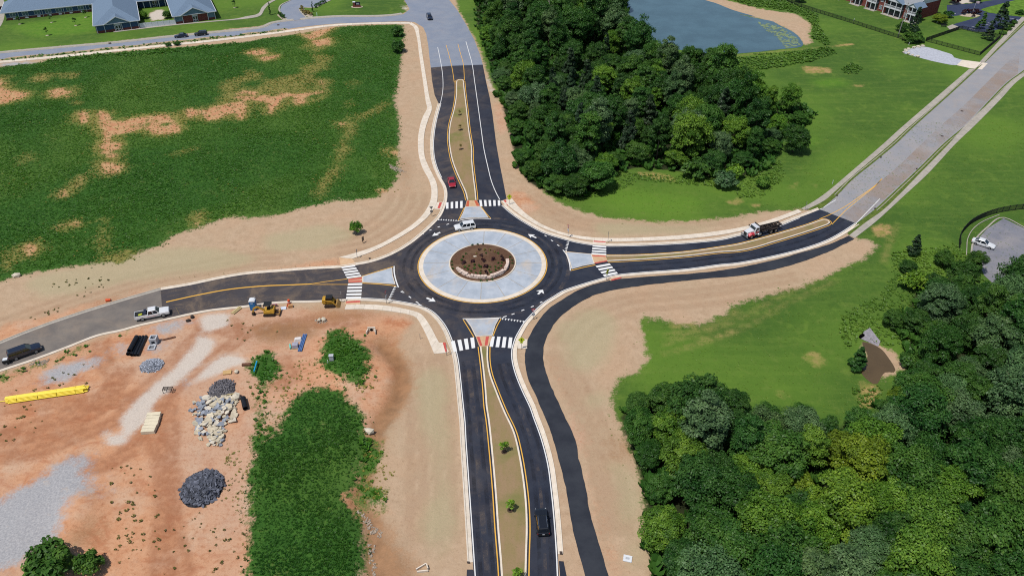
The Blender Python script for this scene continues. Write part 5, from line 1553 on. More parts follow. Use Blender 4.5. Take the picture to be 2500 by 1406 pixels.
class Frame:
    """building frame: x along the front, y away from the viewer, origin at the left front corner"""
    def __init__(s, left, right, name, label):
        a, b = at(left), at(right)
        d = b - a
        s.w = d.length
        s.rz = math.atan2(d.y, d.x)
        s.o = empty(name, a.to_tuple(), s.rz, label, 'building')
    def box(s, name, x0, x1, y0, y1, z0, z1, m, parent=None):
        return MB().box(((x0 + x1) / 2, (y0 + y1) / 2, (z0 + z1) / 2), (x1 - x0, y1 - y0, z1 - z0)).build(name, m, parent or s.o)
    def window(s, x, z, w, h, y=0.0, glass=None, mull=1):
        f = MB()
        for (cx, cz, dx, dz) in ((x, z, w + .2, .1), (x, z + h, w + .2, .1), (x - w / 2, z + h / 2, .1, h), (x + w / 2, z + h / 2, .1, h)):
            f.box((cx, y - .05, cz), (dx, .12, dz))
        for k in range(mull):
            f.box((x - w / 2 + w * (k + 1) / (mull + 1), y - .045, z + h / 2), (.09, .1, h))
        o = f.build('window', TRIM, s.o)
        MB().box((x, y - .02, z + h / 2), (w - .1, .05, h - .1)).build('pane', glass or GLASS, o)
        return o
    def hip(s, x0, x1, y0, y1, z, rise, over=.6, parent=None):
        x0 -= over; x1 += over; y0 -= over; y1 += over
        run = (y1 - y0) / 2
        if x1 - x0 >= y1 - y0:
            r0, r1 = ((x0 + run, (y0 + y1) / 2), (x1 - run, (y0 + y1) / 2))
        else:
            run = (x1 - x0) / 2
            r0, r1 = (((x0 + x1) / 2, y0 + run), ((x0 + x1) / 2, y1 - run))
        v = [(x0, y0, z), (x1, y0, z), (x1, y1, z), (x0, y1, z), (r0[0], r0[1], z + rise), (r1[0], r1[1], z + rise)]
        if x1 - x0 >= y1 - y0:
            f = [(0, 1, 5, 4), (1, 2, 5), (2, 3, 4, 5), (3, 0, 4), (0, 3, 2, 1)]
        else:
            f = [(0, 1, 4), (1, 2, 5, 4), (2, 3, 5), (3, 0, 4, 5), (0, 3, 2, 1)]
        o = MB().add(v, f).build('roof', ROOFM, s.o)
        fa = MB()
        for (cx, cy, dx, dy) in (((x0 + x1) / 2, y0, x1 - x0, .1), ((x0 + x1) / 2, y1, x1 - x0, .1), (x0, (y0 + y1) / 2, .1, y1 - y0), (x1, (y0 + y1) / 2, .1, y1 - y0)):
            fa.box((cx, cy, z + .02), (dx + .06, dy, .24))
        fa.build('fascia', TRIM, o)
        return o
    def gable(s, x0, x1, y0, y1, z, rise, m=None, trim=True):
        """small front gable: triangle wall plus two roof planes running back"""
        xm = (x0 + x1) / 2
        o = MB().add([(x0, y0, z), (x1, y0, z), (xm, y0, z + rise)], [(0, 1, 2)]).build('gable', m or SIDING_L, s.o)
        MB().add([(x0 - .3, y0 - .3, z - .1), (xm, y0 - .3, z + rise + .06), (xm, y1, z + rise + .06), (x0 - .3, y1, z - .1), (x1 + .3, y0 - .3, z - .1), (x1 + .3, y1, z - .1)], [(0, 1, 2, 3), (1, 4, 5, 2)]).build('gable_roof', ROOFM, o)
        if trim:
            MB().bar((x0 - .35, y0 - .34, z - .06), (xm, y0 - .34, z + rise + .08), .08, .26).bar((x1 + .35, y0 - .34, z - .06), (xm, y0 - .34, z + rise + .08), .08, .26).bar((x0 - .3, y0 - .1, z), (x1 + .3, y0 - .1, z), .2, .22).build('trim', TRIM, o)
        return o
    def post(s, x, y, z0, z1, w=.2, name='downspout'):
        return MB().box((x, y, (z0 + z1) / 2), (w, w, z1 - z0)).build(name, TRIM, s.o)

# long residential wing
f = Frame("A4 150,425", "A4 1960,232", 'long_building', 'long single storey blue building with brick base at the top left')
H = 2.9
f.box('wall', 0, f.w, 0, 14, .9, H, SIDING)
f.box('brick_base', -.04, f.w + .04, -.06, 14.04, 0, .9, BRICK)
f.box('sill_course', -.06, f.w + .06, -.09, 0, .88, .97, TRIM)
f.hip(-1, f.w + 9, 0, 14, H, 4.4)
for k, (sx, sy) in enumerate(((270, 320), (515, 290), (755, 265), (975, 240), (1190, 220), (1410, 195), (1640, 170), (1870, 155))):
    x = f.w * (sx + 22 - 150) / 1810
    f.window(x, 1.15, 2.0, 1.35, 0, GLASS_C if k < 7 else GLASS)
    f.box('air_conditioner', x - .55 + .2, x + .55 + .2, -.3, -.02, .25, .72, TRIM)
for sx in (400, 880, 1310, 1770):
    f.post(f.w * (sx - 150) / 1810, -.16, 0, H, .14)
# left porch block
f = Frame("A4 1975,690", "A5 520,580", 'porch_block', 'blue porch block with hipped roof left of the white fence')
f.box('wall', 0, f.w, 0, 42, .85, 2.95, SIDING)
f.box('brick_base', -.04, f.w + .04, -.06, 42, 0, .85, BRICK)
f.hip(0, f.w, 0, 42, 2.95, 4.2)
f.gable(f.w * .22, f.w * .80, -.5, 6, 3.0, 2.3)
for x in (.02, .2, .43, .60, .80, .98):
    f.post(f.w * x, -.14, 0, 2.95, .18, 'corner_board')
def doors(f, x, y=-.1):
    d = MB()
    for k in (-1, 1):
        d.box((x + k * .45, y, 1.1), (.86, .1, 2.2))
    o = d.build('door', TRIM, f.o)
    for k in (-1, 1):
        MB().box((x + k * .45, y - .05, 1.5), (.6, .06, 1.0)).build('pane', GLASS, o)
        MB().box((x + k * .45, y - .05, .5), (.6, .06, .6)).build('pane', GLASS, o)
    f.box('door_surround', x - 1.05, x + 1.05, y + .03, y + .1, 2.2, 2.6, TRIM)
doors(f, f.w * .51)
MB().box((f.w * .35, 9, 4.9), (.25, .25, .5)).build('roof_vent', M('vent_dark', (70, 76, 84)), f.o)
# right porch block
f = Frame("A5 1240,500", "A5 2060,392", 'porch_block', 'blue and brick porch block with hipped roof right of the white fence')
f.box('wall', 0, f.w, 0, 42, .8, 2.95, SIDING_L)
f.box('brick_base', -.04, f.w + .04, -.06, 42, 0, .8, BRICK)
f.box('brick_front', f.w * .2, f.w * .81, -.1, .3, .02, 2.94, BRICK)
f.hip(0, f.w, 0, 42, 2.95, 4.2)
f.gable(f.w * .16, f.w * .82, -.6, 6, 3.0, 2.4)
for x in (.01, .195, .815, .99):
    f.post(f.w * x, -.2, 0, 2.95, .2, 'corner_board')
doors(f, f.w * .50, -.16)
# link between them
f = Frame("A5 500,190", "A5 1130,130", 'link_building', 'shaded link with white columns behind the courtyard')
f.box('wall', 0, f.w, 1.5, 12, 0, 2.9, SIDING)
f.hip(-4, f.w + 4, 0, 12, 2.95, 3.9)
for x in (.17, .38, .66, .86):
    f.post(f.w * x, .2, 0, 2.9, .28, 'column')
doors(f, f.w * .52, 1.4)
# white vinyl fence of the courtyard
a, b = at("A5 520,577"), at("A5 1240,503")
fo = empty('vinyl_fence', a.to_tuple(), math.atan2(b.y - a.y, b.x - a.x), 'white vinyl fence closing the courtyard between the porches', 'fence')
Lf = (b - a).length
nf_ = 6
for k in range(nf_):
    MB().box((Lf * (k + .5) / nf_, 0, .9), (Lf / nf_ - .12, .06, 1.7)).build('panel', VINYL, fo)
for k in range(nf_ + 1):
    MB().box((Lf * k / nf_, 0, .95), (.14, .14, 1.9)).build('post', VINYL, fo)
# monument sign of the home
p = at("B6 1925,148")
o = empty('monument_sign', p.to_tuple(), 0, 'brick and dark panel monument sign on the lawn near the intersection', 'sign')
MB().box((0, 0, .3), (3.0, .7, .6)).build('base', BRICK, o)
MB().box((-1.0, 0, .95), (.9, .8, 1.9)).build('pier', BRICK, o)
MB().box((-1.0, 0, 1.95), (1.1, 1.0, .14)).build('cap', TRIM, o)
pn = MB().box((.45, 0, 1.25), (1.9, .3, 1.3)).build('panel', M('sign_navy', (28, 34, 54), .4, .4), o)
MB().box((.45, -.16, 1.42), (1.1, .02, .16)).box((.45, -.16, 1.05), (1.3, .02, .07)).build('lettering', TRIM, pn)
sheet('planting_bed', [p + Vector((math.cos(i * .4) * 2.4, math.sin(i * .4) * 1.4, 0)) for i in range(16)], .04, M('bed_gravel'))

# two storey apartments
f = Frame("A6 -700,-330", "A6 1690,440", 'apartment_building', 'two storey red brick apartment block with white balconies at the top right')
e2 = at("A7 950,338")
ow = f.o.location.copy()
corner = at("A6 1690,440")
dv = (corner - ow).normalized(); nv = Vector((-dv.y, dv.x, 0))
depth = (e2 - corner).dot(nv)
depth = max(9.0, min(depth, 16.0))
Hh = 5.6
f.box('wall', 0, f.w, 0, depth, 0, Hh, BRICK_A)
x0, x1, ym = -.5, f.w + .6, depth / 2
MB().add([(x0, -.6, Hh - .1), (x1, -.6, Hh - .1), (x1, ym, Hh + 3.6), (x0, ym, Hh + 3.6), (x1, depth + .6, Hh - .1), (x0, depth + .6, Hh - .1)], [(0, 1, 2, 3), (3, 2, 4, 5)]).build('roof', M('grey_shingle', (150, 154, 158), .9, .15, var=.12, scale=3), f.o)
MB().add([(f.w + .03, -.3, Hh), (f.w + .03, depth + .3, Hh), (f.w + .03, ym, Hh + 3.35)], [(0, 1, 2)]).build('gable', VINYL, f.o)
MB().bar((f.w + .6, -.65, Hh - .1), (f.w + .6, ym, Hh + 3.6), .06, .3).bar((f.w + .6, depth + .65, Hh - .1), (f.w + .6, ym, Hh + 3.6), .06, .3).bar((0, -.62, Hh - .08), (f.w + .6, -.62, Hh - .08), .1, .25).build('fascia', TRIM, f.o)
def bayx(u):
    """position along the facade of a survey column"""
    v = -330 + (u + 700) * 770 / 2390
    return (at(f"A6 {u},{v}") - ow).dot(dv)
for u0, u1 in ((-360, -160), (90, 300), (520, 690), (820, 1000), (1165, 1500), (1625, 1790)):
    a, b = bayx(u0), bayx(u1)
    n = max(2, int(round((b - a) / 2.2)))
    f.box('balcony_floor', a, b, -1.7, 0, 2.75, 3.0, TRIM)
    f.box('patio', a - .3, b + .3, -2.4, 0, .01, .1, CONC_OLD)
    f.box('recess_shade_panel', a + .1, b - .1, -.04, .1, .1, Hh - .2, M('shade_toned_glazing', (58, 66, 78), .2, .5, var=.25, scale=.6))  # flush panel; the shade behind the balcony is put into its colour
    for k in range(n + 1):
        f.post(a + (b - a) * k / n, -1.6, 0, Hh, .22, 'post')
    rl = MB().box(((a + b) / 2, -1.62, 3.95), (b - a, .08, .1))
    for k in range(int((b - a) / .18)):
        rl.box((a + .09 + k * .18, -1.62, 3.45), (.05, .04, .9))
    rl.build('railing', TRIM, f.o)
    f.gable(a - .2, b + .2, -1.8, 4, Hh - .1, 1.5, VINYL, False)
for u in (430, 480, 1060, 1560, 1585, -60, 20, -480):
    for z in (.9, 3.7):
        f.window(bayx(u), z, 1.1, 1.4, 0, GLASS_C)

# ---------------------------------------------------------------- fences, poles
BLACK = M('black_metal', (34, 36, 40), .5, .4, var=.15)
def picket_fence(line, label, h=1.35, pitch=1.9, closed=False):
    pts = smooth(W(line), .4) if len(T(line)) > 2 and not closed else W(line)
    dense = []
    for a, b in zip(pts, pts[1:]):
        n = max(1, int((b - a).length / .2))
        dense += [a.lerp(b, k / n) for k in range(n)]
    dense.append(pts[-1])
    q = resample(dense, pitch)
    o = empty('metal_fence', q[0].to_tuple(), 0, label, 'fence')
    for k, p in enumerate(q):
        r = p - o.location
        MB().box((r.x, r.y, h * .53), (.09, .09, h * 1.06)).build('post', BLACK, o)
    for a, b in zip(q, q[1:]):
        a, b = a - o.location, b - o.location
        m = MB()
        for z in (.12, h * .8, h):
            m.bar(a + Vector((0, 0, z)), b + Vector((0, 0, z)), .04, .05)
        n = int((b - a).length / .11)
        for k in range(1, n):
            c = a.lerp(b, k / n)
            m.box((c.x, c.y, h * .5), (.035, .035, h))
        m.build('panel', BLACK, o)
    return o
picket_fence("Z4 420,8 545,62 1000,207 1440,347 1480,358", 'long black metal fence running from the pond to the apartments')
picket_fence("Z4 1640,362 2110,487 2285,337 1945,257 1640,362", 'black metal fence enclosing the square lawn by the east road', closed=True)
picket_fence("Z4 2285,337 2300,290 2350,225 2420,190", 'short black fence climbing from the square lawn to the car park', 1.2)
picket_fence("B3 850,1315 845,1180 870,1010 960,880 1150,700 1400,565 1700,455 2000,385 2400,330 2800,300", 'curved black fence round the grass above the car park', 1.5)
sweep('edging', smooth(W("B3 1040,1500 1050,1300 1065,1110 1200,850 1450,655 1880,475"), .8), [(0, 0), (0, .22), (.14, .22), (.14, 0)], CONC_OLD)
p = at("Z4 1397,330")
o = empty('utility_pole', p.to_tuple(), 0, 'tall bare wooden utility pole at the long black fence', 'pole')
MB().cyl((0, 0, -.2), (.3, .1, 12.4), .17, .11, 10).build('shaft', M('weathered_pole', (150, 146, 142), .9, .1, var=.15), o)
p = at("A7 1440,300")
o = empty('flagpole', p.to_tuple(), 0, 'thin flagpole with a pale flag in the apartment car park', 'flagpole')
MB().cyl((0, 0, 0), (0, 0, 5.2), .05, .03, 8).build('pole', TRIM, o)
fm = MB()
vs = [(i * .25, .12 * math.sin(i * 1.1), z) for z in (4.2, 5.1) for i in range(7)]
fm.add(vs, [(i, i + 1, 8 + i, 7 + i) for i in range(6)]).build('flag', M('pale_flag', (210, 190, 196), .8, .1, var=.25, scale=1.2), o)
# boulders along the gravel pad
for k, s in enumerate("A7 45,1075|A7 80,1030|A7 150,1010|A7 105,1035|A7 255,985|A7 345,965|A7 430,950|A7 145,1105|A7 230,1130|A7 330,1165|A7 190,1030".split('|')):
    pass
# ---------------------------------------------------------------- rocks and stones
ROCK = M('limestone', (214, 204, 184), .95, .1, var=.18, scale=1.5, bump=.4, rand=.08)
def rock_mesh(seed, sx, sy, sz, name='rock'):
    g = random.Random(seed)
    bm = bmesh.new()
    bmesh.ops.create_icosphere(bm, subdivisions=1, radius=.5)
    for v in bm.verts:
        v.co *= g.uniform(.78, 1.15)
        v.co = Vector((max(-.46, min(.46, v.co.x)) * sx, max(-.46, min(.46, v.co.y)) * sy, max(-.36, min(.42, v.co.z)) * sz))
    me = bpy.data.meshes.new(name)
    bm.to_mesh(me); bm.free()
    return me
rocks = [rock_mesh(k, 1.3, .9, .8) for k in range(4)]
for me in rocks:
    me.materials.append(ROCK)
rr = random.Random(21)
def boulder(s, size, label, group, name='boulder'):
    p = at(s)
    o = link(name, rocks[rr.randrange(4)])
    o.location = (p.x, p.y, .2 * size); o.scale = (size,) * 3; o.rotation_euler = (0, 0, rr.uniform(0, 6))
    return tag(o, label, 'rock', group)
for s in "A7 45,1075|A7 80,1030|A7 150,1010|A7 105,1050|A7 255,985|A7 345,965|A7 430,950|A7 145,1108|A7 230,1132|A7 330,1166".split('|'):
    boulder(s, rr.uniform(.9, 1.5), 'pale boulder lining the rounded end of the gravel pad', 'boulders round the gravel pad')
# curved stone wall of the roundabout
wl = smooth([G(u, v, .75) for u, v in T("B1 712,1105 760,1165 830,1215 930,1265 1050,1295 1200,1305 1350,1300 1480,1270 1590,1225 1680,1160 1735,1080 1745,1010 1728,940")], .3)
wl = resample(wl, n=25)
wo = empty('stone_wall', wl[12].to_tuple(), 0, 'low curved wall of pale stone blocks on the roundabout mound', 'wall')
wo.location.z = 0
STONE = M('pale_block_stone', (226, 204, 190), .95, .1, var=.16, scale=2.5, bump=.4, rand=.1)
for course in (0, 1):
    for k in range(24):
        a, b = wl[k] - wo.location, wl[k + 1] - wo.location
        if course:
            if k in (0, 23) or k % 6 == 5:
                continue
            a, b = a.lerp(b, .45), b.lerp((wl[min(k + 2, 24)] - wo.location), .45)
        c = (a + b) / 2
        d = b - a
        w = rr.uniform(.55, .72)
        L = d.length * .97
        zc = .48 + .22 + course * .36
        m = MB().box((0, 0, 0), (L, w, .37 if not course else .34), taper=.93)
        m.v = [(x + rr.uniform(-.04, .04), y + rr.uniform(-.05, .05), z + rr.uniform(-.03, .03)) for x, y, z in m.v]
        o = m.build('stone', STONE, wo)
        o.location = (c.x, c.y, zc)
        o.rotation_euler = (0, 0, math.atan2(d.y, d.x) + rr.uniform(-.05, .05))
# flat stone on the mound
p = G(*T("B1 1075,885")[0], .85)
o = link('boulder', rocks[1]); o.location = (p.x, p.y, .9); o.scale = (.75, .6, .5)
tag(o, 'flat pale stone lying in the middle of the roundabout mulch', 'rock')

# ---------------------------------------------------------------- vehicles
TYRE = M('tyre_rubber', (30, 30, 32), .85, .2)
RIM = M('alloy_rim', (168, 172, 178), .35, .5, .6)
CHROME = M('chrome', (200, 204, 210), .2, .5, .9)
CGLASS = M('car_glass', (22, 30, 40), .05, .8, var=.05)
LAMP = M('lamp_lens', (220, 224, 228), .15, .6)
TAIL = M('tail_lens', (190, 36, 32), .25, .5)
PLASTIC = M('black_plastic', (34, 36, 38), .6, .3)
def carpaint(name, rgb):
    return M(name, rgb, .3, .5, .1, .03, 1.5, coat=.7)
def wheel(o, x, y, r=.35, w=.24, name='wheel', side=1):
    t_ = MB().cyl((x, y - w / 2, r), (x, y + w / 2, r), r, r, 16).build(name, TYRE, o, True)
    MB().cyl((x, y + side * (w / 2 + .005), r), (x, y + side * (w / 2 - .05), r), r * .62, r * .55, 12).build('rim', RIM, t_)
    return t_
def car(name, front, rear, L, Wd, H, style, paint_, label, cat='car', near='right', centre=None, belt=None, rails=None):
    """front, rear: ground contact of the wheels on the side seen (or of the centre line)"""
    a, b = at(front), at(rear)
    d = (a - b).normalized()
    n = Vector((-d.y, d.x, 0))
    mid = (a + b) / 2
    if near == 'right':
        mid = mid + n * Wd * .46
    elif near == 'left':
        mid = mid - n * Wd * .46
    o = empty(name, (mid.x, mid.y, ZR), math.atan2(d.y, d.x), label, cat)
    w = Wd / 2
    belt = belt or H * .60
    zb = .26 if style in ('sedan',) else .36
    if style == 'sedan':
        st = [(-.5, .5, .66, .8), (-.475, .36, .86, .93), (-.36, zb, belt, 1), (.12, zb, belt, 1), (.36, zb, belt * .90, .98), (.465, .34, belt * .76, .9), (.5, .42, belt * .62, .76)]
        gh = (-.38, .19, -.22, .02)
    elif style == 'suv':
        st = [(-.5, .5, .95, .86), (-.485, .40, belt, .96), (-.36, zb, belt * 1.01, 1), (.18, zb, belt, 1), (.40, zb, belt * .93, .98), (.48, .40, belt * .82, .92), (.5, .48, belt * .68, .84)]
        gh = (-.475, .22, -.43, .08)
    elif style == 'pickup':
        st = [(-.5, .62, .98, .94), (-.49, .5, 1.12, .98), (-.12, zb + .1, 1.14, 1), (.18, zb + .1, belt, 1), (.40, zb + .1, belt * .98, .98), (.485, .5, belt * .92, .95), (.5, .56, belt * .74, .92)]
        gh = (-.115, .225, -.085, .125)
    rings = []
    for fx, z0, z1, k in st:
        x = fx * L
        rings.append([(x, -w * k * .94, z0), (x, -w * k, (z0 + z1) * .5), (x, -w * k * .96, z1 - .05), (x, -w * k * .80, z1), (x, 0, z1 + .025), (x, w * k * .80, z1), (x, w * k * .96, z1 - .05), (x, w * k, (z0 + z1) * .5), (x, w * k * .94, z0)])
    body = MB().loft(rings).build('body', paint_, o, False)
    g0, g1, r0, r1 = (q * L for q in gh)
    yb, yr = w * .90, w * .70
    zt = H - .05
    zg = belt - .02 if style != 'pickup' else belt - .06
    MB().loft([[(g0, -yb, zg), (g1, -yb, zg), (g1, yb, zg), (g0, yb, zg)], [(r0, -yr, zt), (r1, -yr, zt), (r1, yr, zt), (r0, yr, zt)]]).build('windows', CGLASS, o)
    m = MB()
    m.loft([[(r0 - .04, -yr - .03, zt - .02), (r1 + .04, -yr - .03, zt - .02), (r1 + .04, yr + .03, zt - .02), (r0 - .04, yr + .03, zt - .02)],
            [(r0 + .06, -yr + .06, H), (r1 - .1, -yr + .06, H), (r1 - .1, yr - .06, H), (r0 + .06, yr - .06, H)]])
    m.build('roof', paint_, o)
    m = MB()
    for s in (-1, 1):
        m.bar((g0, s * yb, zg), (r0, s * yr, zt), .1, .1).bar((g1, s * yb, zg), (r1, s * yr, zt), .08, .08)
        for fr in ((.47,) if style == 'sedan' else (.36, .66) if style == 'suv' else (.5,)):
            xb, xr = g0 + (g1 - g0) * fr, r0 + (r1 - r0) * fr
            m.bar((xb, s * yb, zg), (xr, s * yr, zt), .12, .06)
    m.build('pillars', paint_, o)
    if style == 'pickup':
        m = MB().box((-.31 * L, 0, 1.16), (.355 * L, Wd * .80, .03)).build('bed_floor', PLASTIC, o)
        m = MB()
        for s in (-1, 1):
            m.box((-.31 * L, s * w * .89, 1.2), (.37 * L, .1, .16))
        m.box((-.495 * L, 0, 1.2), (.06, Wd * .86, .16))
        m.build('bed_rails', paint_, o)
        MB().box((-.19 * L, 0, 1.36), (.45, Wd * .8, .42)).build('tool_box', M('navy_box', (36, 44, 66), .5, .3), o)
        MB().box((-.33 * L, -.3, 1.22), (.7, .5, .12), .3).build('hi_vis_bundle', M('hi_vis', (190, 196, 60), .8, .1), o)
        MB().box((0, -w * 1.0, .82), (.30 * L, .02, .05)).build('door_stripe', M('red_decal', (196, 70, 74), .5), o)
    wr = .34 if style == 'sedan' else (.40 if style == 'suv' else .43)
    for fx in (-.29, .31):
        for s in (-1, 1):
            wheel(o, fx * L, s * (w - .10), wr, .24, 'wheel', s)
    zl = st[-2][2] - .12
    for s in (-1, 1):
        MB().box((L * .478, s * w * .70, zl), (.12, .36, .15), s * -.35).build('headlight', LAMP, o)
        MB().box((-L * .488, s * w * .78, belt * .82), (.08, .28, .22)).build('tail_light', TAIL, o)
        MB().box((g1 - .25, s * (w + .09), belt + .05), (.16, .2, .15)).build('mirror', paint_, o)
    MB().box((L * .492, 0, .46), (.08, Wd * .8, .16)).build('front_bumper', PLASTIC, o)
    MB().box((-L * .492, 0, .5), (.08, Wd * .84, .18)).build('rear_bumper', PLASTIC, o)
    MB().box((L * .497, 0, zl - .06), (.05, Wd * .42, .16)).build('grille', PLASTIC if style != 'pickup' else CHROME, o)
    MB().box((-L * .502, 0, .72), (.02, .32, .15)).build('number_plate', LAMP, o)
    if rails:
        for s in (-1, 1):
            MB().bar((r0 + .15, s * yr * .92, H + .05), (r1 - .1, s * yr * .92, H + .05), .06, .05).build('roof_rail', CHROME, o)
    return o
WH = carpaint('white_paint', (240, 242, 244)); BK = carpaint('black_paint', (26, 28, 34)); RD = carpaint('red_paint', (176, 34, 48)); NV = carpaint('navy_paint', (30, 40, 66)); BB = carpaint('blue_black_paint', (24, 32, 52))
car('sport_utility_vehicle', "B1 775,382", "B1 1010,347", 4.95, 2.0, 1.78, 'suv', WH, 'white sport utility vehicle driving round the roundabout below the north crossing', 'suv', 'left', rails=False)
car('pickup_truck', "A2 1000,617", "A2 565,702", 6.5, 2.03, 1.95, 'pickup', WH, 'white crew cab pickup parked on the west road beside the yard', 'pickup', 'right', belt=1.22)
car('sport_utility_vehicle', "B5 890,668", "B5 470,818", 5.7, 2.05, 1.92, 'suv', BB, 'long dark blue black utility vehicle on the west road at the left edge', 'suv', 'right', belt=1.16)
car('sport_utility_vehicle', "Y7 428,862", "Y7 450,1050", 4.7, 1.9, 1.7, 'suv', BK, 'black sport utility vehicle with silver roof rails driving up the south road', 'suv', 'centre', rails=True)
car('sedan', "P 1105.0,459.5", "P 1101.4,441.0", 4.6, 1.85, 1.46, 'sedan', RD, 'dark red car coming down the north road toward the roundabout', 'car', 'centre')
car('sport_utility_vehicle', "P 1051.2,52.5", "P 1046.2,40.5", 4.7, 1.88, 1.68, 'suv', NV, 'dark blue vehicle on the old grey road at the top', 'suv', 'centre')
car('sedan', "A5 1260,787", "A5 1440,771", 4.7, 1.84, 1.45, 'sedan', NV, 'dark blue sedan parked on the street, left of the black one', 'car', 'left')
car('sport_utility_vehicle', "A5 1675,747", "A5 1840,731", 4.6, 1.86, 1.66, 'suv', BK, 'black vehicle parked on the street, right of the dark blue sedan', 'suv', 'left')
car('sedan', "B3 1572,1332", "B3 1272,1232", 4.9, 1.85, 1.45, 'sedan', WH, 'white sedan parked in the cracked car park at the right', 'car', 'right')
# generator cart behind the dark utility vehicle
p = at("B5 190,900")
o = empty('utility_cart', (p.x, p.y, ZR), .35, 'small dark cart with white lid behind the long dark utility vehicle', 'cart')
MB().box((0, 0, .55), (1.2, .9, .6)).build('body', PLASTIC, o); MB().box((-.1, .1, .92), (.8, .7, .14)).build('lid', TRIM, o)
for s in (-1, 1):
    wheel(o, 0, s * .5, .26, .14, 'wheel', s)

# roll-off hoist truck
DK = M('dirty_steel', (62, 54, 50), .8, .3, .3, .3, 1.5)
TW = carpaint('truck_white', (232, 234, 238)); TR = carpaint('truck_red', (196, 44, 62))
a, b = at("A8 782,862"), at("A8 1222,742")
d = (a - b).normalized(); n = Vector((-d.y, d.x, 0))
mid = (a + b) / 2 - n * 1.1
o = empty('hoist_truck', (mid.x, mid.y, ZR), math.atan2(d.y, d.x), 'white and red hoist truck with bare dark steel rails on the east road', 'truck')
WB = (a - b).length
fx, rx = WB / 2, -WB / 2
MB().loft([[(fx + 1.05, -.62, .75), (fx + 1.05, .62, .75), (fx + 1.05, .60, 1.55), (fx + 1.05, -.60, 1.55)], [(fx - .75, -.78, .8), (fx - .75, .78, .8), (fx - .75, .74, 1.85), (fx - .75, -.74, 1.85)]]).build('hood', TW, o)
MB().box((fx + 1.08, 0, 1.15), (.06, 1.0, .75)).build('grille', PLASTIC, o)
MB().box((fx + 1.25, 0, .62), (.22, 2.4, .36)).build('bumper', CHROME, o)
for s in (-1, 1):
    MB().loft([[(fx + .75, s * .62, .75), (fx + .75, s * 1.2, .7), (fx + .75, s * 1.2, .95), (fx + .75, s * .62, 1.2)], [(fx + .1, s * .7, 1.0), (fx + .1, s * 1.22, 1.0), (fx + .1, s * 1.2, 1.25), (fx + .1, s * .7, 1.5)], [(fx - .7, s * .75, .7), (fx - .7, s * 1.22, .7), (fx - .7, s * 1.2, 1.1), (fx - .7, s * .75, 1.45)]]).build('fender', TR, o)
    wheel(o, fx, s * 1.02, .52, .3, 'wheel', s)
    wheel(o, rx + .68, s * .95, .52, .55, 'wheel', s); wheel(o, rx - .68, s * .95, .52, .55, 'wheel', s)
    MB().cyl((fx - 1.6, s * 1.05, .7), (fx - 2.6, s * 1.05, .7), .32, .32, 12).build('fuel_tank', CHROME, o, True)
    MB().box((fx - .85, s * 1.35, 2.1), (.15, .22, .4)).build('mirror', PLASTIC, o)
    MB().box((fx + 1.02, s * .8, 1.0), (.1, .3, .22)).build('headlight', LAMP, o)
MB().loft([[(fx - .7, -1.05, .8), (fx - .7, 1.05, .8), (fx - 2.0, 1.05, .8), (fx - 2.0, -1.05, .8)], [(fx - .72, -1.05, 1.85), (fx - .72, 1.05, 1.85), (fx - 2.0, 1.05, 1.85), (fx - 2.0, -1.05, 1.85)], [(fx - 1.05, -.95, 2.62), (fx - 1.05, .95, 2.62), (fx - 1.98, .98, 2.62), (fx - 1.98, -.98, 2.62)]]).build('cab', TW, o)
MB().box((fx - .865, 0, 2.25), (.06, 1.7, .62), ry=-.40).build('windscreen', CGLASS, o)
for s in (-1, 1):
    MB().box((fx - 1.5, s * 1.02, 2.2), (.72, .04, .5)).build('door_window', CGLASS, o)
    MB().box((fx - 1.45, s * 1.062, 1.35), (.9, .02, .4)).build('door_decal', TR, o)
    MB().bar((fx - 2.6, s * .42, 1.05), (rx - 2.2, s * .42, 1.05), .16, .32).build('chassis_rail', DK, o)
    MB().bar((fx - 2.6, s * .62, 1.62), (rx - 2.6, s * .62, 1.42), .2, .3).build('hoist_rail', DK, o)
    MB().cyl((fx - 2.9, s * .85, 1.1), (rx + .4, s * .85, 1.45), .12, .12, 8).build('ram', DK, o)
    MB().box((rx, s * .95, 1.18), (2.5, .65, .06)).build('mudguard', DK, o)
m = MB()
for k in range(9):
    x = fx - 2.7 - k * (WB + .0) / 9
    m.box((x, 0, 1.5 + .02 * (k % 2)), (.14, 1.3, .14))
m.build('cross_members', DK, o)
MB().box((fx - 2.2, 0, 2.2), (.12, 2.3, 1.1)).build('headboard', DK, o)
MB().box((fx - 2.9, .3, 1.35), (.8, .9, .6)).box((fx - 3.8, -.3, 1.3), (.6, .7, .4)).build('winch', DK, o)
MB().box((rx - 2.0, 0, .85), (.14, 2.2, .2)).build('rear_bumper', DK, o)
MB().cyl((rx - 2.55, -.8, 1.4), (rx - 2.55, .8, 1.4), .16, .16, 10).build('tail_roller', DK, o)

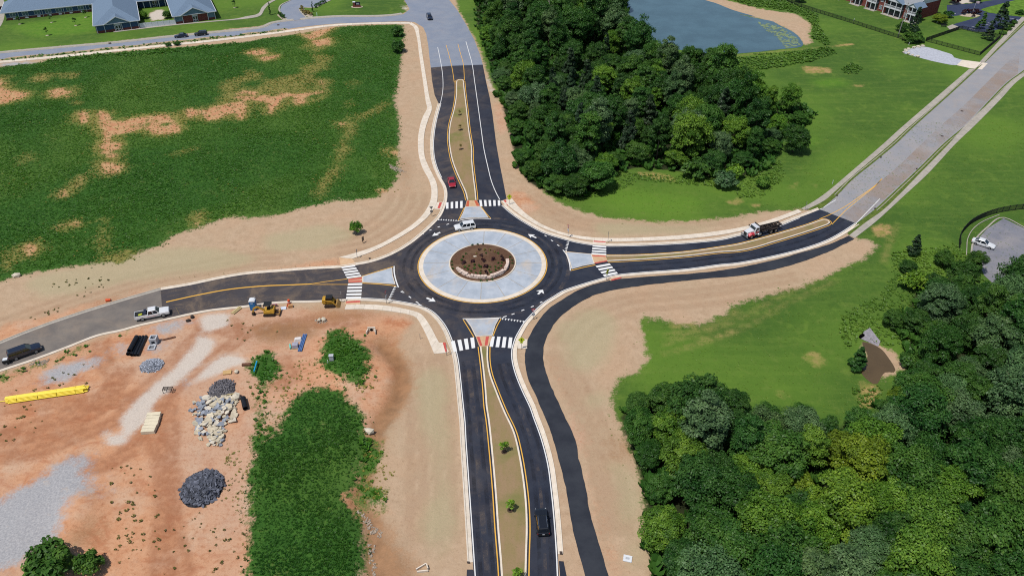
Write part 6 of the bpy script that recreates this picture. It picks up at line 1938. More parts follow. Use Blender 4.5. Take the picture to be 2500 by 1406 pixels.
# ---------------------------------------------------------------- building plant
CATY = M('machine_yellow', (206, 160, 56), .6, .3, .1, .15, 2)
TRK = M('track_rubber', (66, 56, 50), .9, .15, var=.25)
def crawler(parent, x0, x1, y, h, w, name='track'):
    r = h / 2
    pts = []
    for i in range(7):
        t_ = math.pi / 2 + math.pi * i / 6
        pts.append((x0 + r + math.cos(t_) * r, r + math.sin(t_) * r))
    for i in range(7):
        t_ = -math.pi / 2 + math.pi * i / 6
        pts.append((x1 - r + math.cos(t_) * r, r + math.sin(t_) * r))
    n = len(pts)
    vs = [(x, y - w / 2, z) for x, z in pts] + [(x, y + w / 2, z) for x, z in pts]
    o = MB().add(vs, [(i, (i + 1) % n, n + (i + 1) % n, n + i) for i in range(n)] + [tuple(range(n)), tuple(range(n, 2 * n))[::-1]]).build(name, TRK, parent)
    m = MB()
    k = int((x1 - x0) / .22)
    for i in range(k):
        x = x0 + .2 + i * (x1 - x0 - .4) / (k - 1)
        m.box((x, y, h + .01), (.08, w * 1.02, .05)).box((x, y, .0), (.08, w * 1.02, .05))
    m.build('lugs', TRK, o)
    for i in range(4):
        x = x0 + r + i * (x1 - x0 - 2 * r) / 3
        MB().cyl((x, y - w / 2 - .03, r * .9), (x, y + w / 2 + .03, r * .9), r * .5, r * .5, 8).build('roller', DK, o)
    return o
# mini excavator
a, b = at("A1 700,690"), at("A1 920,684")
d = (b - a).normalized()
mid = (a + b) / 2 + Vector((-d.y, d.x, 0)) * .85
o = empty('mini_excavator', mid.to_tuple(), math.atan2(d.y, d.x), 'yellow tracked mini excavator with blade beside the blue portable toilet', 'excavator')
for y in (-.8, .8):
    crawler(o, -1.15, 1.15, y, .55, .4)
MB().box((0, 0, .5), (1.3, 1.3, .3)).build('undercarriage', DK, o)
MB().box((.05, 0, .95), (2.1, 1.7, .5), taper=.95).box((.75, 0, 1.35), (.8, 1.6, .55), taper=.85).build('house', CATY, o)
MB().box((-.1, .2, 1.35), (.6, .6, .3)).box((.15, .2, 1.75), (.15, .55, .7)).build('seat', PLASTIC, o)
m = MB()
for x, y in ((-.75, -.6), (-.75, .75), (.5, -.6), (.5, .75)):
    m.bar((x, y, 1.15), (x, y, 2.45), .08)
m.build('canopy_posts', PLASTIC, o)
MB().box((-.12, .07, 2.5), (1.5, 1.5, .09)).build('canopy', PLASTIC, o)
MB().bar((-.9, -.1, 1.0), (-2.1, -.1, 2.0), .28, .34).bar((-2.1, -.1, 2.0), (-3.0, -.1, 1.5), .26, .3).build('boom', CATY, o)
MB().bar((-3.0, -.1, 1.6), (-3.3, -.1, .55), .2, .24).build('stick', CATY, o)
MB().cyl((-1.1, -.1, 1.6), (-2.2, -.1, 2.25), .06, .06, 8).cyl((-2.3, -.1, 2.2), (-3.05, -.1, 1.75), .05, .05, 8).build('rams', CHROME, o)
MB().loft([[(-3.5, -.5, .55), (-3.1, -.5, .55), (-3.1, .3, .55), (-3.5, .3, .55)], [(-3.45, -.48, .2), (-2.95, -.48, .1), (-2.95, .28, .1), (-3.45, .28, .2)], [(-3.2, -.48, .02), (-2.8, -.48, .02), (-2.8, .28, .02), (-3.2, .28, .02)]]).build('bucket', DK, o)
MB().box((2.0, 0, .35), (.14, 1.95, .55), ry=.15).bar((1.0, -.5, .35), (1.95, -.5, .3), .14).bar((1.0, .5, .35), (1.95, .5, .3), .14).build('blade', M('worn_yellow', (176, 140, 84), .7, .2, .2, .25, 2), o)
# compact track loader
a, b = at("A1 1925,512"), at("A1 2145,508")
d = (b - a).normalized()
mid = (a + b) / 2 + Vector((-d.y, d.x, 0)) * .85
o = empty('track_loader', mid.to_tuple(), math.atan2(d.y, d.x) + .02, 'yellow compact track loader with bucket beside the west crosswalk', 'loader')
for y in (-.75, .75):
    crawler(o, -1.05, 1.1, y, .62, .42)
MB().box((-.15, 0, .95), (2.2, 1.1, .75)).box((-1.05, 0, 1.4), (.7, 1.5, .7), taper=.9).build('body', CATY, o)
c = MB()
for x, y in ((-.55, -.55), (-.55, .55), (.6, -.55), (.6, .55)):
    c.bar((x, y, 1.2), (x, y, 2.15), .09)
c.build('cab_posts', PLASTIC, o)
MB().box((0, 0, 1.7), (1.05, 1.0, .85)).build('cab_glass', CGLASS, o)
MB().box((.02, 0, 2.18), (1.3, 1.2, .1)).build('cab_roof', PLASTIC, o)
for s in (-1, 1):
    MB().bar((-1.25, s * .72, 1.75), (.6, s * .72, 1.45), .12, .22).bar((.6, s * .72, 1.45), (1.35, s * .72, .45), .12, .22).build('lift_arm', CATY, o)
MB().loft([[(1.3, -1.0, .75), (1.35, -1.0, .05), (1.35, 1.0, .05), (1.3, 1.0, .75)], [(1.6, -1.0, .9), (2.15, -1.0, .02), (2.15, 1.0, .02), (1.6, 1.0, .9)]]).build('bucket', M('worn_yellow'), o)
# portable toilet
p = at("A1 487,560")
o = empty('portable_toilet', p.to_tuple(), .05, 'blue portable toilet with white roof at the west road kerb', 'toilet')
BLUE = M('toilet_blue', (36, 112, 176), .55, .3, var=.08)
MB().box((0, .55, 1.05), (1.15, 1.15, 2.1)).build('cabin', BLUE, o)
MB().box((0, -.04, 1.05), (.8, .05, 1.9)).build('door', M('toilet_door', (44, 124, 188), .55, .3), o)
m = MB()
ringp = [(math.cos(t_) * .64, .26 * math.sin(t_)) for t_ in [math.pi * i / 8 for i in range(9)]]
m.loft([[(x, -.08, 2.1 + z) for x, z in ringp], [(x, 1.18, 2.1 + z) for x, z in ringp]]).build('roof', TRIM, o)
MB().box((0, -.07, 1.75), (.42, .02, .14)).build('vent', TRIM, o)
MB().cyl((.45, 1.0, 2.0), (.45, 1.0, 2.6), .05, .05, 8).build('vent_pipe', TRIM, o)

# ---------------------------------------------------------------- stored materials
BPIPE = M('black_pipe', (26, 28, 34), .45, .4, var=.1)
CONCB = M('precast_concrete', (190, 194, 200), .9, .15, var=.1, scale=1.5, bump=.2)
def corr_pipe(name, a, b, r, label, group=None, m=None, ribs=True, cat='pipe'):
    a, b = Vector(a), Vector(b)
    o = empty(name, a.to_tuple(), 0, label, cat, group)
    d = b - a
    MB().tube((0, 0, 0), d, r, r * .12, 14).build('barrel', m or BPIPE, o, False)
    if ribs:
        mm = MB()
        k = int(d.length / .3)
        for i in range(k):
            c = d * ((i + .5) / k); e = d.normalized() * .05
            mm.tube(c - e, c + e, r + .03, .04, 14)
        mm.build('ribs', m or BPIPE, o)
    return o
for k, (lo, hi, r, z, lab) in enumerate((("Y1 1118,600", "Y1 1192,450", .36, .36, 'thick black drain pipe at the left of the stack'), ("Y1 1150,606", "Y1 1226,446", .34, .34, 'black drain pipe second from the left in the stack'),
                   ("Y1 1176,606", "Y1 1252,440", .28, .28, 'black drain pipe third from the left in the stack'), ("Y1 1203,606", "Y1 1278,438", .28, .28, 'thin black drain pipe at the right of the stack'), ("Y1 1140,592", "Y1 1206,468", .42, 1.0, 'black drain pipe lying on top of the stack'))):
    a, b = at(lo), at(hi)
    corr_pipe('drain_pipe', (a.x, a.y, z), (b.x, b.y, z), r, lab, 'black drain pipes stacked on the yard', ribs=(k == 4))
a, b = at("A3 1420,1010"), at("A3 1370,790")
corr_pipe('drain_pipe', (a.x, a.y, .45), (b.x, b.y, .45), .45, 'short fat black pipe section beside the broken concrete')
a, b = at("A3 1592,262"), at("A3 1655,70")
corr_pipe('plastic_pipe', (a.x, a.y, .5), (b.x, b.y, .7), .14, 'bright blue plastic pipe lying in the weeds', m=M('bright_blue_pipe', (36, 160, 206), .4, .4), ribs=False)
a, b = at("A1 1245,1350"), at("A1 1232,1265")
corr_pipe('plastic_pipe', (a.x, a.y, .15), (b.x, b.y, .15), .16, 'short turquoise pipe beside the grey pallet', m=M('turquoise_pipe', (110, 206, 190), .4, .4), ribs=False)
# bundle of yellow gas pipe
a, b = at("P 22,980"), at("P 214,952")
d = (b - a)
o = empty('yellow_pipe_bundle', a.to_tuple(), math.atan2(d.y, d.x), 'long strapped bundle of bright yellow pipes on the clay', 'pipe bundle')
YP = M('yellow_pipe', (255, 226, 40), .4, .4, var=.05)
L = d.length
for row, cnt in enumerate((8, 7, 6, 5)):
    for k in range(cnt):
        y = (k - (cnt - 1) / 2) * .2
        e0, e1 = rr.uniform(-.5, .3), rr.uniform(-.5, .35)
        bow = .25 * math.sin(k)
        z = .24 + row * .19
        q = [Vector((e0 + (L + e1 - e0) * t_, y + (.06 * math.sin(t_ * 3 + k)), z)) for t_ in (0, .5, 1)]
        MB().cyl(q[0], q[1], .115, .115, 8).cyl(q[1], q[2], .115, .115, 8).build('pipe', YP, o, False)
m = MB()
for t_ in (.12, .38, .62, .86):
    m.box((L * t_, 0, .5), (.03, 1.7, .84), taper=.66)
m.build('strap', M('strap_grey', (214, 190, 56), .7), o)
MB().box((L * .3, 0, .06), (.12, 1.3, .12)).box((L * .7, 0, .06), (.12, 1.3, .12)).build('timber', M('timber', (150, 112, 76), .9, .1), o)
a, b = at("P -30,985"), at("P 21,979")
corr_pipe('plastic_pipe', (a.x, a.y, .1), (b.x, b.y, .14), .08, 'single yellow pipe poking out of the left edge', m=YP, ribs=False)
# precast boxes
def precast(s, w, h, rz, label, hole=True):
    p = at(s)
    o = empty('catch_basin', p.to_tuple(), rz, label, 'concrete box')
    t_ = .22
    m = MB()
    for x, y, dx, dy in ((0, w / 2 - t_ / 2, w, t_), (w / 2 - t_ / 2, 0, t_, w - 2 * t_), (-w / 2 + t_ / 2, 0, t_, w - 2 * t_)):
        m.box((x, y, h / 2), (dx, dy, h))
    y = -w / 2 + t_ / 2
    if h > .8:
        m.box((0, y, h * .84), (w, t_, h * .32)).box((-w * .38, y, h * .34), (w * .24, t_, h * .68)).box((w * .38, y, h * .34), (w * .24, t_, h * .68)).box((0, y, .1), (w * .52, t_, .2))
    else:
        m.box((0, y, h / 2), (w, t_, h))
    m.build('wall', CONCB, o)
    MB().box((0, 0, .04), (w - .1, w - .1, .08)).build('floor', M('shade_toned_concrete', (120, 122, 126), .9), o)  # darker concrete; the shade inside the box is put into the floor colour
    return o
precast("A2 818,1140", 1.35, 1.45, .06, 'tall grey precast concrete box with square openings')
precast("A2 762,1250", 1.35, .35, .1, 'low square concrete ring in front of the tall precast box')
# concrete block row
ca, cb = at("Y1 1352,1112"), at("Y1 1296,1284")
for k, place in enumerate(('farthest up the row', 'second from the far end of the row', 'third from the far end of the row', 'third from the near end of the row', 'second from the near end of the row', 'nearest the bottom of the row')):
    c = ca.lerp(cb, (k + .5) / 6)
    m = MB().box((0, 0, .32), (2.25 + rr.uniform(-.05, .05), .72, .64))
    m.v = [(x + rr.uniform(-.02, .02), y + rr.uniform(-.02, .02), z) for x, y, z in m.v]
    o = m.build('concrete_block', M('cream_concrete', (232, 220, 192), .9, .15, var=.08, scale=1.2, bump=.15, rand=.04))
    o.location = (c.x + rr.uniform(-.1, .1), c.y, .02); o.rotation_euler = (0, 0, .06 + rr.uniform(-.05, .05))
    tag(o, f'cream concrete block, {place} beside the gravel track', 'concrete block', 'cream concrete blocks in a row')
# heaps
def heap_base(o, r, h, m, seed, sy=1.0, name='core'):
    g = random.Random(seed)
    vs, fs = [(0, 0, h)], []
    for k in range(1, 6):
        for i in range(20):
            t_ = 6.283 * i / 20
            q = r * k / 5 * g.uniform(.93, 1.07)
            vs.append((math.cos(t_) * q, math.sin(t_) * q * sy, h * math.cos(min(1, k / 5) * math.pi / 2) ** .8 * g.uniform(.85, 1.1) - (.05 if k == 5 else 0)))
    for i in range(20):
        j = (i + 1) % 20
        fs.append((0, 1 + i, 1 + j))
        for k in range(4):
            fs.append((1 + k * 20 + i, 1 + (k + 1) * 20 + i, 1 + (k + 1) * 20 + j, 1 + k * 20 + j))
    return MB().add(vs, fs).build(name, m, o)
def shard_mesh(g, s, th):
    n = g.randint(4, 6)
    poly = [(math.cos(6.283 * i / n + g.uniform(-.35, .35)) * s * g.uniform(.6, 1.1), math.sin(6.283 * i / n + g.uniform(-.35, .35)) * s * g.uniform(.5, .9)) for i in range(n)]
    return MB().prism(poly, -th / 2, th / 2).mesh('shard')
def heap(s, name, label, cat, r, h, core, shard_m, n, size, th, sy=1.0, seed=1, tilt=.5, piece='chunk'):
    g = random.Random(seed)
    o = empty(name, at(s).to_tuple(), 0, label, cat)
    heap_base(o, r, h, core, seed, sy)
    ms = [shard_mesh(g, size * g.uniform(.7, 1.3), th) for _ in range(14)]
    for me_ in ms:
        me_.materials.append(shard_m)
    for k in range(n):
        q = math.sqrt((k + .5) / n) * g.uniform(.92, 1.06)
        t_ = k * 2.39996
        x, y = math.cos(t_) * q * r, math.sin(t_) * q * r * sy
        z = h * max(0, math.cos(min(1, q) * math.pi / 2)) ** .8 + th * .4
        c = link(piece, ms[g.randrange(14)], None, o)
        c.location = (x, y, z)
        c.rotation_euler = (g.uniform(-tilt, tilt) - y / r * .5, g.uniform(-tilt, tilt) + x / r * .5, g.uniform(0, 6.28))
    return o
heap("Y5 1765,640", 'asphalt_heap', 'round heap of broken black asphalt slabs on the clay', 'rubble', 3.3, 1.3, M('asphalt_dust', (50, 52, 58), .95, .1, var=.3, scale=3), M('broken_asphalt', (96, 100, 112), .85, .2, var=.35, scale=1.2, rand=.45), 280, .42, .12, 1.1, 5, .55)
heap("Y1 1325,690", 'stone_heap', 'small heap of blue grey crushed stone near the black pipes', 'gravel', 2.2, .8, M('stone_dust', (140, 146, 156), .95, .1, var=.2, scale=3), M('crushed_stone', (172, 178, 190), .9, .15, var=.3, rand=.35), 190, .19, .16, .9, 6, 1.2, 'stone')
heap("Y1 1930,900", 'asphalt_heap', 'dark gravelly heap above the broken concrete', 'rubble', 2.4, .7, M('dark_grit', (112, 108, 110), .95, .1, var=.3, scale=4), M('dark_stone', (118, 116, 122), .9, .15, var=.35, rand=.45), 150, .2, .16, 1.2, 7, 1.2, 'stone')
# broken concrete: slabs laid over one another inside the survey outline
g = random.Random(17)
ro = empty('concrete_rubble', at("Y1 1850,1150").to_tuple(), 0, 'long heap of broken pale concrete slabs in the yard', 'rubble')
slabm = [M('slab_cream', (208, 196, 172), .9, .15, var=.16, scale=1, rand=.12), M('slab_grey', (150, 156, 166), .9, .15, var=.16, scale=1, rand=.12), M('slab_pale', (222, 212, 194), .9, .15, var=.14, scale=1, rand=.08)]
outl = W("Y1 1640,1060 1720,970 1850,960 2080,950 2060,1030 2050,1170 1970,1200 1930,1390 1820,1400 1790,1330 1700,1340 1690,1160")
xs = [q.x for q in outl]; ys = [q.y for q in outl]
cnt = 0
cx_ = sum(xs) / len(xs)
while cnt < 230:
    x, y = g.uniform(min(xs), max(xs)), g.uniform(min(ys), max(ys))
    if not inside(outl, x, y):
        continue
    e = edge_dist(outl, x, y)
    s = g.uniform(.2, .6) if cnt > 60 else g.uniform(.6, 1.1)
    left = (x - min(xs)) / (max(xs) - min(xs)) < .36
    m_ = slabm[1] if (left and g.random() < .75) or g.random() < .2 else slabm[g.choice((0, 2, 0))]
    me_ = shard_mesh(g, s, g.uniform(.14, .22))
    me_.materials.append(m_)
    c = link('slab', me_, None, ro)
    c.location = (x - ro.location.x, y - ro.location.y, min(.75, .1 + e * .34) * g.uniform(.5, 1.0))
    c.rotation_euler = (g.uniform(-.32, .32), g.uniform(-.32, .32), g.uniform(0, 6.28))
    cnt += 1
for s, sz, lab in (("A3 1235,760", 1.7, 'large pale boulder at the top of the broken concrete'), ("A3 1170,770", 1.0, 'smaller pale rock left of the large boulder'), ("A3 1230,240", .9, 'white broken rock above the dark gravel heap'), ("Y2 640,295", .9, 'pale rock lying at the top of the weedy mound'), ("Y2 680,292", 1.1, 'larger pale rock on the weedy mound crest'),
                   ("Y6 1075,150", 1.5, 'tan boulder at the edge of the weed block'), ("Z5 150,1160", 1.6, 'pale blue grey rock patch at the left field edge')):
    boulder(s, sz, lab, None)
p = at("A3 1040,250")
o = MB().box((0, 0, .12), (1.5, .9, .2), .2, .1).build('plywood_sheet', M('plywood', (206, 170, 118), .9, .1)); o.location = p.to_tuple(); tag(o, 'tan board lying above the dark gravel heap', 'board')
p = at("A3 1040,720")
o = MB().box((0, 0, .3), (3.0, .2, .18), .22).build('timber_post', M('old_timber', (196, 178, 130), .9, .1)); o.location = p.to_tuple(); tag(o, 'pale timber post lying between the two heaps', 'timber')
p = at("A2 1105,1065")
o = MB().box((0, 0, .15), (2.4, .35, .3), .42).build('steel_beam', M('rusty_steel', (120, 84, 66), .8, .2, var=.3)); o.location = p.to_tuple(); tag(o, 'rusty steel channel lying right of the precast boxes', 'beam')
p = at("A3 1430,95")
o = MB().box((0, 0, .2), (1.6, .5, .35), .1).build('steel_beam', M('rusty_steel')); o.location = p.to_tuple(); tag(o, 'short dark beam at the gravel pad near the blue pipe', 'beam')
p = at("A1 145,570")
o = empty('timber_stack', p.to_tuple(), 1.1, 'small stack of pale boards by the west road kerb', 'timber')
for k in range(3):
    MB().box((0, (k - 1) * .3, .12 + .1 * (k % 2)), (2.4, .24, .1)).build('board', M('old_timber'), o)
# steel rack
p = at("Y1 1470,915")
o = empty('steel_rack', p.to_tuple(), .05, 'small dark steel rack standing on the clay by the gravel track', 'rack')
m = MB()
for x in (-.8, .8):
    for y in (-.35, .35):
        m.bar((x, y, 0), (x, y, .9), .07)
m.build('legs', DK, o)
m = MB()
for y in (-.35, -.12, .12, .35):
    m.bar((-.85, y, .9), (.85, y, .9), .08)
for x in (-.8, 0, .8):
    m.bar((x, -.4, .86), (x, .4, .86), .07)
m.build('top_frame', DK, o)
# pallet goods beside the long blue pipes
p = at("A1 1345,1310")
o = empty('pallet_load', p.to_tuple(), .1, 'grey wrapped pallet beside the long blue pipes', 'pallet')
MB().box((0, 0, .08), (1.2, 1.2, .16)).build('pallet', M('old_timber'), o); MB().box((0, 0, .5), (1.15, 1.1, .7), taper=.92).build('load', M('grey_wrap', (168, 168, 184), .5, .3, var=.15), o)
p = at("A1 1400,1175")
o = MB().box((0, 0, .3), (1.6, 1.0, .6), .2, taper=.7).build('bulk_bag', M('white_bag', (228, 222, 220), .8, .15, var=.1)); o.location = p.to_tuple(); tag(o, 'white bulk bag behind the grey pallet', 'bag')
a, b = at("A1 1430,1400"), at("A1 1540,1060")
o = empty('blue_pipe_bundle', a.to_tuple(), 0, 'long blue pipes lying side by side on the dirt', 'pipe bundle')
for k in range(3):
    n = (b - a).normalized(); s_ = Vector((-n.y, n.x, 0)) * (k - 1) * .28
    MB().cyl(s_ + Vector((0, 0, .15)), (b - a) + s_ + Vector((0, 0, .15)), .13, .13, 8).build('pipe', M('dull_blue_pipe', (90, 124, 178), .5, .3), o)
# manhole riser in the weeds
p = at("Y2 755,668")
o = empty('utility_box', (p.x, p.y, .7), .1, 'grey concrete utility box in the weeds on the mound', 'utility box')
MB().box((0, 0, .6), (.75, .6, 1.4)).build('box', CONCB, o); MB().box((0, 0, 1.33), (.85, .7, .1)).build('lid', CONCB, o)
p = at("Y2 722,690")
o = MB().cyl((0, 0, .4), (0, 0, 1.5), .06, .06, 8).build('marker_post', TRIM); o.location = p.to_tuple(); tag(o, 'thin white marker post left of the utility box', 'post')
# headwalls
p = at("Y2 1095,400")
o = empty('culvert_headwall', p.to_tuple(), 0, 'small white concrete headwall with dark pipe mouth on the dirt bank', 'headwall')
MB().box((0, .5, .5), (1.5, .2, 1.0)).box((-.75, 0, .35), (.18, 1.3, .7), -.2).box((.75, 0, .35), (.18, 1.3, .7), .2).build('wall', CONC, o)
MB().cyl((0, .38, .4), (0, .42, .4), .32, .32, 14).build('pipe_mouth_shade', M('hole_shade_black', (14, 12, 12), 1.0, 0.0), o)  # black disc without an opening; the shade inside the pipe is painted
p = at("Y6 1535,1350")
o = empty('culvert_headwall', p.to_tuple(), -1.2, 'white flared pipe end at the muddy pool beside the south road', 'headwall')
MB().box((-.4, 0, .2), (.15, 1.6, .4), .25).box((.4, 0, .2), (.15, 1.6, .4), -.25).box((0, .8, .3), (.8, .15, .6)).build('wall', CONC, o)
o = empty('creek_headwall', at("Y4 1160,470").to_tuple(), 0, 'grey sloping concrete headwall at the head of the creek pool', 'headwall')
q = [x - o.location for x in W("Y4 1075,455 1100,400 1150,372 1243,485 1228,522")]
MB().add([(q[0].x, q[0].y, .1), (q[1].x, q[1].y, .35), (q[2].x, q[2].y, .45), (q[3].x, q[3].y, .3), (q[4].x, q[4].y, .06)], [(0, 1, 2, 3, 4)]).build('slope', M('weathered_concrete', (150, 146, 152), .9, .15, var=.2), o)
MB().box((q[0].x + .3, q[0].y + .5, .3), (1.0, .5, .7), .6).build('pipe_mouth_shade', M('hole_shade_black'), o)  # solid block painted black for the shade inside a pipe
# white slab with a hole on the sandy verge
o = empty('access_slab', at("Y7 1185,1255").to_tuple(), -.25, 'white square access slab on the sandy verge by the path', 'slab')
MB().box((0, -.36, .1), (1.25, .35, .14)).box((0, .36, .1), (1.25, .35, .14)).box((-.45, 0, .1), (.35, .38, .14)).box((.45, 0, .1), (.35, .38, .14)).build('frame', TRIM, o)
MB().box((0, 0, .05), (.6, .4, .06)).build('lid', CONCB, o)
# odds and ends at the kerb by the machines
ORANGE = M('safety_orange', (228, 92, 44), .6, .3)
p = at("A1 1215,425")
o = empty('traffic_barrel', p.to_tuple(), 0, 'orange traffic barrel at the kerb right of the excavator', 'barrel')
MB().cyl((0, 0, 0), (0, 0, 1.0), .3, .24, 14).build('drum', ORANGE, o); MB().cyl((0, 0, .4), (0, 0, .55), .285, .275, 14).build('stripe', TRIM, o)
p = at("A1 1185,480")
o = empty('traffic_cone', p.to_tuple(), 0, 'orange traffic cone in front of the barrel', 'cone')
MB().cyl((0, 0, .03), (0, 0, .75), .18, .04, 12).build('body', ORANGE, o); MB().box((0, 0, .02), (.42, .42, .04)).build('base', ORANGE, o)
p = at("A1 1245,500")
o = MB().box((0, 0, .3), (.9, .6, .6), .3).build('cardboard_box', M('cardboard', (196, 150, 104), .9, .1)); o.location = p.to_tuple(); tag(o, 'brown box beside the orange barrel', 'box')
p = at("A1 925,490")
o = empty('folded_sign', p.to_tuple(), .2, 'folded pink and white road sign behind the excavator', 'sign')
MB().box((0, 0, .5), (1.1, .06, 1.0), rx=.6).build('face', M('pink_sign', (232, 160, 178), .6), o); MB().box((0, -.05, .5), (.5, .06, .5), rx=.6, ry=.78).build('symbol', TRIM, o)
p = at("A1 1100,530")
o = MB().box((0, 0, .12), (1.1, .8, .2), .2, .12).build('sign_panel', M('pale_blue_panel', (214, 222, 236), .5)); o.location = p.to_tuple(); tag(o, 'white panel lying flat between the excavator and the box', 'panel')
p = at("Y1 925,128")
o = empty('traffic_barrel', p.to_tuple(), 0, 'orange barrel tipped beside the muddy puddle above the west road', 'barrel')
MB().cyl((0, 0, .3), (.9, .2, .3), .3, .24, 12).build('drum', ORANGE, o)
for s, lab in (("A2 1495,700", 'larger dark clod at the kerb below the pickup'), ("A2 1580,625", 'smaller dark clod at the kerb below the pickup')):
    o = boulder(s, .9, lab, None); o.data = o.data.copy(); o.data.materials[0] = DK

# ---------------------------------------------------------------- signs
GALV = M('galvanised', (150, 152, 156), .5, .4, .5)
YG = M('sign_yellow_green', (214, 230, 40), .5, .3, var=.03)
BACK = M('sign_back', (150, 148, 148), .5, .4, .4)
RSIGN = M('sign_red', (196, 30, 44), .5, .3)
def signpost(s, face, label, h=2.7, panels=(), z0=.1):
    p = at(s)
    o = empty('road_sign', (p.x, p.y, z0), face, label, 'sign')
    MB().bar((0, 0, 0), (0, 0, h), .07, .07).build('post', GALV, o)
    return o
def diamond(o, z, w, m, y=-.06, name='face'):
    k = w / 2 ** .5
    vs = [(0, y, z - k), (k, y, z), (0, y, z + k), (-k, y, z), (0, y + .02, z - k), (k, y + .02, z), (0, y + .02, z + k), (-k, y + .02, z)]
    f = MB().add(vs, [(0, 1, 2, 3), (7, 6, 5, 4), (0, 4, 5, 1), (1, 5, 6, 2), (2, 6, 7, 3), (3, 7, 4, 0)]).build(name, m, o)
    return f
def walker(parent, z, y, s=1.0):
    m = MB()
    m.cyl((.02 * s, y, z + .21 * s), (.02 * s, y - .005, z + .21 * s), .055 * s, .055 * s, 10)
    for a_, b_, w_ in (((.0, .14), (-.02, -.04), .1), ((-.02, -.04), (.10, -.26), .06), ((-.02, -.04), (-.12, -.25), .06), ((.0, .11), (.13, .0), .045), ((.0, .11), (-.12, .02), .045)):
        m.bar((a_[0] * s, y - .003, z + a_[1] * s), (b_[0] * s, y - .003, z + b_[1] * s), .006, w_ * s)
    m.build('walking_figure', PLASTIC, parent)
for s, fz, lab in (("B4 2120,1050", 0.1, 'yellow pedestrian crossing diamond sign right of the north crosswalk'), ("Z7 1002,1195", 0.9, 'yellow pedestrian crossing diamond sign at the lower east crosswalk'), ("B2 1115,1325", 0.0, 'yellow pedestrian crossing diamond sign right of the south crosswalk')):
    o = signpost(s, fz, lab, 2.75)
    fc = diamond(o, 2.3, .95, YG)
    walker(fc, 2.3, -.065, 1.15)
    MB().box((0, -.05, 1.62), (.62, .02, .3)).build('arrow_plate', YG, o)
def yield_sign(s, fz, lab, h=2.7, back=False):
    o = signpost(s, fz, lab, h)
    z = h - .4
    tri = [(-.46, z + .36), (.46, z + .36), (0, z - .42)]
    MB().add([(x, -.06, zz) for x, zz in tri] + [(x, -.04, zz) for x, zz in tri], [(0, 1, 2), (5, 4, 3), (0, 3, 4, 1), (1, 4, 5, 2), (2, 5, 3, 0)]).build('yield_plate', BACK if back else RSIGN, o)
    if not back:
        MB().add([(x * .5, -.066, z + .04 + (zz - z - .04) * .5) for x, zz in tri], [(0, 1, 2)]).build('yield_centre', TRIM, o)
    pl_ = MB().box((0, -.05, z - .98), (.66, .02, .66)).build('circle_plate', BACK if back else TRIM, o)
    if not back:
        MB().tube((0, -.064, z - .98), (0, -.062, z - .98), .25, .09, 18).build('circle_symbol', M('sign_blue_grey', (70, 92, 130), .5), pl_)
    return o
yield_sign("B2 1425,545", 0.15, 'red and white yield sign above a circle plate beside the path')
yield_sign("B4 150,1345", 3.3, 'grey back of the yield sign by the left north sidewalk', back=True)
o = yield_sign("B8 485,425", -1.2, 'yield sign seen edge on at the upper east approach', 3.4)
o = yield_sign("B7 875,1062", 1.35, 'yield sign seen edge on at the lower west approach', 3.2)
for s, fz, lab, h in (("B8 1500,540", 1.5, 'thin crossing sign seen edge on beside the upper east crosswalk', 2.9), ("A1 2290,405", 1.6, 'thin crossing sign seen edge on left of the west crosswalk', 2.8), ("A8 1870,282", 1.2, 'thin sign post at the end of the new sidewalk', 2.4), ("Y2 1750,600", 1.5, 'thin crossing sign seen edge on left of the south crosswalk', 2.6), ("Y2 1520,455", 1.3, 'thin stake on the dirt left of the south sidewalk', 1.2), ("Z6 972,1000", 1.4, 'thin post on the verge above the west crosswalk', 2.3)):
    o = signpost(s, fz, lab, h)
    if h > 2:
        diamond(o, h - .4, .6, BACK)
p = at("A2 1320,575")
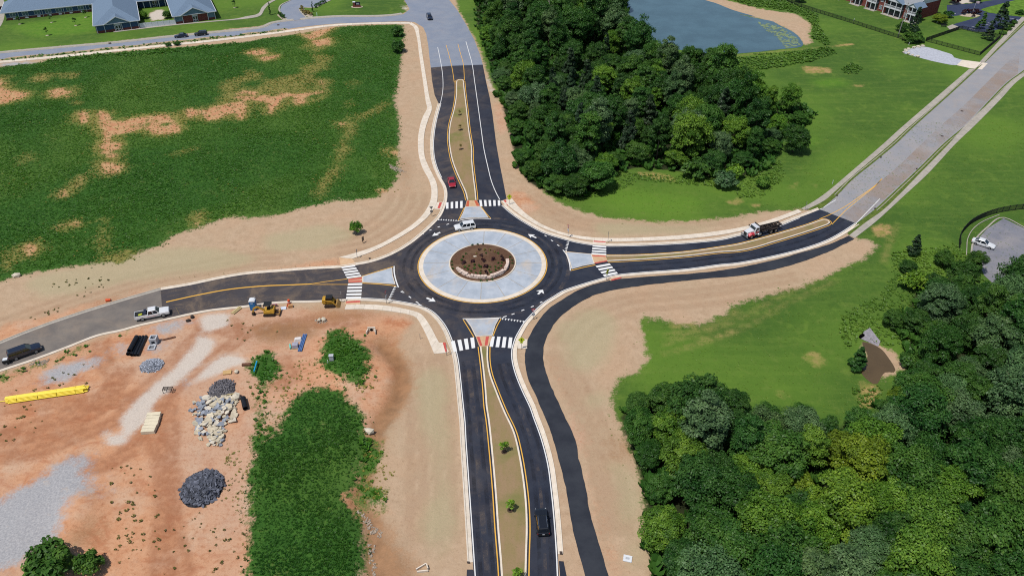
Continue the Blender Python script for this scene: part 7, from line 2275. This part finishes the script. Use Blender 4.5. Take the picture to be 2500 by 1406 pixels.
o = MB().bar((0, 0, 0), (-.25, 0, 2.0), .05).build('survey_stake', M('old_timber')); o.location = p.to_tuple(); tag(o, 'thin leaning stake at the kerb in front of the pickup', 'stake')
p = at("Z6 1022,868")
o = empty('notice_board', p.to_tuple(), 1.15, 'narrow brown notice board near the lone young tree', 'sign')
MB().bar((0, 0, 0), (0, 0, 1.7), .1).build('post', M('dark_timber', (96, 82, 70), .9, .1), o); MB().box((0, -.08, 1.15), (.8, .05, 1.1)).build('board', M('board_brown', (140, 126, 108), .9, .1), o)
p = at("B6 1118,345")
o = empty('marker_post', p.to_tuple(), 0, 'pale green utility marker post right of the driveway mouth', 'post')
MB().box((0, 0, .8), (.28, .12, 1.6)).build('panel', M('pale_green', (176, 214, 176), .5), o)
p = at("B6 1243,75")
o = MB().cyl((0, 0, 0), (0, 0, 2.4), .06, .05, 8).build('lamp_post', PLASTIC); o.location = p.to_tuple(); tag(o, 'small dark post on the lawn above the driveway bed', 'post')
for s, lab in (("A6 535,440", 'white marker post on the long black fence'), ("Z8 828,355", 'white marker post in the grass by the east sidewalk'), ("A7 725,480", 'white post beside the round yellow green bush'), ("A6 1650,925", 'short white post left of the gravel pad')):
    p = at(s); o = MB().cyl((0, 0, 0), (0, 0, 1.1), .07, .07, 8).build('marker_post', TRIM); o.location = p.to_tuple(); tag(o, lab, 'post')
p = at("A7 860,550")
o = empty('park_bench', p.to_tuple(), -.25, 'dark bench on the grey pad beside the parking lot', 'bench')
MB().box((0, 0, .45), (1.9, .5, .08)).build('seat', PLASTIC, o); MB().box((0, .25, .75), (1.9, .06, .45)).build('backrest', PLASTIC, o)
for x in (-.7, .7):
    MB().box((x, 0, .22), (.08, .45, .44)).build('leg', PLASTIC, o)
# black silt fence stakes along the west verge
so = empty('stake_line', at("Z5 1560,1190").to_tuple(), 0, 'row of thin wooden stakes along the upper west kerb', 'stakes')
for k in range(12):
    q = at("Z5 1560,1190").lerp(at("Z6 800,1060"), k / 11) - so.location
    MB().bar((q.x, q.y + .5, 0), (q.x, q.y + .5, .6), .05).build('stake', M('old_timber'), so)
